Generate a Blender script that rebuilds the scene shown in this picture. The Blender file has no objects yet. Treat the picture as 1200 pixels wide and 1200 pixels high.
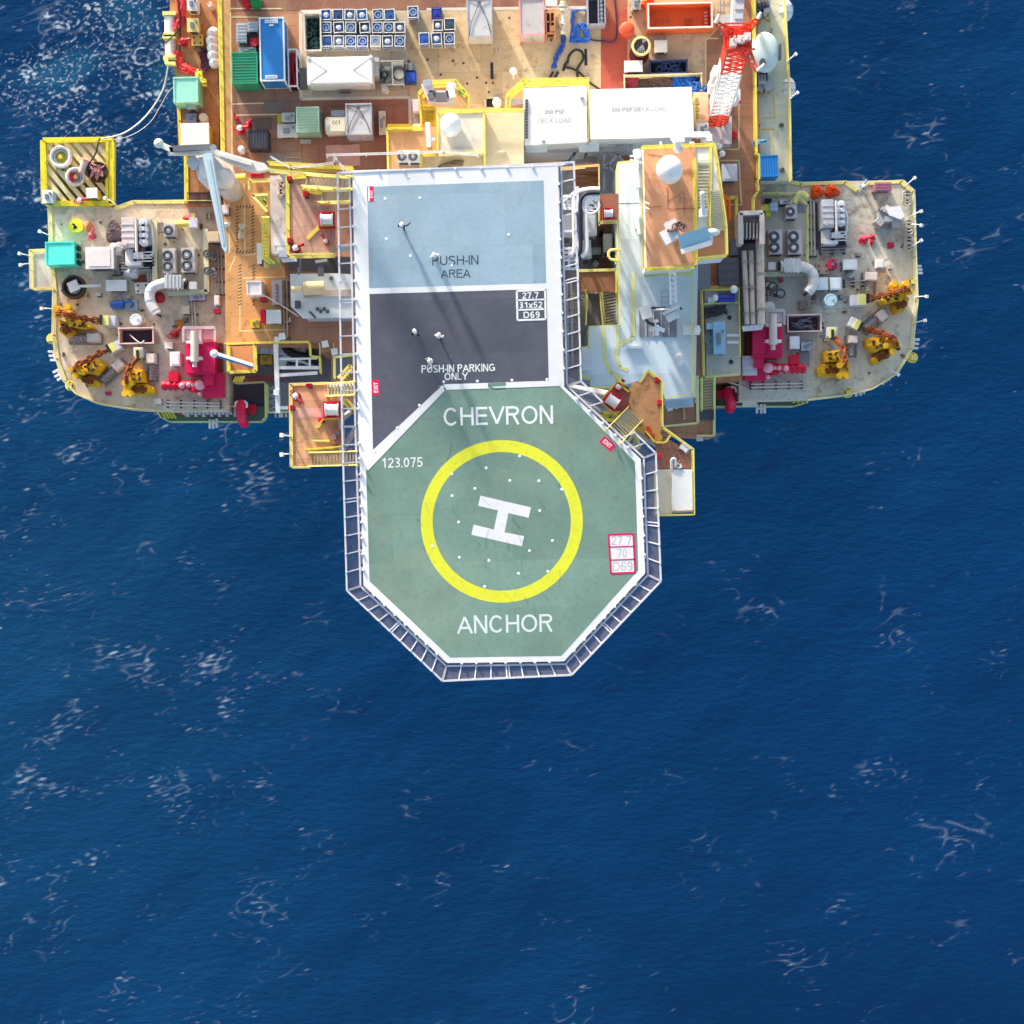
import bpy, math, random
import numpy as np
from mathutils import Vector, Matrix
R = random.Random(7)
scene = bpy.context.scene
COL = scene.collection
K = 0.000542          # metres per photo pixel per metre of distance
CAMZ = 180.0          # drone height above the sea
TILT = math.radians(1.3)
rad = math.radians
def S(z): return (CAMZ - z) * K
def P(x, y, z):
    s = S(z)
    return Vector(((x - 600) * s, (600 - y) * s, z))
# ------------------------------------------------------------ materials
GAIN = 1.12
def lin(h, g=GAIN):
    h = h.lstrip('#')
    out = []
    for i in (0, 2, 4):
        c = int(h[i:i+2], 16) / 255
        c = c / 12.92 if c <= 0.04045 else ((c + 0.055) / 1.055) ** 2.4
        out.append(min(c / g, 0.82))
    return tuple(out) + (1,)
MATS = {}
def node(nt, t, **kw):
    n = nt.nodes.new(t)
    for k, v in kw.items():
        if k in n.inputs: n.inputs[k].default_value = v
        else: setattr(n, k, v)
    return n
def mixc(nt, fac, a, b, mode='MIX'):
    m = nt.nodes.new('ShaderNodeMix'); m.data_type = 'RGBA'; m.blend_type = mode
    for s, v in ((m.inputs[0], fac), (m.inputs[6], a), (m.inputs[7], b)):
        if hasattr(v, 'is_output'): nt.links.new(v, s)
        else: s.default_value = v
    return m.outputs[2]
def ramp(nt, src, a, b, ca=(0, 0, 0, 1), cb=(1, 1, 1, 1)):
    r = nt.nodes.new('ShaderNodeValToRGB')
    r.color_ramp.elements[0].position = a; r.color_ramp.elements[0].color = ca
    r.color_ramp.elements[1].position = b; r.color_ramp.elements[1].color = cb
    nt.links.new(src, r.inputs[0]); return r.outputs[0]
def mat(h, rough=.55, metal=0., wear=.12, rust=0., seam=None, grime=.1, alpha=1., bump=.02, stain=0.):
    """painted steel: colour drift, grime blotches, rust blooms, plate seams"""
    key = (h, rough, metal, wear, rust, seam, grime, alpha, bump, stain)
    if key in MATS: return MATS[key]
    m = bpy.data.materials.new('paint_' + h); m.use_nodes = True
    nt = m.node_tree; b = nt.nodes['Principled BSDF']
    geo = nt.nodes.new('ShaderNodeNewGeometry')
    pos = geo.outputs['Position']
    n1 = node(nt, 'ShaderNodeTexNoise', Scale=.35, Detail=5., Roughness=.6)
    n2 = node(nt, 'ShaderNodeTexNoise', Scale=2.6, Detail=6., Roughness=.65)
    nt.links.new(pos, n1.inputs['Vector']); nt.links.new(pos, n2.inputs['Vector'])
    c = lin(h)
    w = wear
    col = mixc(nt, ramp(nt, n1.outputs[0], .3, .7), tuple(x * (1 - w) for x in c[:3]) + (1,), tuple(min(x * (1 + w), .85) for x in c[:3]) + (1,))
    g = mixc(nt, ramp(nt, n2.outputs[0], .52, .75), col, tuple(x * .55 for x in c[:3]) + (1,))
    col = mixc(nt, grime * 3 if grime * 3 < 1 else 1, col, g)
    if stain:
        n4 = node(nt, 'ShaderNodeTexNoise', Scale=.22, Detail=7., Roughness=.62, Distortion=.6); nt.links.new(pos, n4.inputs['Vector'])
        n5 = node(nt, 'ShaderNodeTexNoise', Scale=.5, Detail=9., Roughness=.7, Distortion=1.2); nt.links.new(pos, n5.inputs['Vector'])
        col = mixc(nt, ramp(nt, n4.outputs[0], .5, .68, (0, 0, 0, 1), (stain, stain, stain, 1)), col, (.55, .36, .17, 1))
        col = mixc(nt, ramp(nt, n5.outputs[0], .54, .66, (0, 0, 0, 1), (stain*.8, stain*.8, stain*.8, 1)), col, (.3, .29, .28, 1))
    if seam:
        br = node(nt, 'ShaderNodeTexBrick', Scale=1.)
        br.inputs['Mortar Size'].default_value = seam[2]; br.inputs['Brick Width'].default_value = seam[0]
        br.inputs['Row Height'].default_value = seam[1]; br.inputs['Mortar Smooth'].default_value = .3
        mp = node(nt, 'ShaderNodeMapping'); mp.inputs['Rotation'].default_value = (0, 0, -TILT)
        nt.links.new(pos, mp.inputs[0]); nt.links.new(mp.outputs[0], br.inputs['Vector'])
        br.inputs['Color1'].default_value = (.88, .88, .88, 1); br.inputs['Color2'].default_value = (1.06, 1.05, 1.04, 1)
        br.inputs['Mortar'].default_value = (.62, .6, .58, 1)
        col = mixc(nt, 1., col, br.outputs[0], 'MULTIPLY')
    if rust:
        n3 = node(nt, 'ShaderNodeTexNoise', Scale=.8, Detail=8., Roughness=.7)
        nt.links.new(pos, n3.inputs['Vector'])
        rc = ramp(nt, n3.outputs[0], .56 - rust * .12, .78 - rust * .1)
        col = mixc(nt, rc, col, (.22, .09, .035, 1))
    nt.links.new(col, b.inputs['Base Color'])
    b.inputs['Roughness'].default_value = rough; b.inputs['Metallic'].default_value = metal
    b.inputs['Specular IOR Level'].default_value = .35
    if bump:
        bp = node(nt, 'ShaderNodeBump', Strength=.35, Distance=bump)
        nt.links.new(n2.outputs[0], bp.inputs['Height']); nt.links.new(bp.outputs[0], b.inputs['Normal'])
    if alpha < 1: b.inputs['Alpha'].default_value = alpha
    MATS[key] = m
    return m
# ------------------------------------------------------------ mesh building
def catmull(pts, k=6):
    pts = [Vector(p) for p in pts]
    if len(pts) < 3: return pts
    q = [pts[0]] + pts + [pts[-1]]
    out = []
    for i in range(1, len(q) - 2):
        for j in range(k):
            t = j / k; a, b, c, d = q[i-1], q[i], q[i+1], q[i+2]
            out.append(.5 * ((2*b) + (c - a)*t + (2*a - 5*b + 4*c - d)*t*t + (3*b - a - 3*c + d)*t**3))
    out.append(pts[-1]); return out
class M:
    def __init__(s, o=(0, 0, 0)):
        s.v = []; s.f = []; s.o = Vector(o)
    def add(s, vs, fs):
        b = len(s.v); s.v += [Vector(v) - s.o for v in vs]; s.f += [[i + b for i in f] for f in fs]
        return s
    def box(s, x0, y0, z0, x1, y1, z1):
        x0, x1 = min(x0, x1), max(x0, x1); y0, y1 = min(y0, y1), max(y0, y1); z0, z1 = min(z0, z1), max(z0, z1)
        return s.add([(x0,y0,z0),(x1,y0,z0),(x1,y1,z0),(x0,y1,z0),(x0,y0,z1),(x1,y0,z1),(x1,y1,z1),(x0,y1,z1)],
              [(3,2,1,0),(4,5,6,7),(0,1,5,4),(1,2,6,5),(2,3,7,6),(3,0,4,7)])
    def obox(s, c, d, rz=0., rx=0., ry=0.):
        T = Matrix.Translation(Vector(c)) @ Matrix.Rotation(rz, 4, 'Z') @ Matrix.Rotation(ry, 4, 'Y') @ Matrix.Rotation(rx, 4, 'X')
        x, y, z = d[0]/2, d[1]/2, d[2]/2
        return s.add([T @ Vector(v) for v in ((-x,-y,-z),(x,-y,-z),(x,y,-z),(-x,y,-z),(-x,-y,z),(x,-y,z),(x,y,z),(-x,y,z))],
              [(3,2,1,0),(4,5,6,7),(0,1,5,4),(1,2,6,5),(2,3,7,6),(3,0,4,7)])
    def beam(s, a, b, w, h=None):
        """square bar from a to b"""
        a = Vector(a); b = Vector(b); h = h or w; d = b - a
        if d.length < 1e-6: return s
        t = d.normalized(); up = Vector((0, 0, 1)) if abs(t.z) < .95 else Vector((1, 0, 0))
        n = t.cross(up).normalized() * w/2; u = n.cross(t).normalized() * h/2
        vs = [a-n-u, a+n-u, a+n+u, a-n+u, b-n-u, b+n-u, b+n+u, b-n+u]
        return s.add(vs, [(0,1,2,3),(7,6,5,4),(4,5,1,0),(5,6,2,1),(6,7,3,2),(7,4,0,3)])
    def prism(s, pts, z0, z1):
        pts = [Vector((p[0], p[1])) for p in pts]; n = len(pts)
        ar = sum(pts[i].x * pts[(i+1) % n].y - pts[(i+1) % n].x * pts[i].y for i in range(n))
        if ar < 0: pts.reverse()
        vs = [(p.x, p.y, z0) for p in pts] + [(p.x, p.y, z1) for p in pts]
        fs = [list(range(n - 1, -1, -1)), list(range(n, 2*n))] + [[i, (i+1) % n, n + (i+1) % n, n + i] for i in range(n)]
        return s.add(vs, fs)
    def pp(s, px, z1, h):
        """prism whose top outline is given in photo pixels at height z1"""
        return s.prism([P(x, y, z1) for x, y in px], z1 - h, z1)
    def sheet(s, px, z):
        pts = [P(x, y, z) for x, y in px]; n = len(pts)
        ar = sum(pts[i].x * pts[(i+1) % n].y - pts[(i+1) % n].x * pts[i].y for i in range(n))
        if ar < 0: pts.reverse()
        return s.add(pts, [list(range(n))])
    def line(s, px, z, w, h=.012, closed=False):
        """flat painted stripe along pixel points"""
        pts = [P(x, y, z) for x, y in px]
        if closed: pts.append(pts[0])
        for a, b in zip(pts, pts[1:]): s.beam(a, b, w, h)
        return s
    def cyl(s, a, b, r, r2=None, n=12, cap=True):
        return s.tube([a, b], r, n, r2 if r2 is not None else r, cap)
    def tube(s, pts, r, n=6, r2=None, cap=True):
        pts = [Vector(p) for p in pts]; k = len(pts); vs = []; fs = []
        r2 = r if r2 is None else r2; u = None
        for i, p in enumerate(pts):
            t = (pts[min(i+1, k-1)] - pts[max(i-1, 0)])
            t = t.normalized() if t.length > 1e-9 else Vector((0, 0, 1))
            if u is None:
                up = Vector((0, 0, 1)) if abs(t.z) < .9 else Vector((1, 0, 0)); u = t.cross(up).normalized()
            else:
                u = (u - t * u.dot(t)); u = u.normalized() if u.length > 1e-6 else t.orthogonal().normalized()
            w = t.cross(u); rr = r + (r2 - r) * i / max(k-1, 1)
            vs += [p + (u * math.cos(2*math.pi*j/n) + w * math.sin(2*math.pi*j/n)) * rr for j in range(n)]
        for i in range(k-1):
            for j in range(n):
                fs.append((i*n+j, i*n+(j+1) % n, (i+1)*n+(j+1) % n, (i+1)*n+j))
        if cap: fs += [list(range(n-1, -1, -1)), list(range((k-1)*n, k*n))]
        return s.add(vs, fs)
    def ball(s, c, r, sx=1, sy=1, sz=1, n=16, m=8, half=False, jit=0, rnd=None):
        vs = []; fs = []; c = Vector(c)
        lo = 0 if half else -90
        for i in range(m + 1):
            a = rad(lo + (90 - lo) * i / m)
            for j in range(n):
                b = 2*math.pi*j/n; q = r * (1 + (rnd.uniform(-jit, jit) if jit else 0))
                vs.append(c + Vector((math.cos(a)*math.cos(b)*q*sx, math.cos(a)*math.sin(b)*q*sy, math.sin(a)*q*sz)))
        for i in range(m):
            for j in range(n): fs.append((i*n+j, i*n+(j+1) % n, (i+1)*n+(j+1) % n, (i+1)*n+j))
        if half: fs.append(list(range(n-1, -1, -1)))
        return s.add(vs, fs)
    def tor(s, c, R_, r, n=24, m=8, sz=1., rot=None):
        vs = []; fs = []; c = Vector(c)
        for i in range(n):
            a = 2*math.pi*i/n
            for j in range(m):
                b = 2*math.pi*j/m
                p = Vector(((R_ + r*math.cos(b))*math.cos(a), (R_ + r*math.cos(b))*math.sin(a), r*sz*math.sin(b)))
                vs.append(c + (rot @ p if rot else p))
        for i in range(n):
            for j in range(m): fs.append((i*m+j, ((i+1) % n)*m+j, ((i+1) % n)*m+(j+1) % m, i*m+(j+1) % m))
        return s.add(vs, fs)
def make(name, m, material, parent=None, smooth=False):
    me = bpy.data.meshes.new(name); me.from_pydata([tuple(v) for v in m.v], [], m.f); me.update()
    if smooth:
        me.polygons.foreach_set('use_smooth', [True]*len(me.polygons))
        try: me.set_sharp_from_angle(angle=rad(40))
        except Exception: pass
    me.materials.append(material)
    o = bpy.data.objects.new(name, me); COL.objects.link(o)
    if parent: o.parent = parent
    return o
def tag(o, label, cat, group=None):
    o['label'] = label; o['category'] = cat
    if group: o['group'] = group
    return o
SPLIT = {'flange', 'yellow_bar', 'slot', 'lug', 'bolt', 'antenna_post', 'valve_cap', 'saddle', 'white_bar', 'plug', 'bollard', 'pale_plate', 'white_plate', 'red_pipe', 'sheave', 'support', 'fittings'}
class T:
    """a thing: Empty at its base; parts are children in local metres"""
    def __init__(s, name, label, cat, loc, rot=0., group=None):
        s.o = bpy.data.objects.new(name, None); COL.objects.link(s.o); s.o.empty_display_size = .3
        s.loc = Vector(loc); s.o.location = s.loc; s.o.rotation_euler = (0, 0, rot); tag(s.o, label, cat, group)
    def m(s): return M(s.loc)       # builder taking world coordinates (unrotated things only)
    def part(s, name, m, material, under=None, smooth=False, label=None):
        if name in SPLIT:
            par = list(range(len(m.v)))
            def find(i):
                while par[i] != i: par[i] = par[par[i]]; i = par[i]
                return i
            for f in m.f:
                for i in f[1:]: par[find(i)] = find(f[0])
            groups = {}
            for f in m.f: groups.setdefault(find(f[0]), []).append(f)
            for fs in groups.values():
                ids = sorted({i for f in fs for i in f}); mp = {i: k for k, i in enumerate(ids)}; q = M(); q.v = [m.v[i] for i in ids]; q.f = [[mp[i] for i in f] for f in fs]; o = make(name, q, material, under or s.o, smooth)
            return o
        o = make(name, m, material, under or s.o, smooth)
        if label: o['label'] = label
        return o
def solo(name, label, cat, m, material, loc=(0, 0, 0), rot=0., group=None, smooth=False):
    o = make(name, m, material, None, smooth); o.location = loc; o.rotation_euler = (0, 0, rot)
    return tag(o, label, cat, group)
def structure(name, m, material, parent=None):
    o = make(name, m, material, parent)
    if not parent: o['kind'] = 'structure'
    return o
def copy_thing(root, loc, rot, label, group=None):
    r = root.copy(); COL.objects.link(r); r.location = loc; r.rotation_euler = (0, 0, rot); r['label'] = label
    if group: r['group'] = group
    for ch in list(root.children):
        c = ch.copy(); COL.objects.link(c); c.parent = r
        for g in list(ch.children):
            d = g.copy(); COL.objects.link(d); d.parent = c
    return r
def _arc(cx, cy, rx, ry, a0, a1, n=12): return [(cx+rx*math.cos(rad(a0+(a1-a0)*i/n)), cy+ry*math.sin(rad(a0+(a1-a0)*i/n))) for i in range(n+1)]
def glyph(ch, b):
    """sign-painter block letters, cap height 1: (advance width, strokes); b = stroke width"""
    h = b/2; t = 1-h; w = {'A':.92,'C':.94,'D':.88,'E':.76,'F':.72,'G':1.,'H':.86,'I':b,'K':.86,'L':.7,'N':.86,'O':1.04,'P':.8,'R':.86,'S':.84,'T':.84,'U':.86,'V':.92,'X':.86,'Y':.9,'x':.58,'-':.32,'.':b,' ':.3}.get(ch, .64)
    r = w-h
    S_ = {'A':[[(0,0),(w/2,t)],[(w,0),(w/2,t)],[(.2*w,.32),(.8*w,.32)]], 'C':[_arc(w/2,.5,w/2-h,.5-h,40,320,22)], 'D':[[(h,h),(h,t)],[(h,t),(.4,t)]+_arc(.42,.5,r-.42,.5-h,90,-90,14)+[(h,h)]],
     'E':[[(h,0),(h,1)],[(h,t),(w,t)],[(h,.52),(w*.94,.52)],[(h,h),(w,h)]], 'F':[[(h,0),(h,1)],[(h,t),(w,t)],[(h,.5),(w*.9,.5)]], 'G':[_arc(w/2,.5,w/2-h,.5-h,42,340,22)+[(r,.46)],[(w,.46),(.56*w,.46)],[(r,.46),(r,.1)]],
     'H':[[(h,0),(h,1)],[(r,0),(r,1)],[(h,.52),(r,.52)]], 'I':[[(h,0),(h,1)]], 'K':[[(h,0),(h,1)],[(h,.34),(r,1)],[(.34*w,.55),(r,0)]], 'L':[[(h,0),(h,1)],[(h,h),(w,h)]], 'N':[[(h,0),(h,1)],[(h,1),(r,0)],[(r,0),(r,1)]],
     'O':[_arc(w/2,.5,w/2-h,.5-h,0,360,30)], 'P':[[(h,0),(h,1)],[(h,t),(.5,t)]+_arc(.5,.72,r-.5,.28-h,90,-90,10)+[(h,.44+h)]], 'R':[[(h,0),(h,1)],[(h,t),(.5,t)]+_arc(.52,.74,r-.54,.26-h,90,-90,10)+[(h,.48+h)],[(.48,.5),(r,0)]],
     'S':[_arc(w/2,.74,w/2-h,.26-h,25,270,12)+_arc(w/2,.26,w/2-h,.26-h+.02,90,-155,12)], 'T':[[(0,t),(w,t)],[(w/2,0),(w/2,t)]], 'U':[[(h,1),(h,.34)]+_arc(w/2,.34,w/2-h,.34-h,180,360,14)+[(r,1)]], 'V':[[(0,1),(w/2,h)],[(w,1),(w/2,h)]], 'X':[[(0,1),(w,0)],[(0,0),(w,1)]], 'Y':[[(0,1),(w/2,.46)],[(w,1),(w/2,.46)],[(w/2,0),(w/2,.46)]],
     'x':[[(0,.72),(w,0)],[(0,0),(w,.72)]], '-':[[(0,.38),(w,.38)]], '.':[[(h,0),(h,b)]], ' ':[],
     '0':[_arc(w/2,.5,w/2-h,.5-h,0,360,26)], '1':[[(.42,0),(.42,1)],[(.42,1-h),(.12,.72)]], '2':[_arc(w/2,.7,w/2-h,.3-h,170,-35,12)+[(h,h)],[(0,h),(w,h)]], '3':[_arc(w/2,.75,w/2-h-.02,.25-h,150,-90,12)+_arc(w/2,.27,w/2-h,.27-h,90,-150,12)],
     '5':[[(w*.95,t),(.16,t),(.1,.5)]+_arc(w/2-.02,.33,w/2-h+.02,.33-h,125,-150,14)], '6':[_arc(w/2,.31,w/2-h,.31-h,0,360,22),[(h,.34)]+_arc(w/2+.02,.55,w/2-h+.02,.45-h,180,50,10)], '7':[[(0,t),(r,t),(.24,0)]], '8':[_arc(w/2,.74,w/2-h-.02,.26-h,0,360,18),_arc(w/2,.27,w/2-h,.27-h,0,360,18)],
     '9':[_arc(w/2,.69,w/2-h,.31-h,0,360,22),[(r,.66)]+_arc(w/2-.02,.45,w/2-h+.02,.45-h,0,-130,10)]}
    return w, S_[ch]
def lettering(s, cx, cy, wpx, z, material, parent, ploc, rot=TILT, bold=0., name='lettering', hpx=None):
    b = .12+bold*1.8; x = 0; strokes = []
    for ch in s:
        w, st = glyph(ch, b); strokes += [[(px+x, py) for px, py in q] for q in st]; x += w+(.15 if ch not in '-' else .1)
    x -= .15; kx = wpx*S(z)/x; ky = (hpx or wpx/x)*S(z); q = Matrix.Rotation(rot, 4, 'Z'); c = P(cx, cy, z)-Vector(ploc); m = M()
    for i, st in enumerate(strokes):
        pts = [Vector(((px-x/2)*kx, (py-.5)*ky)) for px, py in st]; n = len(pts); bw = b*(kx+ky)/4; cl = (pts[0]-pts[-1]).length < 1e-6; vs = []
        for k, p in enumerate(pts):
            a0 = pts[k-1] if k > 0 else (pts[-2] if cl else None); a1 = pts[k+1] if k < n-1 else (pts[1] if cl else None)
            d0 = (p-a0).normalized() if a0 is not None else (a1-p).normalized(); d1 = (a1-p).normalized() if a1 is not None else d0
            n0 = Vector((-d0.y, d0.x)); n1 = Vector((-d1.y, d1.x)); mm = (n0+n1).normalized(); L_ = bw/max(mm.dot(n0), .5)
            for sg in (1, -1): v = p+mm*L_*sg; vs.append(c+q @ Vector((v.x, v.y, .0003*i)))
        m.add(vs, [(2*k+1, 2*k+3, 2*k+2, 2*k) for k in range(n-1)])
    o = make(name, m, material, parent); return o
# common paints
WHITE = mat('fbfbfb', .45, wear=.04, grime=.05); WHITED = mat('eceaea', .5, wear=.08, grime=.12)
YEL = mat('fbe262', .45, wear=.08, rust=.05); YELP = mat('f8e68c', .5, wear=.1); GREY = mat('a9adb3', .5); LGREY = mat('cfd3d8', .5)
DGREY = mat('55565e', .6); BLACK = mat('25262c', .6); REDM = mat('d8123a', .4, wear=.1); MAG = mat('e01a58', .35, wear=.06, grime=.05)
ORG = mat('f0602c', .5); RUST = mat('8a4420', .85, wear=.25, rust=.5); STEEL = mat('8d939b', .4, .5)
CREAM = mat('f0e4c8', .5); YORG = mat('f4b81e', .5, wear=.18, rust=.3, grime=.2); LBLUE = mat('b9d6e6', .5, wear=.05)
BLUE = mat('2f62b8', .5); BROWNR = mat('a8705a', .75, wear=.15, grime=.15)
def rect(Rc, zb, h):
    """pixel rectangle of the TOP of something h tall standing on zb -> (loc, width, depth)"""
    x0, y0, x1, y1 = Rc; zt = zb + h; c = P((x0+x1)/2, (y0+y1)/2, zt)
    return Vector((c.x, c.y, zb)), abs(x1-x0)*S(zt), abs(y1-y0)*S(zt)
def container(name, label, Rc, zb, h=2.5, col='2a7cc4', frame=None, ribs='x', rot=TILT, group=None, slings=False, door='y', rusty=.1, cat='container', smoothroof=False):
    loc, w, d = rect(Rc, zb, h); t = T(name, label, cat, loc, rot, group)
    bm = mat(col, .5, wear=.08, rust=rusty); fm = mat(frame or col, .5, wear=.08, rust=rusty * .7)
    b = M(); b.box(-w/2+.08, -d/2+.08, .15, w/2-.08, d/2-.08, h-.06)
    if not smoothroof:
        n = max(4, int((d if ribs == 'x' else w) / .28))
        for i in range(n):
            f = (i + .5) / n
            if ribs == 'x': b.box(-w/2+.15, -d/2+.12+(d-.24)*f-.05, h-.06, w/2-.15, -d/2+.12+(d-.24)*f+.06, h-.015)
            else: b.box(-w/2+.12+(w-.24)*f-.05, -d/2+.15, h-.06, -w/2+.12+(w-.24)*f+.06, d/2-.15, h-.015)
    for sx in (-1, 1):
        n = int(d/.3)
        for i in range(n):
            y = -d/2+.15+(d-.3)*(i+.5)/n; b.box(sx*(w/2-.08), y-.06, .25, sx*(w/2-.04), y+.06, h-.2)
    n = int(w/.3)
    for i in range(n):
        x = -w/2+.15+(w-.3)*(i+.5)/n; b.box(x-.06, -d/2+.08, .25, x+.06, -d/2+.04, h-.2)
    t.part('body', b, bm)
    f = M()
    for sx in (-1, 1):
        for sy in (-1, 1):
            f.obox((sx*(w/2-.07), sy*(d/2-.07), h/2), (.14, .14, h-.02)); f.obox((sx*(w/2-.09), sy*(d/2-.09), h-.02), (.18, .18, .12))
        for z in (.1, h-.06): f.obox((sx*(w/2-.07), 0, z), (.14, d-.3, .14)); f.obox((0, sx*(d/2-.07), z), (w-.3, .14, .14))
    t.part('frame', f, fm)
    dr = M()
    for q in (-1, 1):
        if door == 'y':
            dr.obox((q*w/4, -d/2+.045, h/2), (w/2-.2, .05, h-.4)); dr.cyl((q*.25, -d/2, .3), (q*.25, -d/2, h-.3), .03, n=6)
        else:
            dr.obox((-w/2+.045, q*d/4, h/2), (.05, d/2-.2, h-.4)); dr.cyl((-w/2, q*.25, .3), (-w/2, q*.25, h-.3), .03, n=6)
    t.part('door', dr, bm)
    if slings:
        sl = M(); a = Vector((0, d*.35, h+.05))
        for sx in (-1, 1):
            sl.tube([(sx*(w/2-.15), -d/2+.15, h+.03), (sx*w*.3, -d*.1, h+.03), a], .035); sl.tube([(sx*(w/2-.15), d/2-.15, h+.03), (sx*w*.2, d*.42, h+.05), a], .035)
        sl.tor(a + Vector((0, 0, .05)), .15, .04, 10, 5); t.part('sling', sl, mat('55565e'))
    return t
def cabinet(name, label, Rc, zb, h=1.6, col='e8e6e6', lid=None, side=None, top='', rot=TILT, group=None, cat='cabinet', door='y'):
    loc, w, d = rect(Rc, zb, h); t = T(name, label, cat, loc, rot, group)
    b = M(); b.box(-w/2+.06, -d/2+.06, .12, w/2-.06, d/2-.06, h-.1); t.part('body', b, mat(side or col, .5, rust=.05))
    l = M(); l.box(-w/2, -d/2, h-.1, w/2, d/2, h)
    lm = mat(lid or col, .45, wear=.07)
    if 'r' in top:
        for i in range(3): y = d*(-.3+.3*i); l.box(-w/2+.08, y-.04, h, w/2-.08, y+.04, h+.04)
    if 'p' in top:   # second smaller plate on top of the lid
        l.box(-w/2+w*.12, -d/2+d*.12, h, w/2-w*.12, d/2-d*.12, h+.05)
    t.part('lid', l, lm)
    if 'h' in top:
        q = M()
        for sx in (-1, 1):
            for sy in (-1, 1): q.cyl((sx*w*.28, sy*d*.25, h-.01), (sx*w*.28, sy*d*.25, h+.03), .11, n=10)
        t.part('plug', q, DGREY)
    if 'f' in top:
        q = M(); r = min(w, d)*.3; q.tor((0, 0, h+.04), r, .07, 18, 6); q.cyl((0, 0, h), (0, 0, h+.08), r*.4, n=10)
        for k in range(4): a = k*math.pi/4; q.beam((-r*math.cos(a), -r*math.sin(a), h+.05), (r*math.cos(a), r*math.sin(a), h+.05), .04)
        t.part('fan_guard', q, DGREY)
    if 'k' in top:
        q = M(); q.box(-w*.2, -d*.2, h, w*.1, d*.15, h+.25); q.cyl((w*.28, d*.2, h), (w*.28, d*.2, h+.3), .12, n=8); t.part('fitting', q, STEEL)
    v = M()
    for k in range(4):
        z = h*.35+k*h*.12
        if door == 'y': v.box(-w*.3, -d/2+.02, z, w*.3, -d/2+.06, z+h*.05)
        else: v.box(w/2-.06, -d*.3, z, w/2-.02, d*.3, z+h*.05)
    t.part('vent', v, DGREY)
    s = M()
    for sy in (-1, 1): s.box(-w/2+.02, sy*d*.35-.08, 0, w/2-.02, sy*d*.35+.08, .12)
    t.part('skid', s, DGREY); return t
def skip(name, label, Rc, zb, h=1.4, col='d9b3a8', inside='5a4048', fill='dark', rot=TILT, rim=None, cat='skip', group=None):
    loc, w, d = rect(Rc, zb, h); t = T(name, label, cat, loc, rot, group); k = .07; rr = random.Random(len(label)*7)
    b = M(); b.box(-w/2+k, -d/2+k, 0, w/2-k, d/2-k, .12)
    for s in (-1, 1): b.box(s*(w/2-k), -d/2+k, .12, s*(w/2-2*k), d/2-k, h-.08); b.box(-w/2+2*k, s*(d/2-k), .12, w/2-2*k, s*(d/2-2*k), h-.08)
    for s in (-1, 1):
        for i in range(4): x = -w/2+w*(i+.5)/4; b.box(x-.05, s*(d/2-k), .1, x+.05, s*(d/2-.01), h-.1)
    t.part('body', b, mat(col, .6, rust=.15))
    r = M()
    for s in (-1, 1): r.box(s*w/2, -d/2, h-.08, s*(w/2-.11), d/2, h+.02); r.box(-w/2+.11, s*d/2, h-.08, w/2-.11, s*(d/2-.11), h+.02)
    for sx in (-1, 1):
        for sy in (-1, 1): r.tor((sx*(w/2-.08), sy*(d/2-.08), h+.08), .09, .03, 8, 5)
    t.part('rim', r, mat(rim or col, .55))
    if fill == 'dark':
        q = M(); q.box(-w/2+.2, -d/2+.2, .12, w/2-.2, d/2-.2, .3); t.part('liner', q, mat(inside, .8))
    elif fill == 'bars':
        q = M()
        for i in range(18): 
            x = rr.uniform(-w*.36, w*.1); y = rr.uniform(-d*.32, d*.32); z = rr.uniform(.3, h*.75)
            q.tube(catmull([(x, y, z), (x+w*.15, y+rr.uniform(-.25, .25), z+.1), (x+w*.3, max(-d*.4, min(d*.4, y+rr.uniform(-.5, .5))), z)], 4), .05, 5)
        t.part('scrap_pipes', q, mat('8a8494', .5)); q = M(); q.box(-w/2+.2, -d/2+.2, .12, w/2-.2, d/2-.2, .25); t.part('liner', q, mat(inside, .8))
    elif fill == 'net':
        q = M()
        for i in range(26):
            x = rr.uniform(-w*.3, w*.3); y = rr.uniform(-d*.38, d*.38); q.tor((x, y, rr.uniform(.3, h*.8)), rr.uniform(.15, min(w, d)*.24), .035, 14, 5)
        t.part('coiled_wires', q, mat(inside, .7)); q = M(); q.box(-w/2+.2, -d/2+.2, .12, w/2-.2, d/2-.2, .25); t.part('liner', q, mat('232a2c', .8))
    return t
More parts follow.
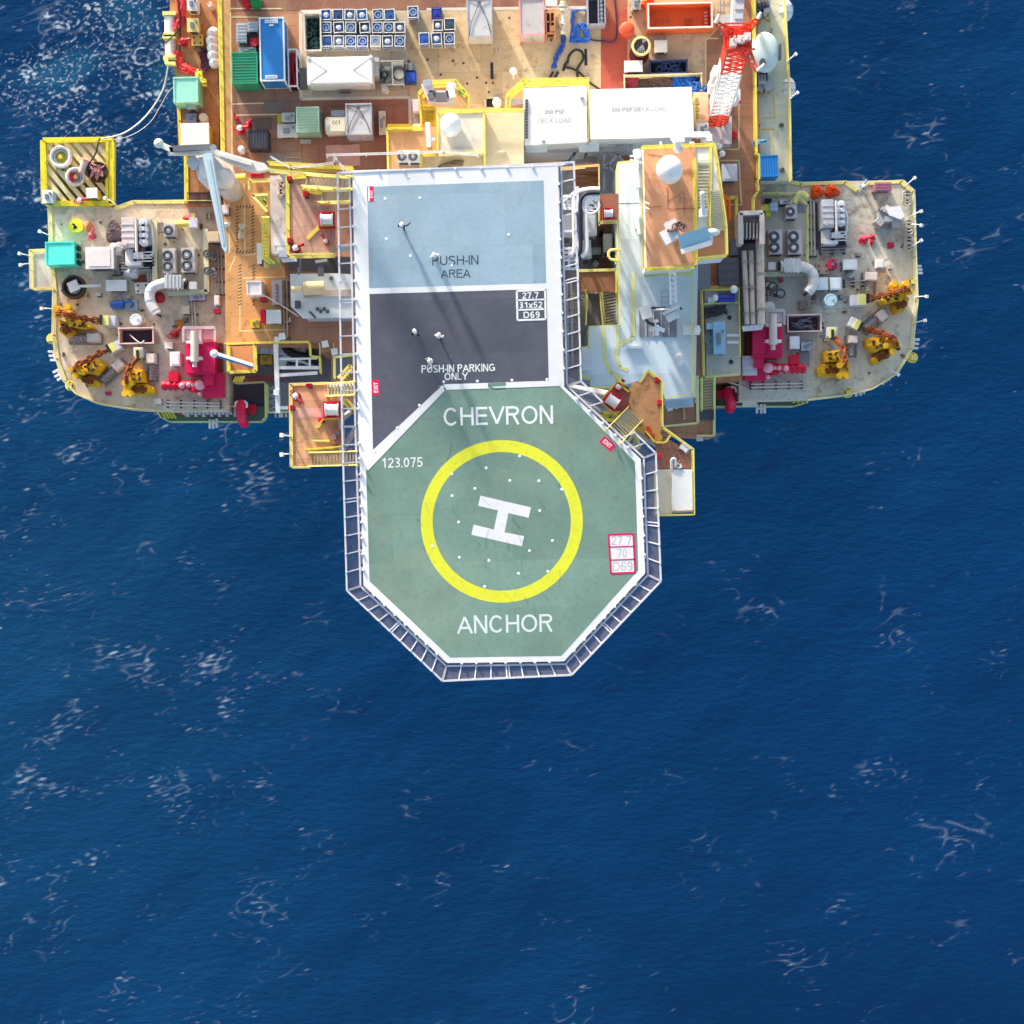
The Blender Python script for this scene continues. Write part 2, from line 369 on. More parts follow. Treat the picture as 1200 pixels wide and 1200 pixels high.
def tote(label, cx, cy, w, d, zb, lidcol, first=[None], cat='tote tank', name='tote_tank', frame='f2f0ea', rot=None, h=1.35, lidshape='r'):
    key = (lidcol, lidshape, round(w), round(d))
    loc, W, D = rect((cx-w/2, cy-d/2, cx+w/2, cy+d/2), zb, h)
    rot = TILT + R.uniform(-.05, .05) if rot is None else rot
    if first[0] is None: first[0] = {}
    if key in first[0]: return copy_thing(first[0][key], loc, rot, label)
    t = T(name, label, cat, loc, rot, 'tote tanks set out in rows on the tan deck')
    f = M()
    for sx in (-1, 1):
        for sy in (-1, 1): f.obox((sx*(W/2-.04), sy*(D/2-.04), h/2), (.09, .09, h))
        for z in (.1, h*.55, h): f.obox((sx*(W/2-.035), 0, z), (.07, D-.1, .07)); f.obox((0, sx*(D/2-.035), z), (W-.1, .07, .07))
    f.box(-W/2+.05, -D/2+.05, .02, W/2-.05, D/2-.05, .14)
    t.part('frame', f, mat(frame, .5, rust=.1))
    b = M(); b.box(-W/2+.08, -D/2+.08, .14, W/2-.08, D/2-.08, h-.06); t.part('tank', b, mat(lidcol, .5, wear=.2))
    l = M()
    if lidshape == 'r': l.tor((0, 0, h-.02), min(W, D)*.3, .07, 18, 6); l.cyl((0, 0, h-.07), (0, 0, h-.01), .13, n=10)
    elif lidshape == 'b': l.ball((0, 0, h-.08), min(W, D)*.27, sz=.4, n=14, m=5, half=True, jit=.12, rnd=R)
    else: l.obox((0, 0, h-.06), (W-.34, D-.34, .1), .08); l.cyl((0, 0, h-.06), (0, 0, h+.06), .14, n=10)
    t.part('lid', l, mat({'r': '8ea4c8', 'b': 'd3d9e8', 's': lidcol}[lidshape], .5, wear=.2))
    first[0][key] = t.o
    return t.o
def drum(name, label, cx, cy, rpx, zb, h, col, cat='tank', lid=None, dome=False, group=None):
    zt = zb+h; c = P(cx, cy, zt); r = rpx*S(zt); t = T(name, label, cat, (c.x, c.y, zb), 0, group)
    b = M(); b.cyl((0, 0, 0), (0, 0, h-.06), r*.96, n=28); b.tor((0, 0, h*.5), r*.96, .04, 28, 5); t.part('shell', b, mat(col, .45, wear=.08), smooth=True)
    l = M()
    if dome: l.ball((0, 0, h-.08), r, sz=.35, n=28, m=6, half=True)
    else: l.cyl((0, 0, h-.06), (0, 0, h), r, n=28); l.tor((0, 0, h), r*.8, .03, 24, 5)
    l.cyl((r*.3, r*.2, h), (r*.3, r*.2, h+.12), r*.18, n=10)
    t.part('lid', l, mat(lid or col, .45, wear=.05), smooth=True); return t
def fan_unit(label, Rc, zb, nf, col='cfc6c4', group='fan cooling units on the corner decks'):
    h = 1.5; loc, w, d = rect(Rc, zb, h); t = T('fan_unit', label, 'cooling unit', loc, TILT, group)
    b = M(); b.box(-w/2, -d/2, .15, w/2, d/2, h); b.box(w*.05, -d/2+.1, h, w/2-.08, d/2-.1, h+.06); t.part('casing', b, mat(col, .5, wear=.06))
    for i in range(nf):
        y = 0 if nf == 1 else d*(.22 if i == 0 else -.22); r = min(w*.3, d*.22 if nf > 1 else d*.3); x = -w*.12
        g = M(); g.tor((x, y, h+.08), r, .13, 20, 8); gp = t.part('fan_ring', g, DGREY, smooth=True)
        f = M(); f.cyl((x, y, h+.02), (x, y, h+.12), r*.5, n=12)
        for k in range(6): a = k*math.pi/3; f.obox((x+r*.65*math.cos(a), y+r*.65*math.sin(a), h+.05), (r*.75, r*.28, .03), a, .3)
        t.part('fan', f, WHITED, under=gp)
    v = M()
    for k in range(5): v.box(-w*.4, -d/2-.03, .4+k*.2, w*.4, -d/2, .48+k*.2)
    t.part('louvre', v, DGREY)
    s = M()
    for sx in (-1, 1): s.box(sx*w*.4-.08, -d/2, 0, sx*w*.4+.08, d/2, .15)
    t.part('skid', s, DGREY); return t
def monitor(label, cx, cy, zb, size=1., col=REDM, white=True, ang=0., name='fire_monitor', cat='fire monitor', group=None):
    """firefighting nozzle: base, valve body, barrel, hand wheel"""
    c = P(cx, cy, zb+1); t = T(name, label, cat, (c.x, c.y, zb), ang, group); k = size*.78
    b = M(); b.cyl((0, 0, 0), (0, 0, .12), .45*k, n=12); b.cyl((0, 0, .1), (0, 0, .9*k), .22*k, n=10); b.ball((0, 0, 1.0*k), .4*k, n=12, m=6); t.part('valve_body', b, col, smooth=True)
    n = M(); n.tube([(0, 0, 1.0*k), (.3*k, .05, 1.25*k), (.9*k, .12*k, 1.3*k)], .14*k, 8, .2*k); n.cyl((.9*k, .12*k, 1.3*k), (1.0*k, .13*k, 1.3*k), .25*k, n=10); t.part('nozzle', n, col, smooth=True)
    w = M(); w.tor((-.45*k, -.15*k, 1.05*k), .28*k, .06*k, 12, 5); w.beam((-.73*k, -.15*k, 1.05*k), (-.17*k, -.15*k, 1.05*k), .05); w.beam((-.45*k, -.43*k, 1.05*k), (-.45*k, .13*k, 1.05*k), .05); t.part('hand_wheel', w, col)
    if white: q = M(); q.ball((0, 0, 1.2*k), .33*k, 1.1, 1, .8, 12, 6); t.part('cover', q, WHITE)
    return t
def hose_cabinet(label, cx, cy, zb, k=1., ang=TILT, white=True):
    """red hose reel cabinet with pale reel"""
    c = P(cx, cy, zb+1.2); t = T('hose_reel_cabinet', label, 'hose reel', (c.x, c.y, zb), ang, 'red hose reels on the landings')
    b = M(); b.box(-.65*k, -.6*k, .15, .65*k, .6*k, .9); b.box(-.65*k, .45*k, .9, .65*k, .6*k, 1.3); b.box(-.65*k, -.6*k, .9, -.52*k, .45*k, 1.3); b.box(.52*k, -.6*k, .9, .65*k, .45*k, 1.3); t.part('box', b, REDM)
    r = M(); r.cyl((-.45*k, 0, 1.15), (.45*k, 0, 1.15), .42*k, n=14); r.cyl((-.5*k, 0, 1.15), (-.42*k, 0, 1.15), .5*k, n=14); r.cyl((.42*k, 0, 1.15), (.5*k, 0, 1.15), .5*k, n=14)
    if not white: pass
    t.part('reel', r, WHITE if white else REDM, smooth=True)
    l = M()
    for sx in (-1, 1):
        for sy in (-1, 1): l.box(sx*.5*k-.05, sy*.45*k-.05, 0, sx*.5*k+.05, sy*.45*k+.05, .15)
    t.part('leg', l, DGREY); return t
def heap(name, label, Rc, zb, h, col, seed=1, cat='tarpaulin'):
    loc, w, d = rect(Rc, zb, h); rr = random.Random(seed); m = M()
    n, k = 22, 9; vs = []; fs = []
    for i in range(k+1):
        for j in range(n):
            a = 2*math.pi*j/n; f = i/k; q = (1-f**1.6) * (1 + .16*math.sin(3*a+seed) + rr.uniform(-.09, .09))
            vs.append((math.cos(a)*w/2*q, math.sin(a)*d/2*q, h*math.sin(f*math.pi/2)*(1+rr.uniform(-.12, .12))))
    for i in range(k):
        for j in range(n): fs.append((i*n+j, i*n+(j+1) % n, (i+1)*n+(j+1) % n, (i+1)*n+j))
    m.add(vs, fs); return solo(name, label, cat, m, mat(col, .7, wear=.15), loc, rr.uniform(-.2, .2))
def rail(label, px, z, col=YEL, h=1.1, name='handrail', cat='handrail', closed=False, toe=.2, gap=1.6, post=.06, parent=None, r=.035, group=None):
    pts = [P(x, y, z+h) for x, y in px]; pts = [Vector((p.x, p.y, z)) for p in pts]
    if closed: pts.append(pts[0])
    if parent is None: t = T(name, label, cat, pts[0], 0, group)
    else: t = parent
    a = t.m(); b = t.m(); c = t.m(); up = Vector((0, 0, 1))
    for p, q in zip(pts, pts[1:]):
        for zz in (h, h*.55): a.beam(p+up*zz, q+up*zz, r*2.2, r*1.6)
        if toe: c.beam(p+up*.06, q+up*.06, toe*.55, .1)
        n = max(1, int((q-p).length/gap))
        for i in range(n+1): e = p.lerp(q, i/n); b.beam(e, e+up*h, post)
    if parent is None:
        t.part('rail', a, col); t.part('post', b, col)
        if toe: t.part('toe_plate', c, col)
    else:
        for mm in (b, c): a.v += []; 
        off = 0
        for mm in (b, c):
            k = len(a.v); a.v += mm.v; a.f += [[i+k for i in f] for f in mm.f]
        t.part('handrail', a, col)
    return t
def stairs(t, a, b, wpx, z0, z1, n, col=YEL, tread=None, name='stair', rails=True):
    """flight from pixel a (height z0) to pixel b (height z1) as parts of thing t"""
    A = P(a[0], a[1], z0); B = P(b[0], b[1], z1); w = wpx*S((z0+z1)/2); d = (B-A); hd = Vector((d.x, d.y, 0)).normalized(); nrm = Vector((-hd.y, hd.x, 0))
    st = t.m(); tr = t.m(); ang = math.atan2(hd.y, hd.x)
    for s in (-1, 1): st.beam(A+nrm*s*w/2, B+nrm*s*w/2, .08, .25)
    run = Vector((d.x, d.y, 0)).length/n
    for i in range(n):
        c = A.lerp(B, (i+.5)/n); tr.obox(c, (run*.55, w-.15, .06), ang)
    if rails:
        for s in (-1, 1):
            u = Vector((0, 0, 1.0)); st.beam(A+nrm*s*w/2+u, B+nrm*s*w/2+u, .065); st.beam(A+nrm*s*w/2+u*.55, B+nrm*s*w/2+u*.55, .07)
            for i in range(4): e = A.lerp(B, i/3)+nrm*s*w/2; st.beam(e, e+u, .07)
    o = t.part(name, st, col); t.part('tread', tr, tread or LGREY, under=o); return o
def hose(name, label, pts, r, material, cat='hose', k=6, loops=None):
    """pts = (px, py, z)"""
    q = [P(*p) for p in pts]; o = q[0]; m = M(o); m.tube(catmull(q, k), r, 7); return solo(name, label, cat, m, material, o, smooth=True)
def floodlight(label, cx, cy, zb, dx, dy, L=1.6):
    c = P(cx, cy, zb+1); t = T('floodlight', label, 'floodlight', (c.x, c.y, zb), math.atan2(dy, dx), 'floodlights on brackets round the platform edge')
    L *= .75; a = M(); a.cyl((0, 0, 0), (0, 0, 1.2), .05, n=8); a.tube([(0, 0, 1.15), (L*.5, 0, 1.4), (L, 0, 1.4)], .05, 6); t.part('bracket', a, WHITE)
    l = M(); l.obox((L+.15, 0, 1.35), (.26, .3, .24), 0, 0, .3); lo = t.part('lamp_housing', l, WHITED); g = M(); g.obox((L+.24, 0, 1.31), (.04, .26, .18), 0, 0, .3); t.part('lens', g, LBLUE, under=lo); return t
def chain(m, pts, r=.28, t=.09):
    """linked chain along world points: alternating flat and upright links"""
    pts = catmull(pts, 8); L = [0]
    for a, b in zip(pts, pts[1:]): L.append(L[-1]+(b-a).length)
    step = r*2.05; n = int(L[-1]/step)
    for i in range(n):
        s = (i+.5)*step; j = max(k for k in range(len(L)) if L[k] <= s); j = min(j, len(pts)-2); f = (s-L[j])/max(L[j+1]-L[j], 1e-6); c = pts[j].lerp(pts[j+1], f)
        d = (pts[j+1]-pts[j]).normalized(); q = d.to_track_quat('X', 'Z').to_matrix()
        if i % 2: q = q @ Matrix.Rotation(math.pi/2, 3, 'X')
        m.tor(c, r, t, 10, 5, rot=q @ Matrix.Diagonal((1.35, .75, 1)))
def chain_stopper(label, px, zb, block, wedge, bar, box, boxrot):
    """px chain pixel path; block/bar/wedge pixel polygons of the yellow fairlead; box = chain tail locker"""
    c = P(*block[0], zb); t = T('chain_stopper', label, 'chain stopper', (c.x, c.y, zb), 0, 'yellow mooring chain stoppers on the corner decks')
    m = t.m(); m.pp(bar, zb+1.5, 1.5); cx = sum(p[0] for p in bar)/len(bar); cy = sum(p[1] for p in bar)/len(bar)
    for f in (.55, .8):
        m.pp([(cx+(x-cx)*f, cy+(y-cy)*f) for x, y in bar], zb+1.5+(.25 if f > .6 else .45), .3)
    t.part('fairlead', m, YORG)
    m = t.m(); m.pp(wedge, zb+2.1, 2.1); cx = sum(p[0] for p in wedge)/len(wedge); cy = sum(p[1] for p in wedge)/len(wedge)
    for f, hh in ((.75, .25), (.45, .5)): m.pp([(cx+(x-cx)*f, cy+(y-cy)*f) for x, y in wedge], zb+2.1+hh, .4)
    for x, y in wedge: q = P(x, y, zb+2.1); q = q.lerp(P(cx, cy, zb+2.1), .2); m.cyl(q, q+Vector((0, 0, .12)), .16, n=8)
    t.part('jack_frame', m, YORG)
    m = t.m(); m.pp(block, zb+2.6, 2.6)
    for x, y in block: q = P(x, y, zb+2.6); m.cyl(q-Vector((0, 0, 1)), q+Vector((0, 0, .1)), .3, n=10)
    t.part('sheave_housing', m, YORG)
    m = t.m()
    for pl, zz in ((bar, 1.95), (wedge, 2.62)):
        qx = sum(p[0] for p in pl)/len(pl); qy = sum(p[1] for p in pl)/len(pl)
        for k, (x, y) in enumerate(pl): q = P(qx+(x-qx)*.42, qy+(y-qy)*.42, zb+zz); m.obox(q, (.34, .22, .12), k)
    t.part('slot', m, mat('4a3014', .8))
    m = t.m(); [m.tor(P(sum(p[0] for p in bar)/len(bar)+2.4*k, sum(p[1] for p in bar)/len(bar)+.8*(k % 2), zb+2.05), .22, .07, 10, 5) for k in (-2, -1, 0, 1, 2)]; t.part('chain', m, RUST)
    m = t.m()
    for j in (0, 1): chain(m, [P(x, y+j*2.2, zb+z) for x, y, z in px], .27, .1)
    t.part('chain', m, RUST)
    bx, by, bw, bd = box; q = P(bx, by, zb+1.5); m = t.m(); m.obox((q.x, q.y, zb+.75), (bw*S(zb), bd*S(zb), 1.5), boxrot); m.obox((q.x, q.y, zb+1.53), (bw*S(zb)*.9, bd*S(zb)*.85, .06), boxrot)
    bo = t.part('chain_locker', m, mat('d8d8e4', .5))
    e = P(px[-1][0], px[-1][1], zb+1.6); m = t.m(); m.obox((q.x*.55+e.x*.45, q.y*.55+e.y*.45, zb+.9), (bw*S(zb)*.55, bd*S(zb)*.95, 1.8), boxrot); t.part('locker_mouth', m, mat('f4e88a', .5), under=bo)
    m = t.m(); m.obox(e, (.25, .9, .7), boxrot); t.part('end_plate', m, BLACK, under=bo)
    return t
def skid_frame(label, cx, cy, L, W, ang, zb, box=True, flip=1):
    """small grey hydraulic unit on a skid: frame, box, pipes"""
    c = P(cx, cy, zb+1); t = T('hydraulic_unit', label, 'hydraulic unit', (c.x, c.y, zb), ang, 'small hydraulic units beside the chain stoppers')
    f = M(); l, w = L*S(zb), W*S(zb)
    for s in (-1, 1): f.beam((-l/2, s*w/2, .1), (l/2, s*w/2, .1), .14); f.beam((s*l/2, -w/2, .1), (s*l/2, w/2, .1), .14)
    t.part('skid', f, mat('9b979c'))
    b = M(); b.box(flip*l*.12, -w*.42, .1, flip*l*.48, w*.42, 1.3); b.box(flip*l*.15, -w*.36, 1.3, flip*l*.45, w*.36, 1.36); t.part('cabinet', b, mat('e9d9cf', .5))
    p = M()
    for k in range(5): x = -flip*l*(.42-.11*k); p.tube(catmull([(x, -w*.3, .2), (x, -w*.1, .9+.1*(k % 2)), (x+flip*.3, w*.25, .8), (x+flip*.2, w*.35, .2)], 3), .06, 6); p.ball((x, w*.1, .8), .16, n=8, m=5)
    p.cyl((-flip*l*.42, 0, .45), (flip*l*.1, 0, .45), .16, n=8); t.part('pipework', p, mat('b8b6bd', .45, .3)); return t
def compressor(label, x0, y0, x1, y1, zb, col='d8d3d4', pink='e6d6d4'):
    h = 2.4; loc, w, d = rect((x0, y0, x1, y1), zb, h); t = T('generator_skid', label, 'generator', loc, TILT, 'generator skids on the corner decks')
    b = M(); b.box(-w/2, -d/2, 0, w/2, d/2, .25)
    for i in range(5): y = -d/2+d*(i+.5)/5; b.box(-w/2, y-.06, .25, w/2, y+.06, .33)
    t.part('skid', b, DGREY)
    e = M(); e.box(-w*.42, -d*.12, .3, -w*.02, d*.48, 2.2); e.box(-w*.4, -d*.1, 2.2, -w*.04, d*.46, h)
    for i in range(4): y = -d*.05+d*.5*i/4; e.box(-w*.42, y, h, -w*.02, y+.1, h+.05)
    e.cyl((-w*.3, -d*.05, 2.3), (-w*.3, -d*.05, 2.7), .2, n=10)
    t.part('engine_cover', e, mat(pink, .5))
    c = M(); c.box(w*.08, -d*.05, .3, w*.42, d*.46, 1.6); t.part('cylinder_block', c, GREY)
    k = M()
    for i in range(4): k.cyl((w*.23, d*(.38-.13*i), 1.6), (w*.23, d*(.38-.13*i), 2.25), w*.13, n=14); k.cyl((w*.23, d*(.38-.13*i), 2.25), (w*.23, d*(.38-.13*i), 2.35), w*.06, n=10)
    t.part('cylinder_head', k, mat('dfe1e6', .4), smooth=True)
    p = M(); p.tube([(w*.04, d*.44, 2.5), (w*.04, -d*.2, 2.5), (w*.02, -d*.34, 1.8)], .12, 8); p.tube(catmull([(w*.4, d*.4, 1.2), (w*.47, d*.1, 1.6), (w*.44, -d*.2, 1.2), (w*.2, -d*.3, 1.4)], 4), .1, 7)
    for i in range(4): p.beam((w*.05, -d*(.2+.06*i), 1.7), (w*.45, -d*(.2+.06*i), 1.7), .1)
    t.part('pipework', p, WHITED, smooth=True)
    g = M(); g.cyl((-w*.2, -d*.14, 1.2), (-w*.2, -d*.42, 1.2), w*.2, n=16); g.box(-w*.34, -d*.46, .3, w*.12, -d*.38, 2.0); g.box(-w*.1, -d*.34, 1.3, w*.2, -d*.22, 2.1); t.part('generator', g, mat(col, .5))
    s = M()
    for i in range(3): s.obox((w*.3, -d*(.3+.07*i), .9), (w*.3, .16, .5)); s.ball((-w*.05, -d*(.2+.08*i), 1.9), .2, n=8, m=5)
    t.part('fittings', s, BLACK); return t
def engine_package(label, mir, px, py, zb):
    """magenta fire pump package, mir = -1 mirrors it left-right; px,py top-left of the big cover"""
    f = lambda x: px + mir*x
    c = P(px, py, zb); t = T('fire_pump', label, 'fire pump', (c.x, c.y, zb), 0, 'magenta fire pump packages on the corner decks')
    z = zb+2.7
    def bx(m, x0, y0, x1, y1, zt, h): m.pp([(f(x0), py+y0), (f(x1), py+y0), (f(x1), py+y1-1), (f(x0), py+y1)], zt, h)
    m = t.m(); bx(m, 0, 0, 35, 39, z, 2.7); t.part('main_cover', m, MAG)
    m = t.m(); bx(m, 2, 1, 33, 2.2, z+.1, .1); bx(m, 2, 36, 33, 37.2, z+.1, .1); bx(m, 17, 3, 18, 36, z+.1, .1); t.part('cover_seam', m, mat('c4154c', .4))
    m = t.m(); bx(m, 20, 36.5, 44, 66, zb+1.6, 1.6); bx(m, 22, 37, 33, 52, zb+2.3, .8); t.part('gear_cover', m, MAG)
    m = t.m(); bx(m, 36, 2, 43, 36, zb+.9, .9); t.part('side_walkway', m, mat('8a4a3a', .7))
    m = t.m(); m.tube([P(f(11), py-12, z+.9), P(f(11), py+24, z+.9)], .38, 14); m.tube([P(f(11), py+24, z+.9), P(f(11), py+30, z+.9)], .22, 10)
    t.part('exhaust_silencer', m, mat('d9cdc6', .45, wear=.06), smooth=True)
    m = t.m()
    for y in (1, 20): m.obox(P(f(11), py+y, z+.35), (1.5, .25, .7)); m.ball(P(f(6), py+y, z+.3), .2, n=8, m=5); m.ball(P(f(17), py+y, z+.3), .2, n=8, m=5)
    t.part('saddle', m, WHITED)
    m = t.m(); y = py+52
    m.tube([P(f(-27), y, zb+1.1), P(f(12), y-1, zb+1.1)], .42, 12)
    m.tube([P(f(-11), y, zb+1.1), P(f(-13), y-10, zb+1.1)], .35, 10); m.obox(P(f(-13), y-10, zb+1.1), (.9, .9, .9))
    m.tube([P(f(13), y-8, zb+1.1), P(f(12), y+8, zb+1.1)], .5, 12)
    for x in (-24, -18, -12, -3, 4): m.cyl(P(f(x), y, zb+1.1), P(f(x+1.2), y, zb+1.1), .52, n=14)
    t.part('discharge_pipe', m, REDM, smooth=True)
    m = t.m()
    for x, yy, r in ((-4, 52, .3), (4, 51, .25), (17, 51, .55), (28, 40, .25), (17, 62, .22), (9, 51, .2)): m.ball(P(f(x), py+yy, zb+1.9), r, n=10, m=6)
    t.part('valve_cap', m, mat('f2a6b4', .4), smooth=True)
    m = t.m(); bx(m, -1, -15, 18, -2, zb+1.2, .25); bx(m, 19, -15, 34, -2, zb+1.0, .2)
    for x in (-2, 18, 35): m.beam(P(f(x), py-16, zb+1.2), P(f(x), py+1, zb+1.2), .25); 
    m.beam(P(f(-2), py-16, zb+1.2), P(f(35), py-16, zb+1.2), .3)
    t.part('intake_frame', m, mat('c9c6c8', .5)); return t
def duct(label, pts, zb, r=.5, mouth=True):
    q = [P(x, y, zb+1.6) for x, y in pts]; c = q[0]; t = T('air_duct', label, 'air duct', (c.x, c.y, zb), 0, 'white bent air ducts on the corner decks')
    m = t.m(); path = catmull(q, 6); m.tube(path, r, 16); t.part('duct', m, mat('e2e0de', .45, wear=.08), smooth=True)
    m = t.m()
    for i in range(0, len(path)-1, 4):
        d = (path[i+1]-path[i]).normalized(); m.cyl(path[i]-d*.05, path[i]+d*.05, r*1.07, n=16)
    t.part('flange', m, mat('cfd2d4', .4), smooth=True)
    d = (q[0]-q[1]).normalized(); m = t.m(); m.cyl(q[0]+d*.02, q[0]+d*.25, r*.9, n=16); t.part('mouth', m, BLACK); m = t.m(); m.obox(q[0]-d*1.0, (1.6, 1.25, 1.3)); [m.obox(q[0]-d*(.5+.35*k), (.1, 1.45, 1.4)) for k in range(4)]; m.obox(q[0]+d*.9, (.7, .7, .6)); t.part('louvre_box', m, mat('c9cccf', .5))
    m = t.m()
    for p in (q[1], q[-1]): m.beam((p.x, p.y, zb), p, .2)
    t.part('support', m, DGREY); return t
def person(label, cx, cy, z, ang, torso, legs, stride=.3, arms=0, helmet='fafafa'):
    base = P(cx, cy, z+1.7); loc = Vector((base.x, base.y, z)); t = T('person', label, 'person', loc, ang, 'deck crew standing on the helideck')
    V_ = [(0,0,.95,.15),(0,0,1.15,.15),(0,0,1.38,.17),(0,0,1.5,.075),(.02,0,1.64,.10),(.01,0,1.73,.085)]
    E = [(0,1),(1,2),(2,3),(3,4),(4,5)]
    for s in (-1, 1):
        b = len(V_); f = s*stride/2
        V_ += [(0,.1*s,.9,.11),(f*.5+.03,.11*s,.5,.075),(f,.11*s,.1,.055),(f+.17,.12*s,.05,.05)]; E += [(0,b),(b,b+1),(b+1,b+2),(b+2,b+3)]
        b = len(V_); sw = -f*.8
        if arms and s == arms: V_ += [(0,.2*s,1.42,.07),(.12,.42*s,1.3,.055),(.3,.55*s,1.35,.045),(.38,.58*s,1.36,.04)]
        else: V_ += [(0,.2*s,1.42,.07),(sw*.4-.03,.28*s,1.15,.055),(sw+.08,.3*s,.9,.045),(sw+.13,.29*s,.82,.04)]
        E += [(2,b),(b,b+1),(b+1,b+2),(b+2,b+3)]
    me = bpy.data.meshes.new('body'); me.from_pydata([v[:3] for v in V_], E, []); ob = bpy.data.objects.new('body', me); COL.objects.link(ob)
    sk = ob.modifiers.new('s', 'SKIN'); ob.modifiers.new('d', 'SUBSURF').levels = 2
    if not me.skin_vertices: pass
    for i, v in enumerate(V_): me.skin_vertices[0].data[i].radius = (v[3], v[3]); me.skin_vertices[0].data[i].use_root = i == 0
    dg = bpy.context.evaluated_depsgraph_get(); nm = bpy.data.meshes.new_from_object(ob.evaluated_get(dg)); bpy.data.objects.remove(ob)
    for h in (torso, legs, 'c98f72', '2a2420'): nm.materials.append(mat(h, .75))
    for p in nm.polygons:
        c = p.center; p.use_smooth = True
        p.material_index = 2 if c.z > 1.52 or (abs(c.y) > .2 and (c.z < .86 or c.x > .34)) else (0 if c.z > .93 or abs(c.y) > .21 else (3 if c.z < .1 else 1))
    o = bpy.data.objects.new('body', nm); COL.objects.link(o); o.parent = t.o
    h = M(); h.ball((.01, 0, 1.68), .165, 1.12, 1, .95, 16, 6, half=True); h.obox((.15, 0, 1.69), (.16, .22, .03)); h.box(-.15, -.02, 1.82, .16, .02, 1.85); t.part('helmet', h, mat(helmet, .35), smooth=True)
    for s in (-1, 1): e = M(); e.ball((.105, .035*s, 1.645), .014, n=6, m=4); t.part('eye', e, BLACK)
    n = M(); n.ball((.12, 0, 1.61), .02, n=6, m=4); t.part('nose', n, mat('c98f72', .75))
    for x in (-.15, .16): v = M(); v.obox((x, 0, 1.28), (.05, .3, .06)); t.part('reflective_band', v, WHITED)
    return t
def bumper(label, cx, cy, z, r, ang):
    c = P(cx, cy, z); t = T('chain_guide_roller', label, 'roller', (c.x, c.y, z-.8), ang, 'yellow rollers bulging from the deck edge')
    m = M(); m.cyl((0, 0, 0), (0, 0, .8), r*S(z), n=20); m.tor((0, 0, .78), r*S(z)*.9, .08, 20, 6); t.part('roller', m, YEL, smooth=True)
    m = M(); m.box(-.25, -.25, .8, .25, .25, 1.1); t.part('pin', m, YELP); return t
MD, SD, CD, LD, HD = 30., 29.4, 27., 24., 62.
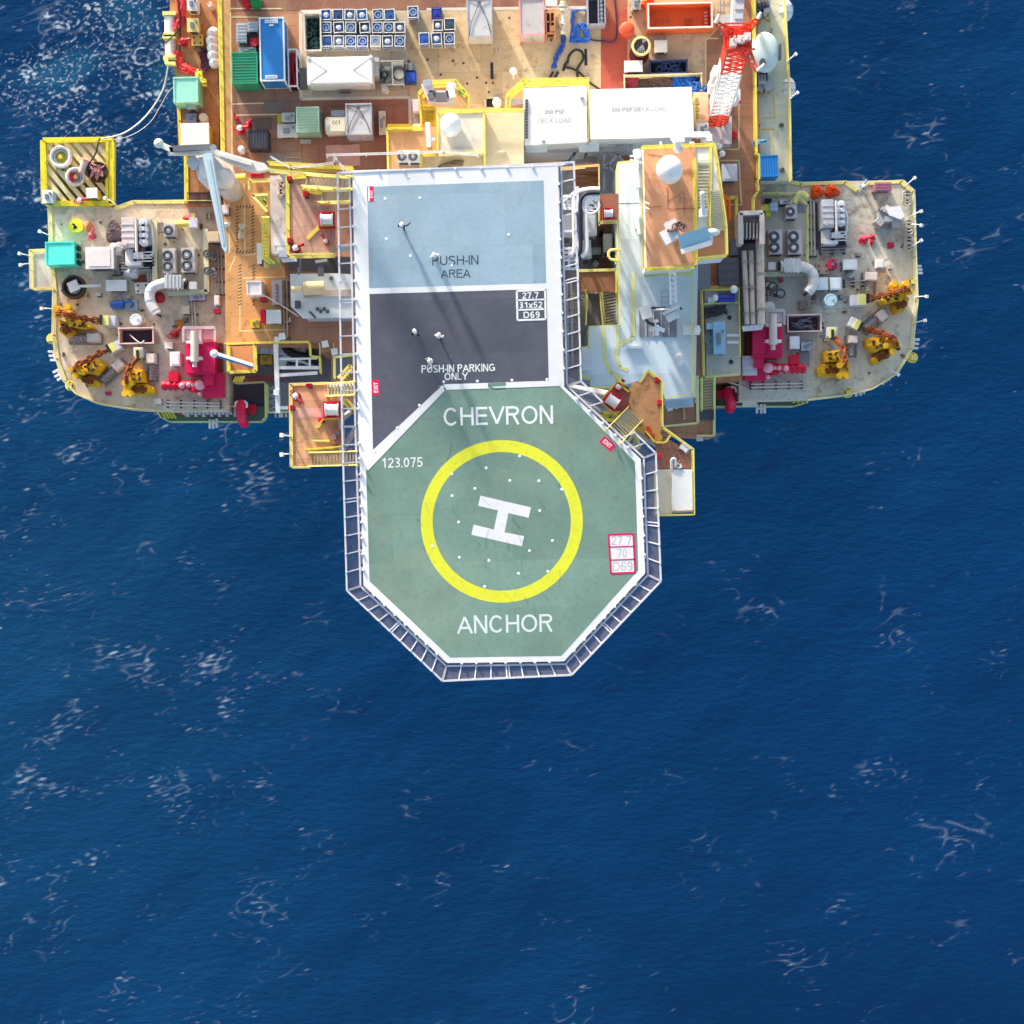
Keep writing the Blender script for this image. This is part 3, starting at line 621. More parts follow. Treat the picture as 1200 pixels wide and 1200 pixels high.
# ============================================================ SEA
def make_sea():
    N = 1200; L = 156.; rs = np.random.RandomState(11)
    kx = np.fft.fftfreq(N, L/N)*2*np.pi; KX, KY = np.meshgrid(kx, kx); KK = np.sqrt(KX**2+KY**2); KK[0, 0] = 1e-6
    def field(spec):
        ph = rs.randn(N, N)+1j*rs.randn(N, N); return np.real(np.fft.ifft2(ph*np.sqrt(spec)))
    def norm(f): return (f-f.mean())/f.std()
    wd = np.array([.35, -.94]); cosf = (KX*wd[0]+KY*wd[1])/KK
    V0 = 7.0; Lp = V0*V0/9.81
    ph = np.exp(-1/(KK*Lp)**2)/KK**4*(.12+np.abs(cosf)**2)*np.exp(-(KK*.25)**2); ph[0, 0] = 0
    rnd = (rs.randn(N, N)+1j*rs.randn(N, N))*np.sqrt(ph)
    h = np.real(np.fft.ifft2(rnd)); sc = .11/h.std(); h *= sc; F = np.fft.fft2(h)
    dx = np.real(np.fft.ifft2(-1j*KX/KK*F)); dy = np.real(np.fft.ifft2(-1j*KY/KK*F)); ch = 1.15
    dxx = np.real(np.fft.ifft2(KX*KX/KK*F)); dyy = np.real(np.fft.ifft2(KY*KY/KK*F)); dxy = np.real(np.fft.ifft2(KX*KY/KK*F))
    J = (1-ch*dxx)*(1-ch*dyy)-(ch*dxy)**2
    band = lambda k0, s, an=1.: np.exp(-((np.sqrt((KX*an)**2+(KY/an)**2)-k0)/s)**2)
    fil1 = norm(field(band(2*np.pi/3.4, 1.0, 1.25))); fil2 = norm(field(band(2*np.pi/1.7, 1.9, 1.2)))
    patch = norm(field(band(2*np.pi/13., .22, 1.2))); patch2 = norm(field(band(2*np.pi/5., .7, 1.5))); big = norm(field(band(2*np.pi/40., .1)))
    fine = norm(field(band(2*np.pi/.75, 4., 1.2)))
    lace = np.maximum(np.exp(-(fil1/.1)**2), .8*np.exp(-(fil2/.13)**2))
    ax = (np.arange(N)+.5)/N*L-L/2; X, Y = np.meshgrid(ax, ax)
    px = 600+X/.0976; py = 600-Y/.0976
    g = lambda cx, cy, sx, sy: np.exp(-((px-cx)/sx)**2-((py-cy)/sy)**2)
    churn = np.clip(g(160, 90, 120, 150)+.75*g(30, 80, 130, 70)+.35*g(60, 330, 60, 200)+.3*g(30, 200, 80, 60), 0, 1)      # white water where the swell meets the hull
    dens = .30*g(150, 520, 170, 70)+.25*g(20, 330, 60, 160)+.2*g(330, 560, 90, 60)+.30*g(40, 860, 230, 240)+.18*g(250, 900, 220, 220)+.1*g(1150, 250, 160, 220)+.1*g(1080, 900, 220, 280)-.5*g(760, 640, 230, 200)-.3*g(1000, 800, 260, 400)-.12*g(600, 1100, 300, 200)-.25*g(500, 900, 160, 300)
    sst = lambda v, a, b: np.clip((v-a)/(b-a), 0, 1)**2*(3-2*np.clip((v-a)/(b-a), 0, 1))
    ca, sa = np.cos(.22), np.sin(.22); KA = KX*ca+KY*sa; KC = -KX*sa+KY*ca
    ab = lambda k0, s, an: np.exp(-((np.sqrt((KA*an)**2+KC**2)-k0)/s)**2)
    sA = norm(field(ab(2*np.pi/.95, 2.2, 2.6))); sB = norm(field(ab(2*np.pi/1.9, 1.2, 2.2))); mid = norm(field(ab(2*np.pi/9., .35, 1.3))); mid2 = norm(field(band(2*np.pi/4.5, .6)))
    crest = sst(-J, -(J.mean()-1.2*J.std()), -(J.mean()-3.*J.std()))
    clus = norm(field(ab(2*np.pi/16., .3, 1.5))); vary = .5+.5*sst(norm(field(band(2*np.pi/2.5, .8))), -1.2, 1.6)
    sC = norm(field(ab(2*np.pi/2.4, .9, 2.3))); sD = norm(field(ab(2*np.pi/1.1, 1.5, 2.4)))
    gate = mid+.5*mid2+.7*clus+.3*big+.5*crest+dens*2.
    lines = np.exp(-(sC/.17)**2)
    sE = norm(field(ab(2*np.pi/.52, 3.4, 3.8)))
    fl = sst(sE+.65*mid+.4*mid2+.5*clus+.35*crest+dens*2.6, 2.75, 5.2)*vary*.6
    fb = sst(sA+.9*mid+.45*mid2+.7*clus+.6*crest+dens*2.2, 5., 7.)*vary*.6*sst(fine, -1.3, .8)
    faint = lines*sst(gate+.6*sA, 1., 3.4)*.18
    lac = lace*sst(.55*patch+3.4*churn+.25*fine+.3*dens, 1.75, 3.8)*sst(fine, -.9, .8)*.85
    core = sst(patch2+1.6*churn+.4*fil2+.4*fil1, 2.8, 4.)*.8*sst(fine, -.7, .8)*sst(churn, .08, .4)
    foam = np.clip(fl+fb+faint+lac+core, 0, 1); aer = np.clip(churn*.35*sst(patch, .2, 2)+foam*.25+.16*g(40, 780, 280, 420)+.05*g(600, 1150, 500, 250), 0, 1)
    edge = np.clip((L/2-np.maximum(np.abs(X), np.abs(Y)))/12., 0, 1)
    co = np.stack([X+ch*.6*dx*edge, Y+ch*.6*dy*edge, h*edge], -1).reshape(-1, 3)
    i = np.arange(N-1); a = (i[:, None]*N+i[None, :]).ravel(); q = np.stack([a, a+1, a+N+1, a+N], -1)
    nb = co.shape[0]; e = L/2-.5*L/N; FR = 6000.
    ring = np.array([(-FR, -FR, 0), (FR, -FR, 0), (FR, FR, 0), (-FR, FR, 0)]); c4 = [0, N-1, N*N-1, N*(N-1)]
    co = np.vstack([co, ring]); rq = np.array([[nb, nb+1, c4[1], c4[0]], [nb+1, nb+2, c4[2], c4[1]], [nb+2, nb+3, c4[3], c4[2]], [nb+3, nb, c4[0], c4[3]]])
    q = np.vstack([q, rq]); me = bpy.data.meshes.new('sea'); me.vertices.add(len(co)); me.vertices.foreach_set('co', co.ravel().astype(np.float32))
    me.loops.add(q.size); me.loops.foreach_set('vertex_index', q.ravel().astype(np.int32)); me.polygons.add(len(q))
    me.polygons.foreach_set('loop_start', (np.arange(len(q))*4).astype(np.int32)); me.polygons.foreach_set('use_smooth', np.ones(len(q), bool)); me.update(calc_edges=True)
    for nme, f in (('foam', foam*edge), ('aerated', aer*edge)):
        at = me.attributes.new(nme, 'FLOAT', 'POINT'); at.data.foreach_set('value', np.concatenate([f.ravel(), np.zeros(4)]).astype(np.float32))
    m = bpy.data.materials.new('sea_water'); m.use_nodes = True; nt = m.node_tree; b = nt.nodes['Principled BSDF']; geo = nt.nodes.new('ShaderNodeNewGeometry')
    n1 = node(nt, 'ShaderNodeTexNoise', Scale=1.6, Detail=6., Roughness=.6); n2 = node(nt, 'ShaderNodeTexNoise', Scale=4.5, Detail=5., Roughness=.7); n3 = node(nt, 'ShaderNodeTexNoise', Scale=.03, Detail=4.)
    for n in (n1, n2, n3): nt.links.new(geo.outputs['Position'], n.inputs['Vector'])
    at = nt.nodes.new('ShaderNodeAttribute'); at.attribute_name = 'foam'; ae = nt.nodes.new('ShaderNodeAttribute'); ae.attribute_name = 'aerated'
    deep = mixc(nt, ramp(nt, n3.outputs[0], .35, .65), (.001, .030, .103, 1), (.0014, .039, .130, 1))
    deep = mixc(nt, ae.outputs['Fac'], deep, (.02, .13, .24, 1))
    br = nt.nodes.new('ShaderNodeMath'); br.operation = 'MULTIPLY'
    nt.links.new(at.outputs['Fac'], br.inputs[0]); nt.links.new(ramp(nt, n2.outputs[0], .3, .6, (.25, .25, .25, 1)), br.inputs[1])
    nt.nodes.remove(b); out = nt.nodes['Material Output']
    flat = nt.nodes.new('ShaderNodeCombineXYZ'); flat.inputs[2].default_value = 1
    body = nt.nodes.new('ShaderNodeBsdfDiffuse'); nt.links.new(deep, body.inputs[0])       # light scattered back from below the surface
    nm = nt.nodes.new('ShaderNodeMix'); nm.data_type = 'VECTOR'; nm.inputs[0].default_value = .55; nt.links.new(flat.outputs[0], nm.inputs[4]); nt.links.new(nm.outputs[1], body.inputs['Normal'])
    mp = node(nt, 'ShaderNodeMapping'); mp.inputs['Rotation'].default_value = (0, 0, -.22); mp.inputs['Scale'].default_value = (.45, 1., 1.); nt.links.new(geo.outputs['Position'], mp.inputs[0]); nt.links.new(mp.outputs[0], n1.inputs['Vector'])
    bp = node(nt, 'ShaderNodeBump', Strength=.8, Distance=.3); nt.links.new(n1.outputs[0], bp.inputs['Height']); nt.links.new(bp.outputs[0], nm.inputs[5])
    gl = nt.nodes.new('ShaderNodeBsdfGlossy'); gl.inputs['Roughness'].default_value = .14; bg_ = node(nt, 'ShaderNodeBump', Strength=.45, Distance=.2); nt.links.new(n1.outputs[0], bg_.inputs['Height']); nt.links.new(bg_.outputs[0], gl.inputs['Normal'])
    fr = nt.nodes.new('ShaderNodeFresnel'); fr.inputs[0].default_value = 1.33; nt.links.new(bg_.outputs[0], fr.inputs[1])
    ms = nt.nodes.new('ShaderNodeMixShader'); nt.links.new(fr.outputs[0], ms.inputs[0]); nt.links.new(body.outputs[0], ms.inputs[1]); nt.links.new(gl.outputs[0], ms.inputs[2])
    wf = nt.nodes.new('ShaderNodeBsdfDiffuse'); wf.inputs[0].default_value = (.62, .68, .76, 1)
    mf = nt.nodes.new('ShaderNodeMixShader'); nt.links.new(br.outputs[0], mf.inputs[0]); nt.links.new(ms.outputs[0], mf.inputs[1]); nt.links.new(wf.outputs[0], mf.inputs[2]); nt.links.new(mf.outputs[0], out.inputs[0])
    me.materials.append(m); o = bpy.data.objects.new('sea', me); COL.objects.link(o); o['kind'] = 'structure'
make_sea()
# ============================================================ DECKS
BRN = mat('bf8464', .75, stain=.35, wear=.16, seam=(2.4, 1.2, .02), rust=.12, grime=.16)
main = M(); main.pp([(254,-25),(256,0),(260,180),(264,300),(264,403),(297,403),(376,402),(376,414),(388,414),(388,468),(430,480),(700,478),(740,500),(780,508),(838,512),(839,445),(869,445),(868,384),(894,384),(891,215),(886,0),(884,-25)], MD, 6)
deck = structure('main_deck', main, BRN)
UP = [.004]
def coat(px, col, z=MD, up=None, **k):
    UP[0] += .0015; up = UP[0]; m = M(); m.sheet(px, z+up); return structure('deck_coating', m, mat(col, .75, stain=.35, **k), deck)
coat([(352,14),(480,12),(480,116),(352,116)], 'cbbba6', wear=.1, grime=.2, seam=(3, 3, .02))
coat([(480.3,12),(704,9),(704,112),(704,205),(480.3,205)], 'e2c8a0', wear=.1, grime=.16, rust=.2, seam=(4, 3, .015))
coat([(735.3,-24),(862,-24),(855,20),(828,48),(828,112),(735.3,112)], 'dec19a', wear=.12, grime=.2, rust=.25, seam=(4, 3, .015))
coat([(704.3,-24),(735,-24),(735,112),(704.3,112)], 'c25a48', wear=.08, seam=(3, 6, .01))
coat([(270,-24.5),(884,-24.5),(884,-24),(704,-24),(704,9),(352,12),(270,14)], '9a6854', wear=.14, seam=(2.4, 1.2, .02), grime=.2)
coat([(352,117.5),(480,117.5),(480,200),(352,200)], 'a9705a', wear=.12, seam=(1.6, 3., .03))
coat([(270,66),(351,66),(351,200),(312,200),(270,135)], 'a07868', wear=.14, seam=(2.4, 1.2, .02))
coat([(256,-24.5),(269.5,-24.5),(271,60),(274,205),(262,205)], 'dfac74', wear=.1, seam=(5, 2, .01), rust=.2)
coat([(262.5,205.5),(334,205.5),(334,402.5),(264.5,402.5)], 'e2a66a', wear=.12, seam=(2.4, 2.4, .015), rust=.2)
coat([(334.5,303),(414,303),(414,402),(334.5,402)], 'b07e66', wear=.12, seam=(1.6, 3., .02))
coat([(658,120),(700,120),(700,470),(658,470)], 'a2a5aa', wear=.15, grime=.2)
LINE = mat('f3d9a0', .6, wear=.1); LINEY = mat('f0c850', .6, wear=.12, rust=.1); LINEW = mat('e9dccb', .6)
def marks(name, lst, material, z=MD, w=.12):
    m = M()
    for px in lst: m.line(px, z+.012, w, .012)
    structure(name, m, material, deck)
marks('painted_line', [[(270,10),(330,10)],[(270,20),(303,20)],[(271,122),(333,120)],[(272,135),(327,134)],[(270,14),(272,200)],[(268,207),(269,296)],[(286,215),(287,300)],[(284,300),(300,297)],[(281,388),(395,384)],[(284,326),(340,324)],[(276,300),(268,318)],[(281,318),(281,388)],[(374,396),(376,432)],[(391,396),(391,420)],[(374,398),(330,399)],[(866,80),(866,175),(830,175)],[(830,188),(866,188),(869,240),(846,240)],[(827,45),(842,45)],[(827,45),(827,110)]], LINE)
marks('hatch_border', [[(279+i*3.7, 240.5), (277+i*3.7, 244)] for i in range(6)]+[[(276.5, 247+i*3.8), (280, 245+i*3.8)] for i in range(13)]+[[(298, 241+i*3.8), (294.5, 243.5+i*3.8)] for i in range(14)]+[[(279+i*3.7, 293.5), (276.6+i*3.7, 297)] for i in range(6)]+[[(279.5, 312+i*3.8), (283, 310+i*3.8)] for i in range(13)]+[[(299, 310+i*3.8), (295.5, 312.5+i*3.8)] for i in range(13)], mat('5e3820', .7), w=.1)
marks('laydown_edge', [[(352,14),(352.6,116),(480,114)],[(352,13.5),(400,12.5)],[(704,8.5),(500,11)],[(480,115),(481,150)]], LINEW, w=.28)
# pale walkway on the right, strip deck on the left
m = M(); m.pp([(886.5,-25),(887,0),(888.5,100),(891,212),(927,211),(926,100),(920,0),(918,-25)], SD, 5); structure('side_deck', m, mat('dedcc2', .7, stain=.4, wear=.1, grime=.16, seam=(4, 6, .012)))
m = M(); m.pp([(199,-25),(199,15),(193,16),(193,66),(202,70),(206,95),(209,172),(216,175),(216,240),(258.5,240),(257,175),(254.5,0),(252,-25)], 28, 4); structure('side_deck', m, mat('c98c5e', .75, wear=.16, seam=(1.2, 3, .02), rust=.25))
# corner decks on the columns
BEI = mat('eddcc4', .7, stain=.55, wear=.1, grime=.2, rust=.22, seam=(5, 5, .01)); BEI2 = mat('e6e0cc', .7, stain=.5, wear=.1, grime=.2, rust=.25, seam=(5, 5, .01))
m = M(); m.pp([(56,239),(133,243),(136,245),(155,235),(262,233),(266,300),(268,482),(200,482),(178,481),(148,479),(112,473),(88,462),(73,446),(64,420),(60,392),(61,340),(57,300)], CD, 3); cl = structure('corner_deck', m, BEI)
m = M(); m.pp([(34,292),(60,291),(60.5,338),(35,338)], CD-.05, 2); structure('side_deck', m, mat('e3d6cc', .7, grime=.15))
m = M(); m.pp([(884,214),(940,213),(1060,211),(1072,223),(1074,300),(1076,352),(1070,408),(1052,438),(1024,455),(990,463),(948,468),(866,470),(866,384),(884,384)], CD, 3); cr = structure('corner_deck', m, BEI2)
m = M(); m.pp([(892,322),(946,322),(946,467),(870,468),(870,386),(892,386)], CD+.008, .006); structure('deck_coating', m, mat('d3cdc0', .7, stain=.4, wear=.1, grime=.2), cr)
m = M(); m.pp([(893,232),(946,232),(946,320),(893,320)], CD+.008, .006); structure('deck_coating', m, mat('e2dbc8', .7, wear=.08), cr)
m = M(); m.pp([(182,256),(241,258),(242,343),(182,344)], CD+.008, .006); structure('deck_coating', m, mat('ecdec4', .7, stain=.3, wear=.08), cl)
m = M(); m.pp([(183,470),(195,491),(308,491),(312,482),(336,482),(425,482),(425,385),(260,385),(262,470)], LD, 2); structure('lower_deck', m, mat('8f8a90', .7, wear=.2, grime=.2, seam=(2, 1.2, .02)))
m = M(); m.pp([(838,478),(930,474),(944,468),(944,440),(838,440)], LD, 2); structure('lower_deck', m, mat('77756e', .7, wear=.2, grime=.2))
rr = random.Random(9)
for x0, x1, par in ((70, 255, cl), (880, 1062, cr)):
    m = M()
    for k in range(60):
        q = P(rr.uniform(x0, x1), rr.uniform(250, 462), CD); r_ = rr.uniform(.06, .16)
        m.cyl(q, q+Vector((0, 0, .05)), r_, n=8) if k % 3 else m.obox(q+Vector((0, 0, .1)), (r_*3, r_*1.2, .2), rr.uniform(0, 3))
    structure('pad_eye', m, mat('6b625a', .6), par)['kind'] = 'stuff'
# columns
# ============================================================ HELIDECK
hel = T('helideck', 'big white helicopter deck with green octagon and yellow ring circle', 'helideck', P(588, 611, HD))
ho = hel.o
O = [(413,201),(420,500),(426,686),(524,777),(661,775),(756,672),(751,538),(661,453),(654,194)]
DECKW = mat('fbfbfb', .55, wear=.03, grime=.04, seam=(3.5, 30, .006))
m = hel.m(); m.pp(O, HD, .7); hel.part('deck_slab', m, DECKW)
def pad(name, px, col, up, **k):
    m = hel.m(); m.sheet(px, HD+up); return hel.part(name, m, mat(col, .7, **k))
pad('landing_surface', [(429,551),(521.5,457),(655,451.5),(744,541),(748,668),(658,768.5),(527.5,770.5),(433,681)], '7b9a8c', .006, wear=.12, grime=.16, stain=.1, seam=(9, 3.6, .006))
pad('push_in_surface', [(430.5,219),(637,211.5),(640,331.5),(432.5,337.5)], '9cb6c7', .006, wear=.08, grime=.12, stain=.08, seam=(4, 4, .005))
pad('parking_surface', [(433,344.5),(640.5,338.5),(643,446),(519.5,450.5),(437,527)], '5a5c69', .006, wear=.16, grime=.14, seam=(4, 4, .005))
m = hel.m(); m.sheet([(512,451.8),(643,446),(646,449),(519,456)], HD+.009); hel.part('landing_surface', m, mat('6f8f83', .7))
m = hel.m(); m.line([(429,549),(520.5,453.6),(572,452)], HD+.018, .42, .012); m.line([(593,451.4),(656,449)], HD+.018, .42, .012); hel.part('edge_line', m, DECKW)
m = hel.m(); m.line([(572,452),(580,456),(593,455)], HD+.014, .07, .008); hel.part('edge_line', m, mat('3f6a58', .6))
# touchdown ring
m = hel.m(); n = 96; c = P(588, 611, HD+.008); s = S(HD); v = []
for i in range(n):
    a = 2*math.pi*i/n; v += [c+Vector((math.cos(a)*95*s, math.sin(a)*95.3*s, 0)), c+Vector((math.cos(a)*81*s, math.sin(a)*81.3*s, 0))]
m.add(v, [(2*i, 2*((i+1) % n), 2*((i+1) % n)+1, 2*i+1) for i in range(n)]); hel.part('touchdown_ring', m, mat('e8e83c', .55, wear=.07, grime=.14))
m = hel.m(); m.sheet([(562.9,580.8),(622.2,594.6),(619.4,606.7),(595.8,601.3),(591.2,623.8),(614.3,628.3),(611.6,640.1),(552.4,626.6),(555,614.7),(578.7,620.5),(583.6,598.1),(560.3,592.7)], HD+.008); hel.part('letter_h', m, mat('f2f0f2', .55, wear=.05, grime=.1))
LW = mat('f0f2f0', .55, wear=.05, grime=.16); LWB = mat('dfeae6', .55, wear=.05); LG = mat('4a5560', .6); LGR = mat('b9bfc0', .6)
def let(s, x, y, w, mt, z=HD+.010, **k): return lettering(s, x, y, w, z, mt, ho, hel.loc, **k)
let('CHEVRON', 584, 487, 128, LW, bold=.012, hpx=21.5); let('ANCHOR', 592, 731, 111, LWB, bold=.012, hpx=21); let('123.075', 471, 542, 48, LW, bold=.015, hpx=11.5)
let('PUSH-IN', 533.5, 305, 54, LG, bold=.01, hpx=11); let('AREA', 534, 320.5, 34, LG, bold=.01, hpx=10)
let('PUSH-IN PARKING', 537, 431.5, 86, LW, bold=.03, hpx=9); let('ONLY', 534.5, 441, 27, LW, bold=.03, hpx=8.5)
m = hel.m(); q = [(605.6,341.2),(638.6,338.6),(639.4,374.4),(606.2,375.2)]; m.line([(605.6,341),(638.8,339.6),(639.4,374),(606.4,375.3)], HD+.016, .15, .012, True); m.line([(606,351.9),(638.8,350.8)], HD+.016, .12, .012); m.line([(606.2,363.3),(639,362.2)], HD+.016, .12, .012); hel.part('number_frame', m, LW)
let('27.7', 621.5, 346.2, 19, LW, bold=.03, hpx=7.5); let('31x52', 622, 357.3, 27, LW, bold=.03, hpx=7.5); let('D69', 623, 368.8, 19, LW, bold=.03, hpx=7.5)
m = hel.m(); m.sheet([(712.5,626),(742.5,625),(745,671),(715.5,672)], HD+.007); hel.part('number_panel', m, mat('f3eaec', .6, wear=.04))
m = hel.m(); m.line([(713,626.6),(742.2,625.6),(744.4,671),(716,672)], HD+.018, .14, .012, True); m.line([(714,641),(743,640)], HD+.018, .08, .012); m.line([(715,656.3),(744,655.3)], HD+.018, .08, .012); hel.part('number_frame', m, mat('d8245c', .5))
let('27 7', 728.2, 633.2, 23, LGR, hpx=10); let('70', 729, 648.3, 11, LGR, hpx=9.5); let('D69', 729.7, 663.7, 23, LGR, hpx=10)
EXR = mat('de1f56', .5, wear=.05)
for x, y, w, h, a, w2 in ((434, 227.3, 7.6, 18, TILT, 9), (440.4, 454, 8.6, 18.5, TILT, 12), (712, 520, 17.5, 9.5, rad(-42), 11.5)):
    c = P(x, y, HD+.01); m = hel.m(); m.obox(c, (w*s, h*s, .008), a); o_ = hel.part('exit_panel', m, EXR)
    lettering('EXIT', x, y, w2, HD+.0155, LW, ho, hel.loc, rot=a if h < w else rad(91), bold=.04, hpx=5)
m = hel.m(); m.obox(P(432.2, 227.5, HD+.018), (2.0*s, 17*s, .008), TILT); hel.part('exit_panel', m, LW)
rr = random.Random(31); m = hel.m()
for k in range(26):
    a = rr.uniform(0, 6.28); q = rr.uniform(5, 120); x, y = 588+q*math.cos(a), 611+q*math.sin(a); b_ = rr.uniform(-.6, .6)+1.3; L_ = rr.uniform(6, 22)
    m.line([(x-L_*math.cos(b_)/2, y-L_*math.sin(b_)/2), (x+rr.uniform(-1, 1), y), (x+L_*math.cos(b_)/2, y+L_*math.sin(b_)/2)], HD+.015, rr.uniform(.05, .16), .002)
o_ = hel.part('tyre_scuff', m, mat('50605a', .8, alpha=.06, bump=0)); o_['kind'] = 'stuff'
# deck lights, tie-downs
LITE = mat('eef6f4', .4, wear=.02)
pts = [(569.8,548.5),(597.5,563.3),(631.6,563.7),(556.7,572.7),(529.9,581),(632.6,598.7),(537.5,612),(647.5,633.7),(620.6,645.5),(538.4,653.4),(573,657),(607.7,672.2),
       (529.5,555.5),(658.5,573.5),(642,669.8),(609,534.5),(568,687.6),(507,640),(451.5,233),(492,232),(452.8,280),(481,300),(529.5,310.8),(596,275),(478,208),(540,206.3),(520,447.5),(559.5,446.7),(600,445.6),(641,444.8),(491.5,475),(465.5,501.5),(439.5,529)]
m0 = M(); m0.cyl((0, 0, 0), (0, 0, .015), .11, .09, 12)
for x, y in pts: l = make('deck_light', m0, LITE, ho); l.location = P(x, y, HD+.006)-hel.loc
# safety net all round
NT = [(395.5,203),(401,500),(406.5,692),(518.5,798),(670,791),(774.5,681),(768.5,531),(681,447),(672.5,190)]
netm = mat('8c8a98', .9, wear=.1, alpha=.32, bump=0); netm2 = mat('8a8690', .9, wear=.1, alpha=.13, bump=0); frame = hel.m(); gut = hel.m(); zN = HD-.25
segn = [14, 9, 9, 8, 9, 7, 7, 13]; cen = (588, 520)
inn = []
for (x, y), (X, Y) in zip(O, NT): d = math.hypot(X-x, Y-y); inn.append((x+(X-x)*3.6/d, y+(Y-y)*3.6/d))
for i in range(8):
    a, b, A, B = inn[i], inn[i+1], NT[i], NT[i+1]; n = segn[i]
    L = lambda p, q, t: (p[0]+(q[0]-p[0])*t, p[1]+(q[1]-p[1])*t)
    [frame.beam(P(*L(A, B, u), zN+.25), P(*L(A, B, v), zN+.25), .13) for u, v in (((0, .3), (.72, 1)) if i == 6 else ((0, 1),))]; frame.beam(P(*a, zN), P(*b, zN), .13)
    for k in range(n+1):
        t = k/n
        if i == 6 and k in (3, 4): continue
        p, q = L(a, b, t), L(A, B, t); frame.beam(P(*p, zN), P(*q, zN+.25), .09 if 0 < k < n else .16)
        if k == n//2 and i != 6: t2 = t+.35/n/2; frame.beam(P(*L(a, b, t2), zN), P(*L(A, B, t2), zN+.25), .09)
        if 0 < k < n: e = L(O[i], O[i+1], t); frame.beam(P(*e, zN-.1), P(*p, zN-.1), .2); frame.beam(P(*q, zN-.1), P(*q, zN+.4), .1)
    for k in range(n):
        if i == 6 and k in (2, 3, 4): continue
        m = hel.m(); m.add([P(*L(a, b, k/n), zN-.02), P(*L(a, b, (k+1)/n), zN-.02), P(*L(A, B, (k+1)/n), zN+.22), P(*L(A, B, k/n), zN+.22)], [(0, 1, 2, 3)]); hel.part('net_panel', m, netm2 if i in (0, 7) else netm)
    gut.beam(P(*L(O[i], inn[i], .5), zN-.2), P(*L(O[i+1], inn[i+1], .5), zN-.2), .1)
    for k in range(n):
        if (k*7+i) % 3: p, q = L(O[i], O[i+1], (k+.1)/n), L(O[i], O[i+1], (k+.75)/n); off = .3; gut.beam(P(*L(p, L(inn[i], inn[i+1], (k+.1)/n), off), HD-.1), P(*L(q, L(inn[i], inn[i+1], (k+.75)/n), off), HD-.1), .09, .14)
frame.beam(P(*NT[8], zN+.25), P(*NT[0], zN+.25), .1); frame.beam(P(*inn[8], zN), P(*inn[0], zN), .16)
hel.part('net_frame', frame, mat('dcdae2', .5, wear=.08)); hel.part('gutter', gut, mat('7c7a86', .6))
m = hel.m()
for i, k in enumerate((14, 10, 8, 8, 8, 6, 6, 12, 8)):
    a, b = O[i], O[(i+1) % 9]
    for j in range(1, k): p = P(a[0]+(b[0]-a[0])*j/k, a[1]+(b[1]-a[1])*j/k, HD); m.cyl(p, p+Vector((0, 0, .14)), .11, n=8)
hel.part('perimeter_light', m, mat('f4f4f4', .4)).__setitem__('kind', 'stuff')
m = hel.m()
for x, y in ((440,240),(440,330),(440,440),(520,440),(640,240),(640,330),(640,440),(520,560),(600,560),(680,560),(520,650),(600,690),(690,640)):
    m.cyl(P(x, y, HD-.7)*1, Vector((P(x, y, HD).x*.8, P(x, y, HD).y*.6+11, 46)), .3, n=8)
for y in (240, 330, 440, 560, 650): m.beam(P(436, y, HD-1), P(644 if y < 500 else 735, y, HD-1), .35, .5)
hel.part('support_truss', m, LGREY)
# crew
person('person in dark clothes and white helmet standing with one arm out', 470.5, 263.5, HD+.01, rad(80), '232838', '20242f', .25, -1)
person('person in white shirt and helmet standing over the blue area wording', 508.5, 299, HD+.01, rad(100), 'f2f2f4', '4a4d5c', .2)
person('person in black clothes walking on the dark parking area', 486, 388.5, HD+.01, rad(120), '1b2030', '1b1e28', .4)
person('person in white shirt and dark trousers at the middle of the parking area', 513.6, 393, HD+.01, rad(70), 'e8e8f2', '2a2d3c', .2)
person('person in pale grey coveralls bending over the parking wording', 504, 422.5, HD+.01, rad(200), 'd9dcdf', 'b9bcc2', .5, 1)
# ============================================================ TOP LEFT MAIN DECK
for lab, x, col in (('red drum beside the green drum at the top edge left of the blue container', 288.5, 'd8202c'), ('green drum next to the red one above the blue container', 299, '1f9a4c')):
    drum('drum', lab, x, 2.5 if x < 295 else 1.5, 5 if x < 295 else 6.5, MD, 1., col, 'drum')
for lab, r, c in (('grey crate with dark slots, upper left of three near the red drum', (277,27,289,39), 'c3c6ca'), ('grey crate right against the blue container, level with the upper left one', (290,25,302,37), 'b9bec6'), ('grey crate with dark base just above the green container', (277,39,289,50), 'b4b8be')):
    cabinet('equipment_crate', lab, r, MD, 1.2, c, top='r', cat='crate', group='grey crates left of the blue container')
drum('drum', 'red drum squeezed between grey crates and the blue container', 298, 49, 5.5, MD, 1., 'c8203c', 'drum')
cabinet('pump_box', 'low grey pump box with white top bar above the dark green container', (280,55,300,63), MD, .9, '9aa6a4', top='k', cat='pump')
container('green_container', 'dark green corrugated container beside the long blue container', (271.5,61,302,98), MD, 2.6, '2f9c74', ribs='x', rusty=.08)
container('blue_container', 'long bright blue container with white edge frame and signs', (304,20,333.5,95), MD, 2.7, '2e86d0', 'eef2f8', smoothroof=True, rusty=0)
c = P(319, 25, MD+2.75)
for nm, x, y, w, h, lab in (('sign_plate', 318, 25, 15, 4, 'white lettered sign plate at upper end of blue container roof'), ('sign_plate', 318, 90, 14, 4, 'white lettered sign plate at lower end of blue container roof'), ('sign_plate', 318, 29.5, 5, 2, 'tiny white plate under the upper sign on the blue container')):
    q = P(x, y, MD+2.72); m = M(); m.box(-w/2*.08, -h/2*.08, 0, w/2*.08, h/2*.08, .02)
    o = solo(nm, lab, 'sign', m, WHITE, q, TILT)
    if w > 6: m = M(); [m.box(-w/2*.08+.12+k*.15, -.1, .02, -w/2*.08+.2+k*.15, .08, .03) for k in range(int(w*.08/.15)-1)]; make('lettering', m, mat('6f95c8', .6), o)
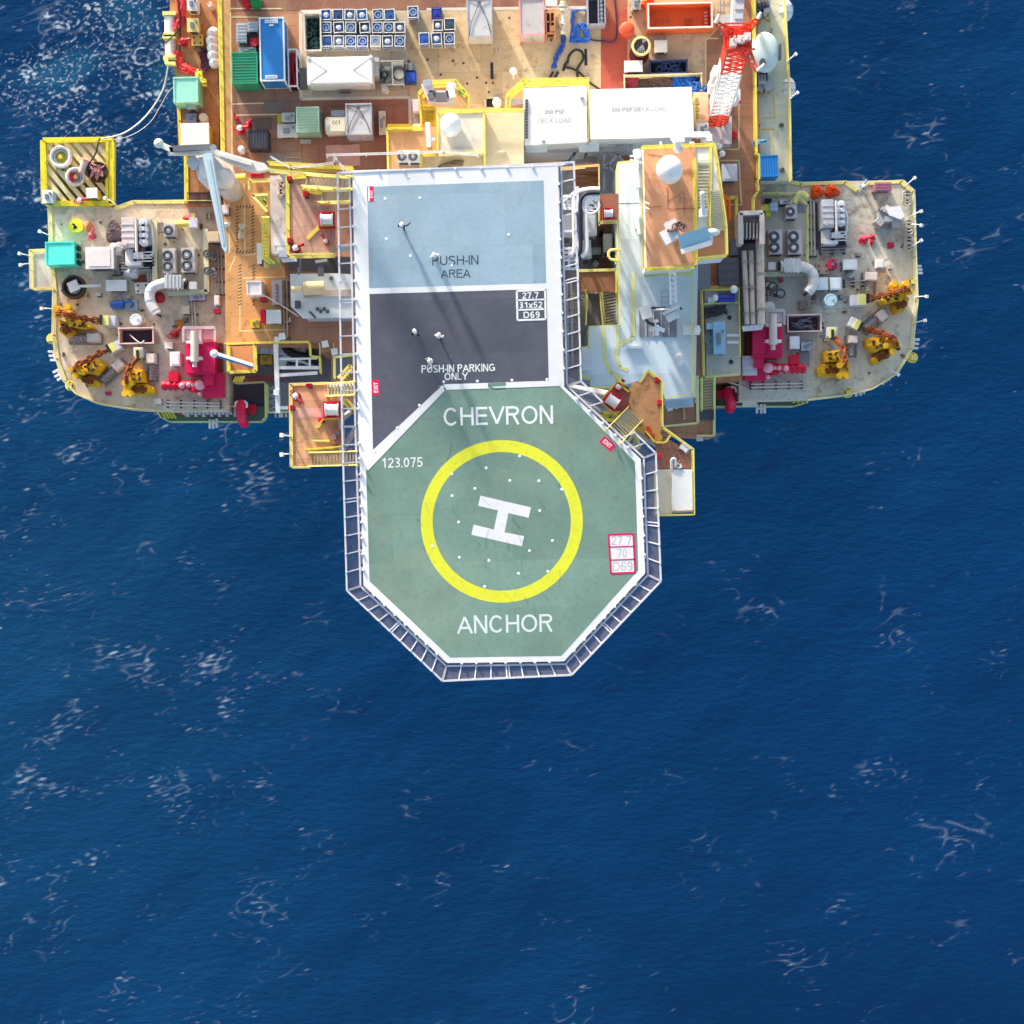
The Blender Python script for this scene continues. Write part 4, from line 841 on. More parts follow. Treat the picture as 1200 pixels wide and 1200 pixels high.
# rack of dark red pipes
loc, w, d = rect((338,58,348,101), MD, 1.6); t = T('pipe_rack', 'white framed rack full of dark red hoses beside blue container', 'rack', loc, TILT)
m = M()
for s in (-1, 1):
    for f in (-.5, 0, .5): m.obox((s*w/2, d*f, .8), (.12, .12, 1.6))
    m.beam((s*w/2, -d/2, 1.6), (s*w/2, d/2, 1.6), .12); m.beam((-w/2, s*d/2, 1.6), (w/2, s*d/2, 1.6), .14)
m.beam((w/2, d/2, 1.7), (w*.9, d*.2, 1.7), .14); t.part('frame', m, WHITED)
m = M()
for k in range(16): m.tube(catmull([(R.uniform(-w*.4, w*.4), -d*.46, .3+.08*(k % 12)), (R.uniform(-w*.4, w*.4), 0, .4+.08*(k % 12)), (R.uniform(-w*.4, w*.4), d*.46, .3+.08*(k % 12))], 4), .07, 5)
t.part('hose_bundle', m, mat('8c1a30', .6, wear=.3))
m = M(); m.box(-w/2, -d/2, .05, w/2, d/2, .2); t.part('tray', m, mat('3a2226', .8))
def plate(name, label, px, z, col, cat='hatch', grid=True, th=.08):
    c = P(*px[0], z+th); t = T(name, label, cat, (c.x, c.y, z))
    m = t.m(); m.pp(px, z+th, th); t.part('cover', m, mat(col, .6, wear=.1))
    a, b, cc, d = [P(*p, z+th+.01) for p in px[:4]]; m = t.m()
    if grid:
        for k in range(1, 6): m.beam(a.lerp(b, k/6), d.lerp(cc, k/6), .06, .03)
    m.beam(a, b, .09, .06); m.beam(b, cc, .09, .06); m.beam(cc, d, .09, .06); m.beam(d, a, .09, .06)
    t.part('rib', m, mat(col, .5, wear=.2)); return t
plate('deck_hatch', 'grey ribbed hatch below the blue container', [(310,120),(332,119),(332,131),(311,132)], MD, '8f7d72')
plate('deck_hatch', 'grey ribbed hatch right of the white crane boom tip', [(313,180),(334,180),(334,193),(314,194)], MD, '9a8c84')
plate('deck_hatch', 'brown grating square above the dark lidded skip', [(294,140),(318,138),(318,150),(295,152)], MD, '7a6258')
plate('deck_hatch', 'pink flat hatch, left of the pair below the cream tank', [(382,171),(401,170),(401,194),(383,194)], MD, 'e0a894', grid=False)
plate('deck_hatch', 'pink flat hatch, right of the pair below the grey container', [(402,170.5),(421,169.5),(422,194),(402,194)], MD, 'dda793', grid=False)
plate('deck_hatch', 'small framed grey grating left of the white tank', [(347,80),(360,80),(360,104),(348,105)], MD, '7c7f80')
monitor('red fire monitor with white cover on brown deck above dark skip', 281, 150, MD, 1.1)
monitor('small red valve cluster beside the covered fire monitor', 290, 144, MD, .8, white=False, ang=.6)
monitor('red valve post above the fire monitor by the deck line', 276, 137, MD, .6, white=False, ang=2)
t = container('dark_skip', 'dark charcoal lidded skip with twin covers on brown deck', (291,152,314,174), MD, 1.7, '454852', '2f3138', ribs='y', cat='skip')
drum('vent_post', 'white round vent head below the fire monitor', 282.5, 174.5, 4, MD, 1., 'f2eeec', 'vent', dome=True)
cabinet('crate', 'olive and grey crate left of the pale green container', (330,132,345.5,143), MD, 1.2, 'b9bcb8', top='k', cat='crate')
cabinet('crate', 'narrow olive box leaning on the small grey crate', (325,133,329.5,145), MD, 1., 'a89a2e', cat='crate')
cabinet('flat_box', 'wide flat beige box left of the pale green container', (325,145,349,161), MD, .8, 'd8d4cb', cat='crate', top='k')
container('pale_green_container', 'pale green ribbed half container between beige box and cream tank', (347,125,374,155), MD, 2.2, 'a9cbb0', ribs='x', rusty=.05)
m = M(); 
plate('rack_base', 'small white frame lying on deck under pale green container', [(352,164),(364,164),(364,168),(352,168)], MD, 'cfc8c0', 'frame')
# cream horizontal tank
loc, w, d = rect((382,136,405,154), MD, 1.9); t = T('cream_tank', 'small cream tank with black lettering beside grey container', 'tank', loc, TILT)
m = M(); m.cyl((-w/2, 0, 1.05), (w/2, 0, 1.05), .85, n=24); m.ball((-w/2, 0, 1.05), .85, .25, 1, 1, 16, 8); t.part('shell', m, mat('f4ead6', .45), smooth=True)
m = M(); m.box(-w/2, -d/2, 0, w/2, d/2, .18); m.box(-w*.3, -d/2, .18, -w*.2, d/2, .7); m.box(w*.2, -d/2, .18, w*.3, d/2, .7); m.box(-w*.3, -.7, 1.88, w*.45, .55, 1.915); t.part('cradle', m, CREAM)
lettering('CC1', 394, 143.5, 9, MD+1.925, BLACK, t.o, loc, hpx=4.5, bold=.02).rotation_euler = (0, 0, -TILT)
cabinet('crate', 'grey box behind the cream tank', (388,129,404,136), MD, 1.3, 'a7a9ae', cat='crate')
container('grey_container', 'tall grey container with lifting slings beside cream tank', (405,121,435.5,158), MD, 2.6, 'c9ccd2', 'b9bcc2', smoothroof=True, slings=True, rusty=.03)
cabinet('long_locker', 'long narrow beige locker standing right of the grey container', (444,130,452,158), MD, 1.3, 'd6c6b2', top='k', cat='locker', side='b9a591')
skip('wire_basket', 'open basket filled with dark green coiled cables left of the totes', (356,15,376.5,59.5), MD, 1.5, 'e2dccf', '3c5f5c', 'net', cat='basket')
# totes
BL = ['2f5ca8','2b4f96','3667b6','4a6688','2745a0','34507c']
def totes(row, y, xs, cols, lids):
    n = ['first','second','third','fourth','fifth','sixth','seventh']
    for i, x in enumerate(xs):
        kind = {'r': 'round lid', 'b': 'crumpled white bag', 's': 'plain square lid'}[lids[i]]
        cn = {'2': 'blue', '3': 'blue', '4': 'slate', '8': 'grey', 'd': 'cream', '5': 'dark', '6': 'grey'}[cols[i][0]]
        tote(f'{cn} tote tank with {kind}, {n[i]} from left, {row}', x, y, 12.5, 13, MD, cols[i], lidshape=lids[i])
totes('top row', 17, [382,396,410,424,443,456.5], ['2f5ca8','34507c','56708f','2f6fb8','3a5a8c','34609c'], 'bsbbrs')
totes('middle row', 32, [382,397,411,427.5,442,455.5,468.5], ['34609c','34507c','6f8690','3a3f58','3a5a9c','4a6688','4a5c70'], 'rbrbrrb')
totes('bottom row', 48, [383,397,411,425,440,454,468.5], ['34609c','6c7c98','3560b0','2b50b4','d8d0bc','4a6690','3560a8'], 'sbrrrbr')
tote('pale framed tote tank standing alone above the tan deck', 484, 14, 12.5, 14, MD, '4a6690', lidshape='r')
tote('deep blue tote tank at the top in the group of six', 511.5, 15, 12, 13, MD, '2540a4', lidshape='s', frame='3450a8')
tote('grey tote tank with rumpled cover below the deep blue tote', 513, 29.5, 12, 13, MD, '5c6070', lidshape='b')
tote('dark slate tote tank with open top, right of the rumpled grey one', 527, 28, 13, 14, MD, '3f5468', lidshape='s')
tote('blue tote tank, left of the lower three in the group of six', 497, 45, 12.5, 14, MD, '2f62b8', lidshape='s')
tote('blue tote tank with white bag, middle of lower three in the group of six', 511.5, 45, 12.5, 14, MD, '34609c', lidshape='b')
tote('blue tote tank with round lid, right of lower three in the group of six', 526.5, 45, 12.5, 14, MD, '4a6690', lidshape='r')
# big white tank
loc, w, d = rect((359.5,66,437,98), MD, 2.6); t = T('white_tank', 'long white covered tank container below the tote rows', 'tank', loc, TILT)
m = M(); m.box(-w/2, -d/2, .2, w/2, d/2, 2.45); m.prism([(-w/2+.1,-d/2+.1),(w/2-.1,-d/2+.1),(w/2-.1,d/2-.1),(-w/2+.1,d/2-.1)], 2.45, 2.6); t.part('body', m, mat('f6f5f2', .4, wear=.04, grime=.06))
m = M()
for s in (-1, 1): m.tube([(s*w*.48, -d*.45, 2.6), (s*w*.2, 0, 2.62), (s*w*.48, d*.45, 2.6)], .02); m.box(s*w*.47-.12, -d/2-.02, 0, s*w*.47+.12, d/2+.02, 2.5)
for s in (-1, 1): m.obox((s*w*.47, -d*.47, 2.62), (.3, .3, .12)); m.obox((s*w*.47, d*.47, 2.62), (.3, .3, .12))
t.part('end_frame', m, mat('d9d8d4', .5))
m = M(); m.box(w/2, -d*.2, .2, w/2+.5, d*.35, 2.1); m.obox((w/2+.3, d*.38, 2.2), (.5, .4, .3)); t.part('valve_cabinet', m, mat('bfc3c6', .5))
m = M(); m.box(-w*.05, -d/2-.25, .1, w*.12, -d/2, .6); t.part('outlet', m, mat('8a6f74', .6))
loc, w, d = rect((446,71,473.5,100), MD, 1.7); t = T('pump_skid', 'grey machinery skid with hoses and dials right of white tank', 'pump', loc, TILT)
m = M(); m.box(-w/2, -d/2, 0, w/2, d/2, .2); m.box(w*.02, -d*.4, .2, w*.48, d*.46, 1.6)
for s in (-1, 1):
    for q in (-1, 1): m.obox((s*w*.48, q*d*.48, .9), (.12, .12, 1.8))
    m.beam((-w*.48, s*d*.48, 1.75), (w*.48, s*d*.48, 1.75), .12)
m.beam((0, -d*.48, 1.75), (0, d*.48, 1.75), .1); t.part('frame', m, mat('b4b4aa', .5))
m = M(); [m.tor((w*.28, -d*.06*k, 1.66), .62-.05*k, .04, 18, 5) for k in range(2)]; m.tube(catmull([(-w*.4, -d*.3, 1), (-w*.2, 0, 1.6), (-w*.35, d*.3, 1.1)], 5), .07); m.tor((-w*.36, -d*.02, 1.3), .3, .07, 14, 6); t.part('hose', m, BLACK)
m = M(); m.box(-w*.42, -d*.35, .2, -w*.1, d*.35, 1.0); m.cyl((-w*.25, d*.2, 1), (-w*.25, d*.2, 1.4), .25, n=10); m.cyl((-w*.2, -d*.2, 1), (-w*.2, -d*.2, 1.3), .3, n=10); t.part('pump', m, mat('8c9494', .5))
cabinet('tool_box', 'bright blue lidded box attached right of the grey pump skid', (474,84,488,97), MD, 1.1, '2f56c0', cat='box', top='p')
drum('filter_drum', 'small white ringed drum below the grey pump skid', 451, 104, 4, MD, .9, 'e4e4e2', 'drum')
cabinet('gas_rack', 'dark small gas bottle rack above the bright blue box', (475,74,487,82), MD, 1.2, '7a828a', cat='rack', top='h')
container('tall_grey_container', 'grey container with crossed slings at the top edge of the deck', (547,-4,577,43), MD, 2.6, 'd2d3d6', 'bcbdc2', smoothroof=True, slings=True, rusty=.04)
container('pink_grey_container', 'grey container with pink framed ends at the top edge', (608.5,-2,638,41), MD, 2.5, 'c9c4c4', 'f0a8ac', smoothroof=True, rusty=.1)
# deck slots and pad holes
for x, y, h, lab in ((576.5, 83, 20, 'dark vertical slot in the middle of the tan deck'), (686.5, 67, 20, 'dark vertical slot beside the black looped hose')):
    c = P(x, y, MD); t = T('deck_slot', lab, 'slot', (c.x, c.y, MD), TILT); m = M(); m.box(-.14, -h*.04, .008, .14, h*.04, .02); t.part('recess', m, BLACK); m = M()
    for k in range(8): m.box(-.14, -h*.04+k*h*.0105, .02, .14, -h*.04+k*h*.0105+.05, .03)
    t.part('rung', m, DGREY)
lettering('61', 581.5, 58.5, 7, MD+.02, mat('8d8590', .7), deck, (0, 0, 0), name='painted_number')
m = M()
for x, y in ((501,70),(531,71),(543,74),(516.5,87.5),(559,91),(547.5,98),(569.5,97),(577.5,97),(597,21),(646,47),(479,72),(739,20),(573,108)): c = P(x, y, MD+.015); m.cyl((c.x, c.y, MD), (c.x, c.y, MD+.02), .13, n=8)
structure('deck_socket', m, mat('6b5348', .8), deck)['kind'] = 'stuff'
# blue nets and hoses
def tangle(name, label, path, z, w, col, n, seed, cat='net', r=.07):
    rr = random.Random(seed); q = [P(x, y, z) for x, y in path]; m = M(q[0])
    L = catmull(q, 6)
    for k in range(n):
        m.tube(catmull([p+Vector((rr.uniform(-w, w), rr.uniform(-w, w), rr.uniform(.05, .35))) for p in L[::3]+[L[-1]]], 3), r, 5)
    return solo(name, label, cat, m, mat(col, .6, wear=.25), q[0])
tangle('mooring_net', 'blue rope net bundle hanging loose from white pipe on tan deck', [(660,41),(660,52),(656,60),(651,68),(649,79)], MD, .22, '3b62ba', 9, 1)
tangle('rope_coil', 'blue rope looped in a tall arch on the tan deck', [(671,14),(671,40),(670,48),(680,48),(688,48),(687,38),(684,31),(680,31),(677,34),(675,46)], MD, .22, '2f6cc8', 10, 2, 'rope')
tangle('rope_coil', 'thin blue strap line above the blue rope arch', [(670,14),(680,13),(687,14),(687,19)], MD, .08, '3a5fa8', 4, 3, 'rope')
BLK = mat('33302e', .6)
hose('black_hose', 'thick black hose looping above the white deck load roof', [(665,74,MD+.3),(667,65,MD+.3),(674,58.5,MD+.3),(682,61,MD+.3),(683,70,MD+.3),(677,80,MD+.3),(677,93,MD+.3)], .13, BLK)
hose('black_hose', 'straight black hose crossing toward the red deck strip corner', [(663,79,MD+.2),(672,81,MD+.2),(680,86,MD+.2),(690,96,MD+.2),(703,105,MD+.2)], .11, BLK)
hose('black_hose', 'short black hose tail left of the looping hose', [(660,83,MD+.2),(662,76,MD+.2),(665,72,MD+.2)], .13, BLK)
hose('black_hose', 'dark hose piece under the blue net end', [(644,92,MD+.2),(648,84,MD+.2)], .12, BLK)
hose('black_hose', 'second dark hose piece under the blue net end, nearer the loop', [(650,92,MD+.2),(654,84,MD+.2)], .13, BLK)
hose('cable', 'thin dark cable from blue rope across the red deck strip', [(692,46.5,MD+.1),(704,48,MD+.1),(721,47,MD+.1),(722,20,MD+.1),(719,-5,MD+.1)], .07, mat('4a3a58', .6))
t = T('loading_pipe', 'white jointed pipe hanging down from the top of frame', 'pipe', P(660, 20, MD)); m = t.m(); m.tube([P(660,-10,MD+1), P(660,38,MD+1)], .16, 10); t.part('pipe', m, WHITED, smooth=True); m = t.m()
for y, r in ((-2,.38),(3,.3),(7,.42),(12,.36),(27,.3),(38,.28)): m.cyl(P(660,y-1.4,MD+1), P(660,y+1.4,MD+1), r, n=12)
t.part('coupling', m, CREAM, smooth=True); m = t.m(); m.beam(P(651,7,MD+1), P(669,9,MD+1), .18); m.obox(P(646,4,MD+1), (1.1, .7, .5)); t.part('cross_arm', m, WHITED)
loc, w, d = rect((640,12,650,39), MD, 1.8); t = T('gas_bottle_rack', 'orange framed rack with dark bottles beside pink container', 'rack', loc, TILT); m = M()
for s in (-1, 1): m.beam((s*w/2, -d/2, 1.8), (s*w/2, d/2, 1.8), .14); m.beam((-w/2, s*d/2, 1.8), (w/2, s*d/2, 1.8), .14); [m.obox((s*w/2, q*d/2, .9), (.14, .14, 1.8)) for q in (-1, 1)]
m.beam((0, -d/2, 1.8), (0, d/2, 1.8), .12); m.beam((-w/2, 0, 1.8), (w/2, 0, 1.8), .12); m.obox((w*.2, -d*.3, 1.85), (.5, .5, .2)); t.part('frame', m, mat('f0a070', .5)); m = M(); [m.cyl((w*x, d*y, .1), (w*x, d*y, 1.5), .17, n=10) for x in (-.25, .1, .35) for y in (-.36, -.18, .0, .18, .36)]; t.part('bottle', m, mat('5a2c24', .5)); 
loc, w, d = rect((689,-4,709,28), MD, 1.5); t = T('cargo_basket', 'grey metal cargo basket with dark pipes near red strip', 'basket', loc, TILT); m = M()
for s in (-1, 1): m.box(s*w/2-.06, -d/2, .1, s*w/2+.06, d/2, 1.5); m.box(-w/2, s*d/2-.06, .1, w/2, s*d/2+.06, 1.45)
m.box(w*.12-.05, -d/2, .1, w*.12+.05, d/2, 1.4); m.box(-w/2, -d/2, .05, w/2, d/2, .15); t.part('basket', m, mat('a3a4b4', .45)); m = M()
for k in range(9): m.cyl((-w*.44+k*.11, -d*.45, .3), (-w*.42+k*.1, d*.45, .35+.1*(k % 3)), .06, n=6)
t.part('pipe_load', m, mat('6a6266', .6)); m = M(); [m.ball((w*.3, -d*.4+k*.42, .9), .22, n=10, m=6) for k in range(6)]; t.part('float', m, WHITED)
# right upper part
t = drum('net_ball', 'coral orange round net bale by the red deck strip', 735, 33.5, 8.5, MD, 1.1, 'f0603c', 'bale', dome=True)
m = M(t.loc); [m.tor(t.loc+Vector((R.uniform(-.2,.2), R.uniform(-.2,.2), .95)), R.uniform(.2,.6), .06, 14, 5) for k in range(8)]; t.part('rope', m, mat('f5a08c', .7))
loc, w, d = rect((759,3,835,33), MD, 1.9); t = T('orange_skip', 'large open orange cargo bin with white top rim', 'skip', loc, TILT); m = M()
for s in (-1, 1): m.box(s*(w/2-.1), -d/2, .1, s*(w/2), d/2, 1.85); m.box(-w/2+.1, s*(d/2-.1), .1, w/2-.1, s*d/2, 1.85)
m.box(-w/2+.1, -d/2+.1, .1, w/2-.1, d/2-.1, .25); [m.box(-w/2+w*k/8-.06, s*d/2-.05 if s > 0 else -d/2-.06, .1, -w/2+w*k/8+.06, s*d/2+.06 if s > 0 else -d/2+.05, 1.8) for k in range(9) for s in (-1, 1)]
t.part('body', m, mat('f2793c', .5, wear=.1, rust=.12)); m = M()
for s in (-1, 1): m.box(s*(w/2+.02), -d/2, 1.85, s*(w/2-.14), d/2, 1.95); m.box(-w/2+.14, s*(d/2+.02), 1.85, w/2-.14, s*(d/2-.14), 1.95)
t.part('rim', m, mat('fbe6dc', .5)); m = M(); m.box(w*.1, -d*.2, .25, w*.22, d*.05, .4); t.part('patch', m, mat('c8602c', .6)); m = M(); [m.box(w*.4, -d*.35+k*.33, .25, w*.45, -d*.35+k*.33+.2, .8) for k in range(5)]; t.part('strap', m, mat('f7b9a0', .6))
heap('orange_heap', 'orange crumpled tarpaulin above the open orange bin', (753,-8,768,10), MD, .9, 'f05a30', 4)
cabinet('winch_box', 'small grey machine at top edge left of orange bin', (740,-3,751,11), MD, 1.2, 'b9b8b4', top='k', cat='machine')
t = drum('ring_drum', 'open drum with pale yellow rim standing on a red drum', 751.5, 54, 10, MD+.9, 1.1, '8a7a52', 'drum', lid='4a3c3c')
m = M(); m.tor((0, 0, 1.12), 10*S(MD+2), .12, 28, 6); t.part('rim', m, mat('f2df9a', .5), smooth=True); m = M(); [m.beam((-.5+k*.2, -.6, 1.15), (.5-k*.1, .6, 1.15), .06) for k in range(5)]; t.part('bars', m, GREY)
drum('red_drum', 'wide red drum partly under the yellow rimmed drum', 749, 63, 11.5, MD, .85, 'b02a24', 'drum', lid='6a1c1c')
cabinet('white_crate', 'white lidded crate right of the yellow rimmed drum', (767,47,782,61), MD, 1.3, 'f2e8da', side='cfc4b2', cat='crate', top='p')
cabinet('white_crate', 'white crate with dark feet left of the navy basket', (731.5,71,753,84), MD, 1.4, 'f4eeea', side='b8b0aa', cat='crate', top='p')
skip('navy_basket', 'navy blue open basket holding dark wires', (761,70,806,86), MD, 1.2, '2b3c66', '3c4f78', 'net', rim='35406a', cat='basket')
t = skip('rope_bin', 'long cream rimmed bin filled with blue and brown ropes', (731,86.5,823,108), MD, 1.3, 'e8dcae', '5a4a44', 'dark', cat='bin')
t.o['category'] = 'bin'; w_ = 92*S(MD+1.3)
for lab, x, col, sd_, ww in (('heap of bright blue rope in the long bin', 802, '1f6fd0', 3, 20), ('dark red rope heap at left end of the long bin', 738, '9a3444', 5, 10), ('brown grey rope heap in the middle of the long bin', 776, '6f5650', 6, 20), ('blue rope spilling over the lower right end of the long bin', 817, '2a66b8', 8, 12)):
    tangle('rope_heap', lab, [(x-ww/2, 94 if x < 815 else 103), (x, 99 if x < 815 else 104), (x+ww/2-2, 95 if x < 815 else 107)], MD+.35 if x < 815 else MD+1., .55, col, 12, sd_, 'rope', .11)
# red and white mast
t = T('lattice_mast', 'tall red and white lattice mast with three splayed red arms', 'mast', P(838, 146, MD))
A = P(838, 146, MD); B = P(866, 44, 57); fl = lambda f: A.lerp(B, f); wd = lambda f: .85 if f > .12 else .75
def lat(f0, f1, mt, n, nm):
    m = t.m()
    for i in range(n):
        a, b = f0+(f1-f0)*i/n, f0+(f1-f0)*(i+1)/n; c0 = [fl(a)+Vector((sx*wd(a), sy*wd(a)*.8, 0)) for sx, sy in ((-1,-1),(1,-1),(1,1),(-1,1))]; c1 = [fl(b)+Vector((sx*wd(b), sy*wd(b)*.8, 0)) for sx, sy in ((-1,-1),(1,-1),(1,1),(-1,1))]
        for k in range(4): m.cyl(c0[k], c1[k], .1, n=6); m.cyl(c0[k], c1[(k+1) % 4], .06, n=5); m.cyl(c1[k], c1[(k+1) % 4], .07, n=5); m.cyl(c0[(k+1) % 4], c1[k], .05, n=5)
    t.part(nm, m, mt)
RO = mat('f0452e', .45, wear=.08); lat(0, .22, RO, 5, 'red_section'); lat(.22, .72, WHITE, 11, 'white_section'); lat(.72, 1, RO, 6, 'red_section')
top = B
for i, (x, y) in enumerate(((838.5, 27), (888, 22), (887, 83))):
    e = P(x, y, 57.2); m = t.m(); dv = (e-top).normalized(); nn = Vector((-dv.y, dv.x, 0))
    for s in (-1, 1): m.beam(top+nn*s*.5, e+nn*s*.12, .1); m.beam(top+nn*s*.5-Vector((0, 0, .9)), e+nn*s*.12, .08)
    L_ = 7
    for k in range(L_): f, g = k/L_, (k+1)/L_; m.beam(top.lerp(e, f)+nn*.5*(1-f*.76), top.lerp(e, g)-nn*.5*(1-g*.76), .07); m.beam(top.lerp(e, f)-nn*.5*(1-f*.76), top.lerp(e, g)+nn*.5*(1-g*.76), .07)
    t.part('arm', m, RO); x2, y2 = ((843, 17), (892, 14), (896, 75))[i]; m = t.m(); m.cyl(e, P(x2, y2, 57.4), .16, .1, 8); t.part('arm_tip', m, WHITE)
for f, sx in ((.5, -1), (.62, -1), (.35, 1)): m = t.m(); c = fl(f)+Vector((sx*1.25, 0, 0)); m.obox(c, (.35, .9, 2.6)); m.beam(fl(f), c, .12); t.part('antenna_panel', m, WHITED)
m = t.m(); m.obox(top+Vector((0, .2, -.6)), (2.2, 1.8, .15)); m.beam(top+Vector((-1.2, 1, .3)), top+Vector((1.2, 1, .3)), .12); m.beam(top+Vector((-1.2, -1, .3)), top+Vector((1.2, -1, .3)), .12); [m.beam(top+Vector((-1+.4*k, -1, -.4)), top+Vector((-1+.4*k, 1, -.4)), .08) for k in range(6)]; t.part('top_platform', m, RO)
for f in (-.5, .1, .6): m = t.m(); m.obox(top+Vector((f, -.3+.4*f, .2)), (.5, .6, .7)); m.cyl(top+Vector((f, -.3, .5)), top+Vector((f, -.3, 1.4)), .08, n=6); t.part('beacon', m, mat('f7d9d4', .4))
c = P(838, 148, MD); m = t.m(); m.obox((c.x-.3, c.y-1.2, MD+.7), (2.2, 1.6, 1.4)); t.part('base_block', m, LGREY)
# big pale vent trunk at top right
t = T('ventilation_shaft', 'tall pale grey vent trunk entering from the top by the mast', 'vent', P(868, 5, MD)); m = t.m(); m.pp([(861,-30),(875,-30),(869,39),(857,39)], MD+6, 1.6); t.part('trunk', m, mat('d6cfd4', .5, wear=.05)); m = t.m(); [m.beam(P(860.5-.6*k+2.5, -22+11*k, MD+6.04), P(873.5-.8*k+1, -22+11*k, MD+6.04), .07) for k in range(6)]; t.part('seam', m, GREY); m = t.m(); [m.beam(P(865, y, MD), P(865, y, MD+4.4), .4) for y in (-20, 30)]; t.part('leg', m, LGREY)
cabinet('equipment_box', 'flat grey box under the left mast arm', (845,17,857,37), MD, 1.4, 'c2c4c0', cat='cabinet', top='p')
t = T('pipe_stand', 'thin grey pipe frame left of the pale vent trunk', 'frame', P(846, 10, MD)); m = t.m(); [m.tube([P(x, -10, MD+1), P(x, 14, MD+1)], .08) for x in (844, 848)]; m.beam(P(841, 14, MD+1), P(849, 14, MD+1), .1); m.beam(P(845, 6, MD+1), P(861, 6, MD+1), .1); t.part('pipe', m, mat('a89ca0', .5)); m = t.m(); [m.beam(P(x, 14, MD), P(x, 14, MD+1), .1) for x in (844, 848)]; t.part('leg', m, DGREY)
monitor('magenta hose cabinet with pink cover right of the mast', 856, 121, MD, 1.2, MAG)
drum('buoy', 'bright red round buoy on the brown right deck', 860, 157, 4.5, MD, .9, 'e82434', 'buoy', dome=True)
for x, y, lab in ((843,171,'white lamp post head at upper corner of the brown radome platform'), (846.5,179.5,'white lamp post head just right of the yellow stair rails')):
    c = P(x, y, MD+3); t = T('lamp_post', lab, 'lamp post', (c.x, c.y, MD), 0, 'white lamp heads along the right deck'); m = M(); m.cyl((0, 0, 0), (0, 0, 2.8), .08, n=8); t.part('post', m, WHITED); m = M(); m.ball((0, 0, 2.9), .3, n=12, m=6); t.part('lamp', m, WHITE, smooth=True)
t = T('winch', 'dark and grey winch machinery beside the mast foot', 'winch', P(846, 145, MD)); m = t.m(); m.cyl(P(840,142,MD+1), P(850,142,MD+1), .5, n=14); m.cyl(P(841,150,MD+1), P(851,150,MD+1), .35, n=12); t.part('drum', m, DGREY); m = t.m(); m.obox(P(850.5,155,MD+1), (.9,2.6,1.8)); m.obox(P(846,134,MD+1), (.5,1.6,1.5)); t.part('housing', m, mat('cbc6c2', .5)); m = t.m(); [m.obox(P(838+4*k,160-3*k,MD+.8), (.6,.6,.9)) for k in range(3)]; t.part('motor', m, mat('5f5a56', .5))
# side deck right
t = drum('settling_tank', 'big pale blue oval tank top on the right side deck', 896.5, 61, 17, SD, 1.6, 'c9dcda', 'tank', dome=True); t.o.scale = (1, 1.42, 1)
m = M(); m.cyl((-.3, -.8, 1.9), (-.3, -.8, 2.15), .3, n=12); m.box(1.36, -.5, 1.2, 1.5, .5, 1.9); t.part('manhole', m, DGREY)
for nm, lab, y0, sd_ in (('winch', 'dark winch machinery with rust at top of right side deck', 12, 1), ('winch', 'winch with grey frames below the oval tank', 96, 2)):
    t = T(nm, lab, 'winch', P(893, y0, SD)); rr = random.Random(sd_); m = t.m(); m.cyl(P(886,y0-4,SD+.8), P(898,y0-6,SD+.8), .55, n=14); [m.cyl(P(885.5+k*4,y0-4-.6*k,SD+.8), P(886.2+k*4,y0-4-.6*k,SD+.8), .75, n=14) for k in range(4)]; t.part('drum', m, DGREY)
    m = t.m(); [m.obox(P(rr.uniform(885,901), y0+rr.uniform(-8,10), SD+.7), (rr.uniform(.3,.9), rr.uniform(.3,.9), rr.uniform(.5,1.4)), rr.uniform(-.5,.5)) for k in range(7)]; t.part('gear_box', m, mat('9aa0a4', .5)); m = t.m(); [m.tube(catmull([P(rr.uniform(885,890), y0+rr.uniform(2,18), SD+.5), P(893, y0+8+rr.uniform(-3,3), SD+.9), P(rr.uniform(898,903), y0+rr.uniform(-4,14), SD+.4)], 4), .08, 5) for k in range(6)]; t.part('cable', m, mat('9a7a44', .7))
container('small_blue_container', 'small blue corrugated container on the right side deck', (891,181.5,912,207), SD, 2.0, '2b82cc', ribs='y', rusty=0)
monitor('light blue pump with white cap left of small blue container', 888, 166, SD, 1.0, mat('4aa4d8', .5))
for x, y, ry, lab in ((921,11,12,'white life raft pod bulging over the right edge, upper one'), (924,102,12,'white life raft pod bulging over the right edge, lower one')):
    c = P(x, y, SD); t = T('life_raft', lab, 'life raft', (c.x, c.y, SD-1.2), 0, 'white life raft pods at the right edge'); m = M(); m.ball((0, 0, .8), .95, .8, 1.15, .75, 20, 10); t.part('canister', m, mat('eef0f8', .4, wear=.04), smooth=True); m = M(); [m.tor((0, y_, .8), .74, .035, 20, 5, rot=Matrix.Rotation(math.pi/2, 3, 'X')) for y_ in (-.35, .35)]; m.box(-.9, -1, -.1, .2, 1, .05); t.part('strap', m, GREY)
for x, y, lab in ((927,68,'white floodlight arm sticking out beside the oval tank'), (929,113,'white floodlight arm sticking out below the lower life raft')): floodlight(lab, x-4, y+4, SD, .7, .6, 1.)
rail('yellow handrail along the outer edge of the right side deck', [(918,-40),(920,0),(925.5,100),(927.5,211)], SD, YELP, r=.06)
rail('yellow handrail between the brown deck and right side deck', [(884,-40),(884.5,0),(886,100),(887,180),(890,181),(890,210)], MD, YEL, toe=.5, r=.06)
plate('scuttle', 'narrow brown framed hatch beside small blue container', [(883,178),(888,178),(888,210),(884,210)], MD, 'a8704c')
for x, y, lab in ((888,147,'round grey cap on left side of right deck'), (916,146.5,'round grey cap near the outer yellow rail'), (917,199,'round grey cap beside the small blue container')): drum('manhole', lab, x, y, 2.6, SD, .15, '7d766c', 'cap', lid='6f6a62')
marks('side_painted_line', [[(888,152),(906,151),(906,200)],[(894,138.5),(908,138)],[(908,138),(906,105)],[(900,55),(903,20)]], LINEY, z=SD, w=.1)
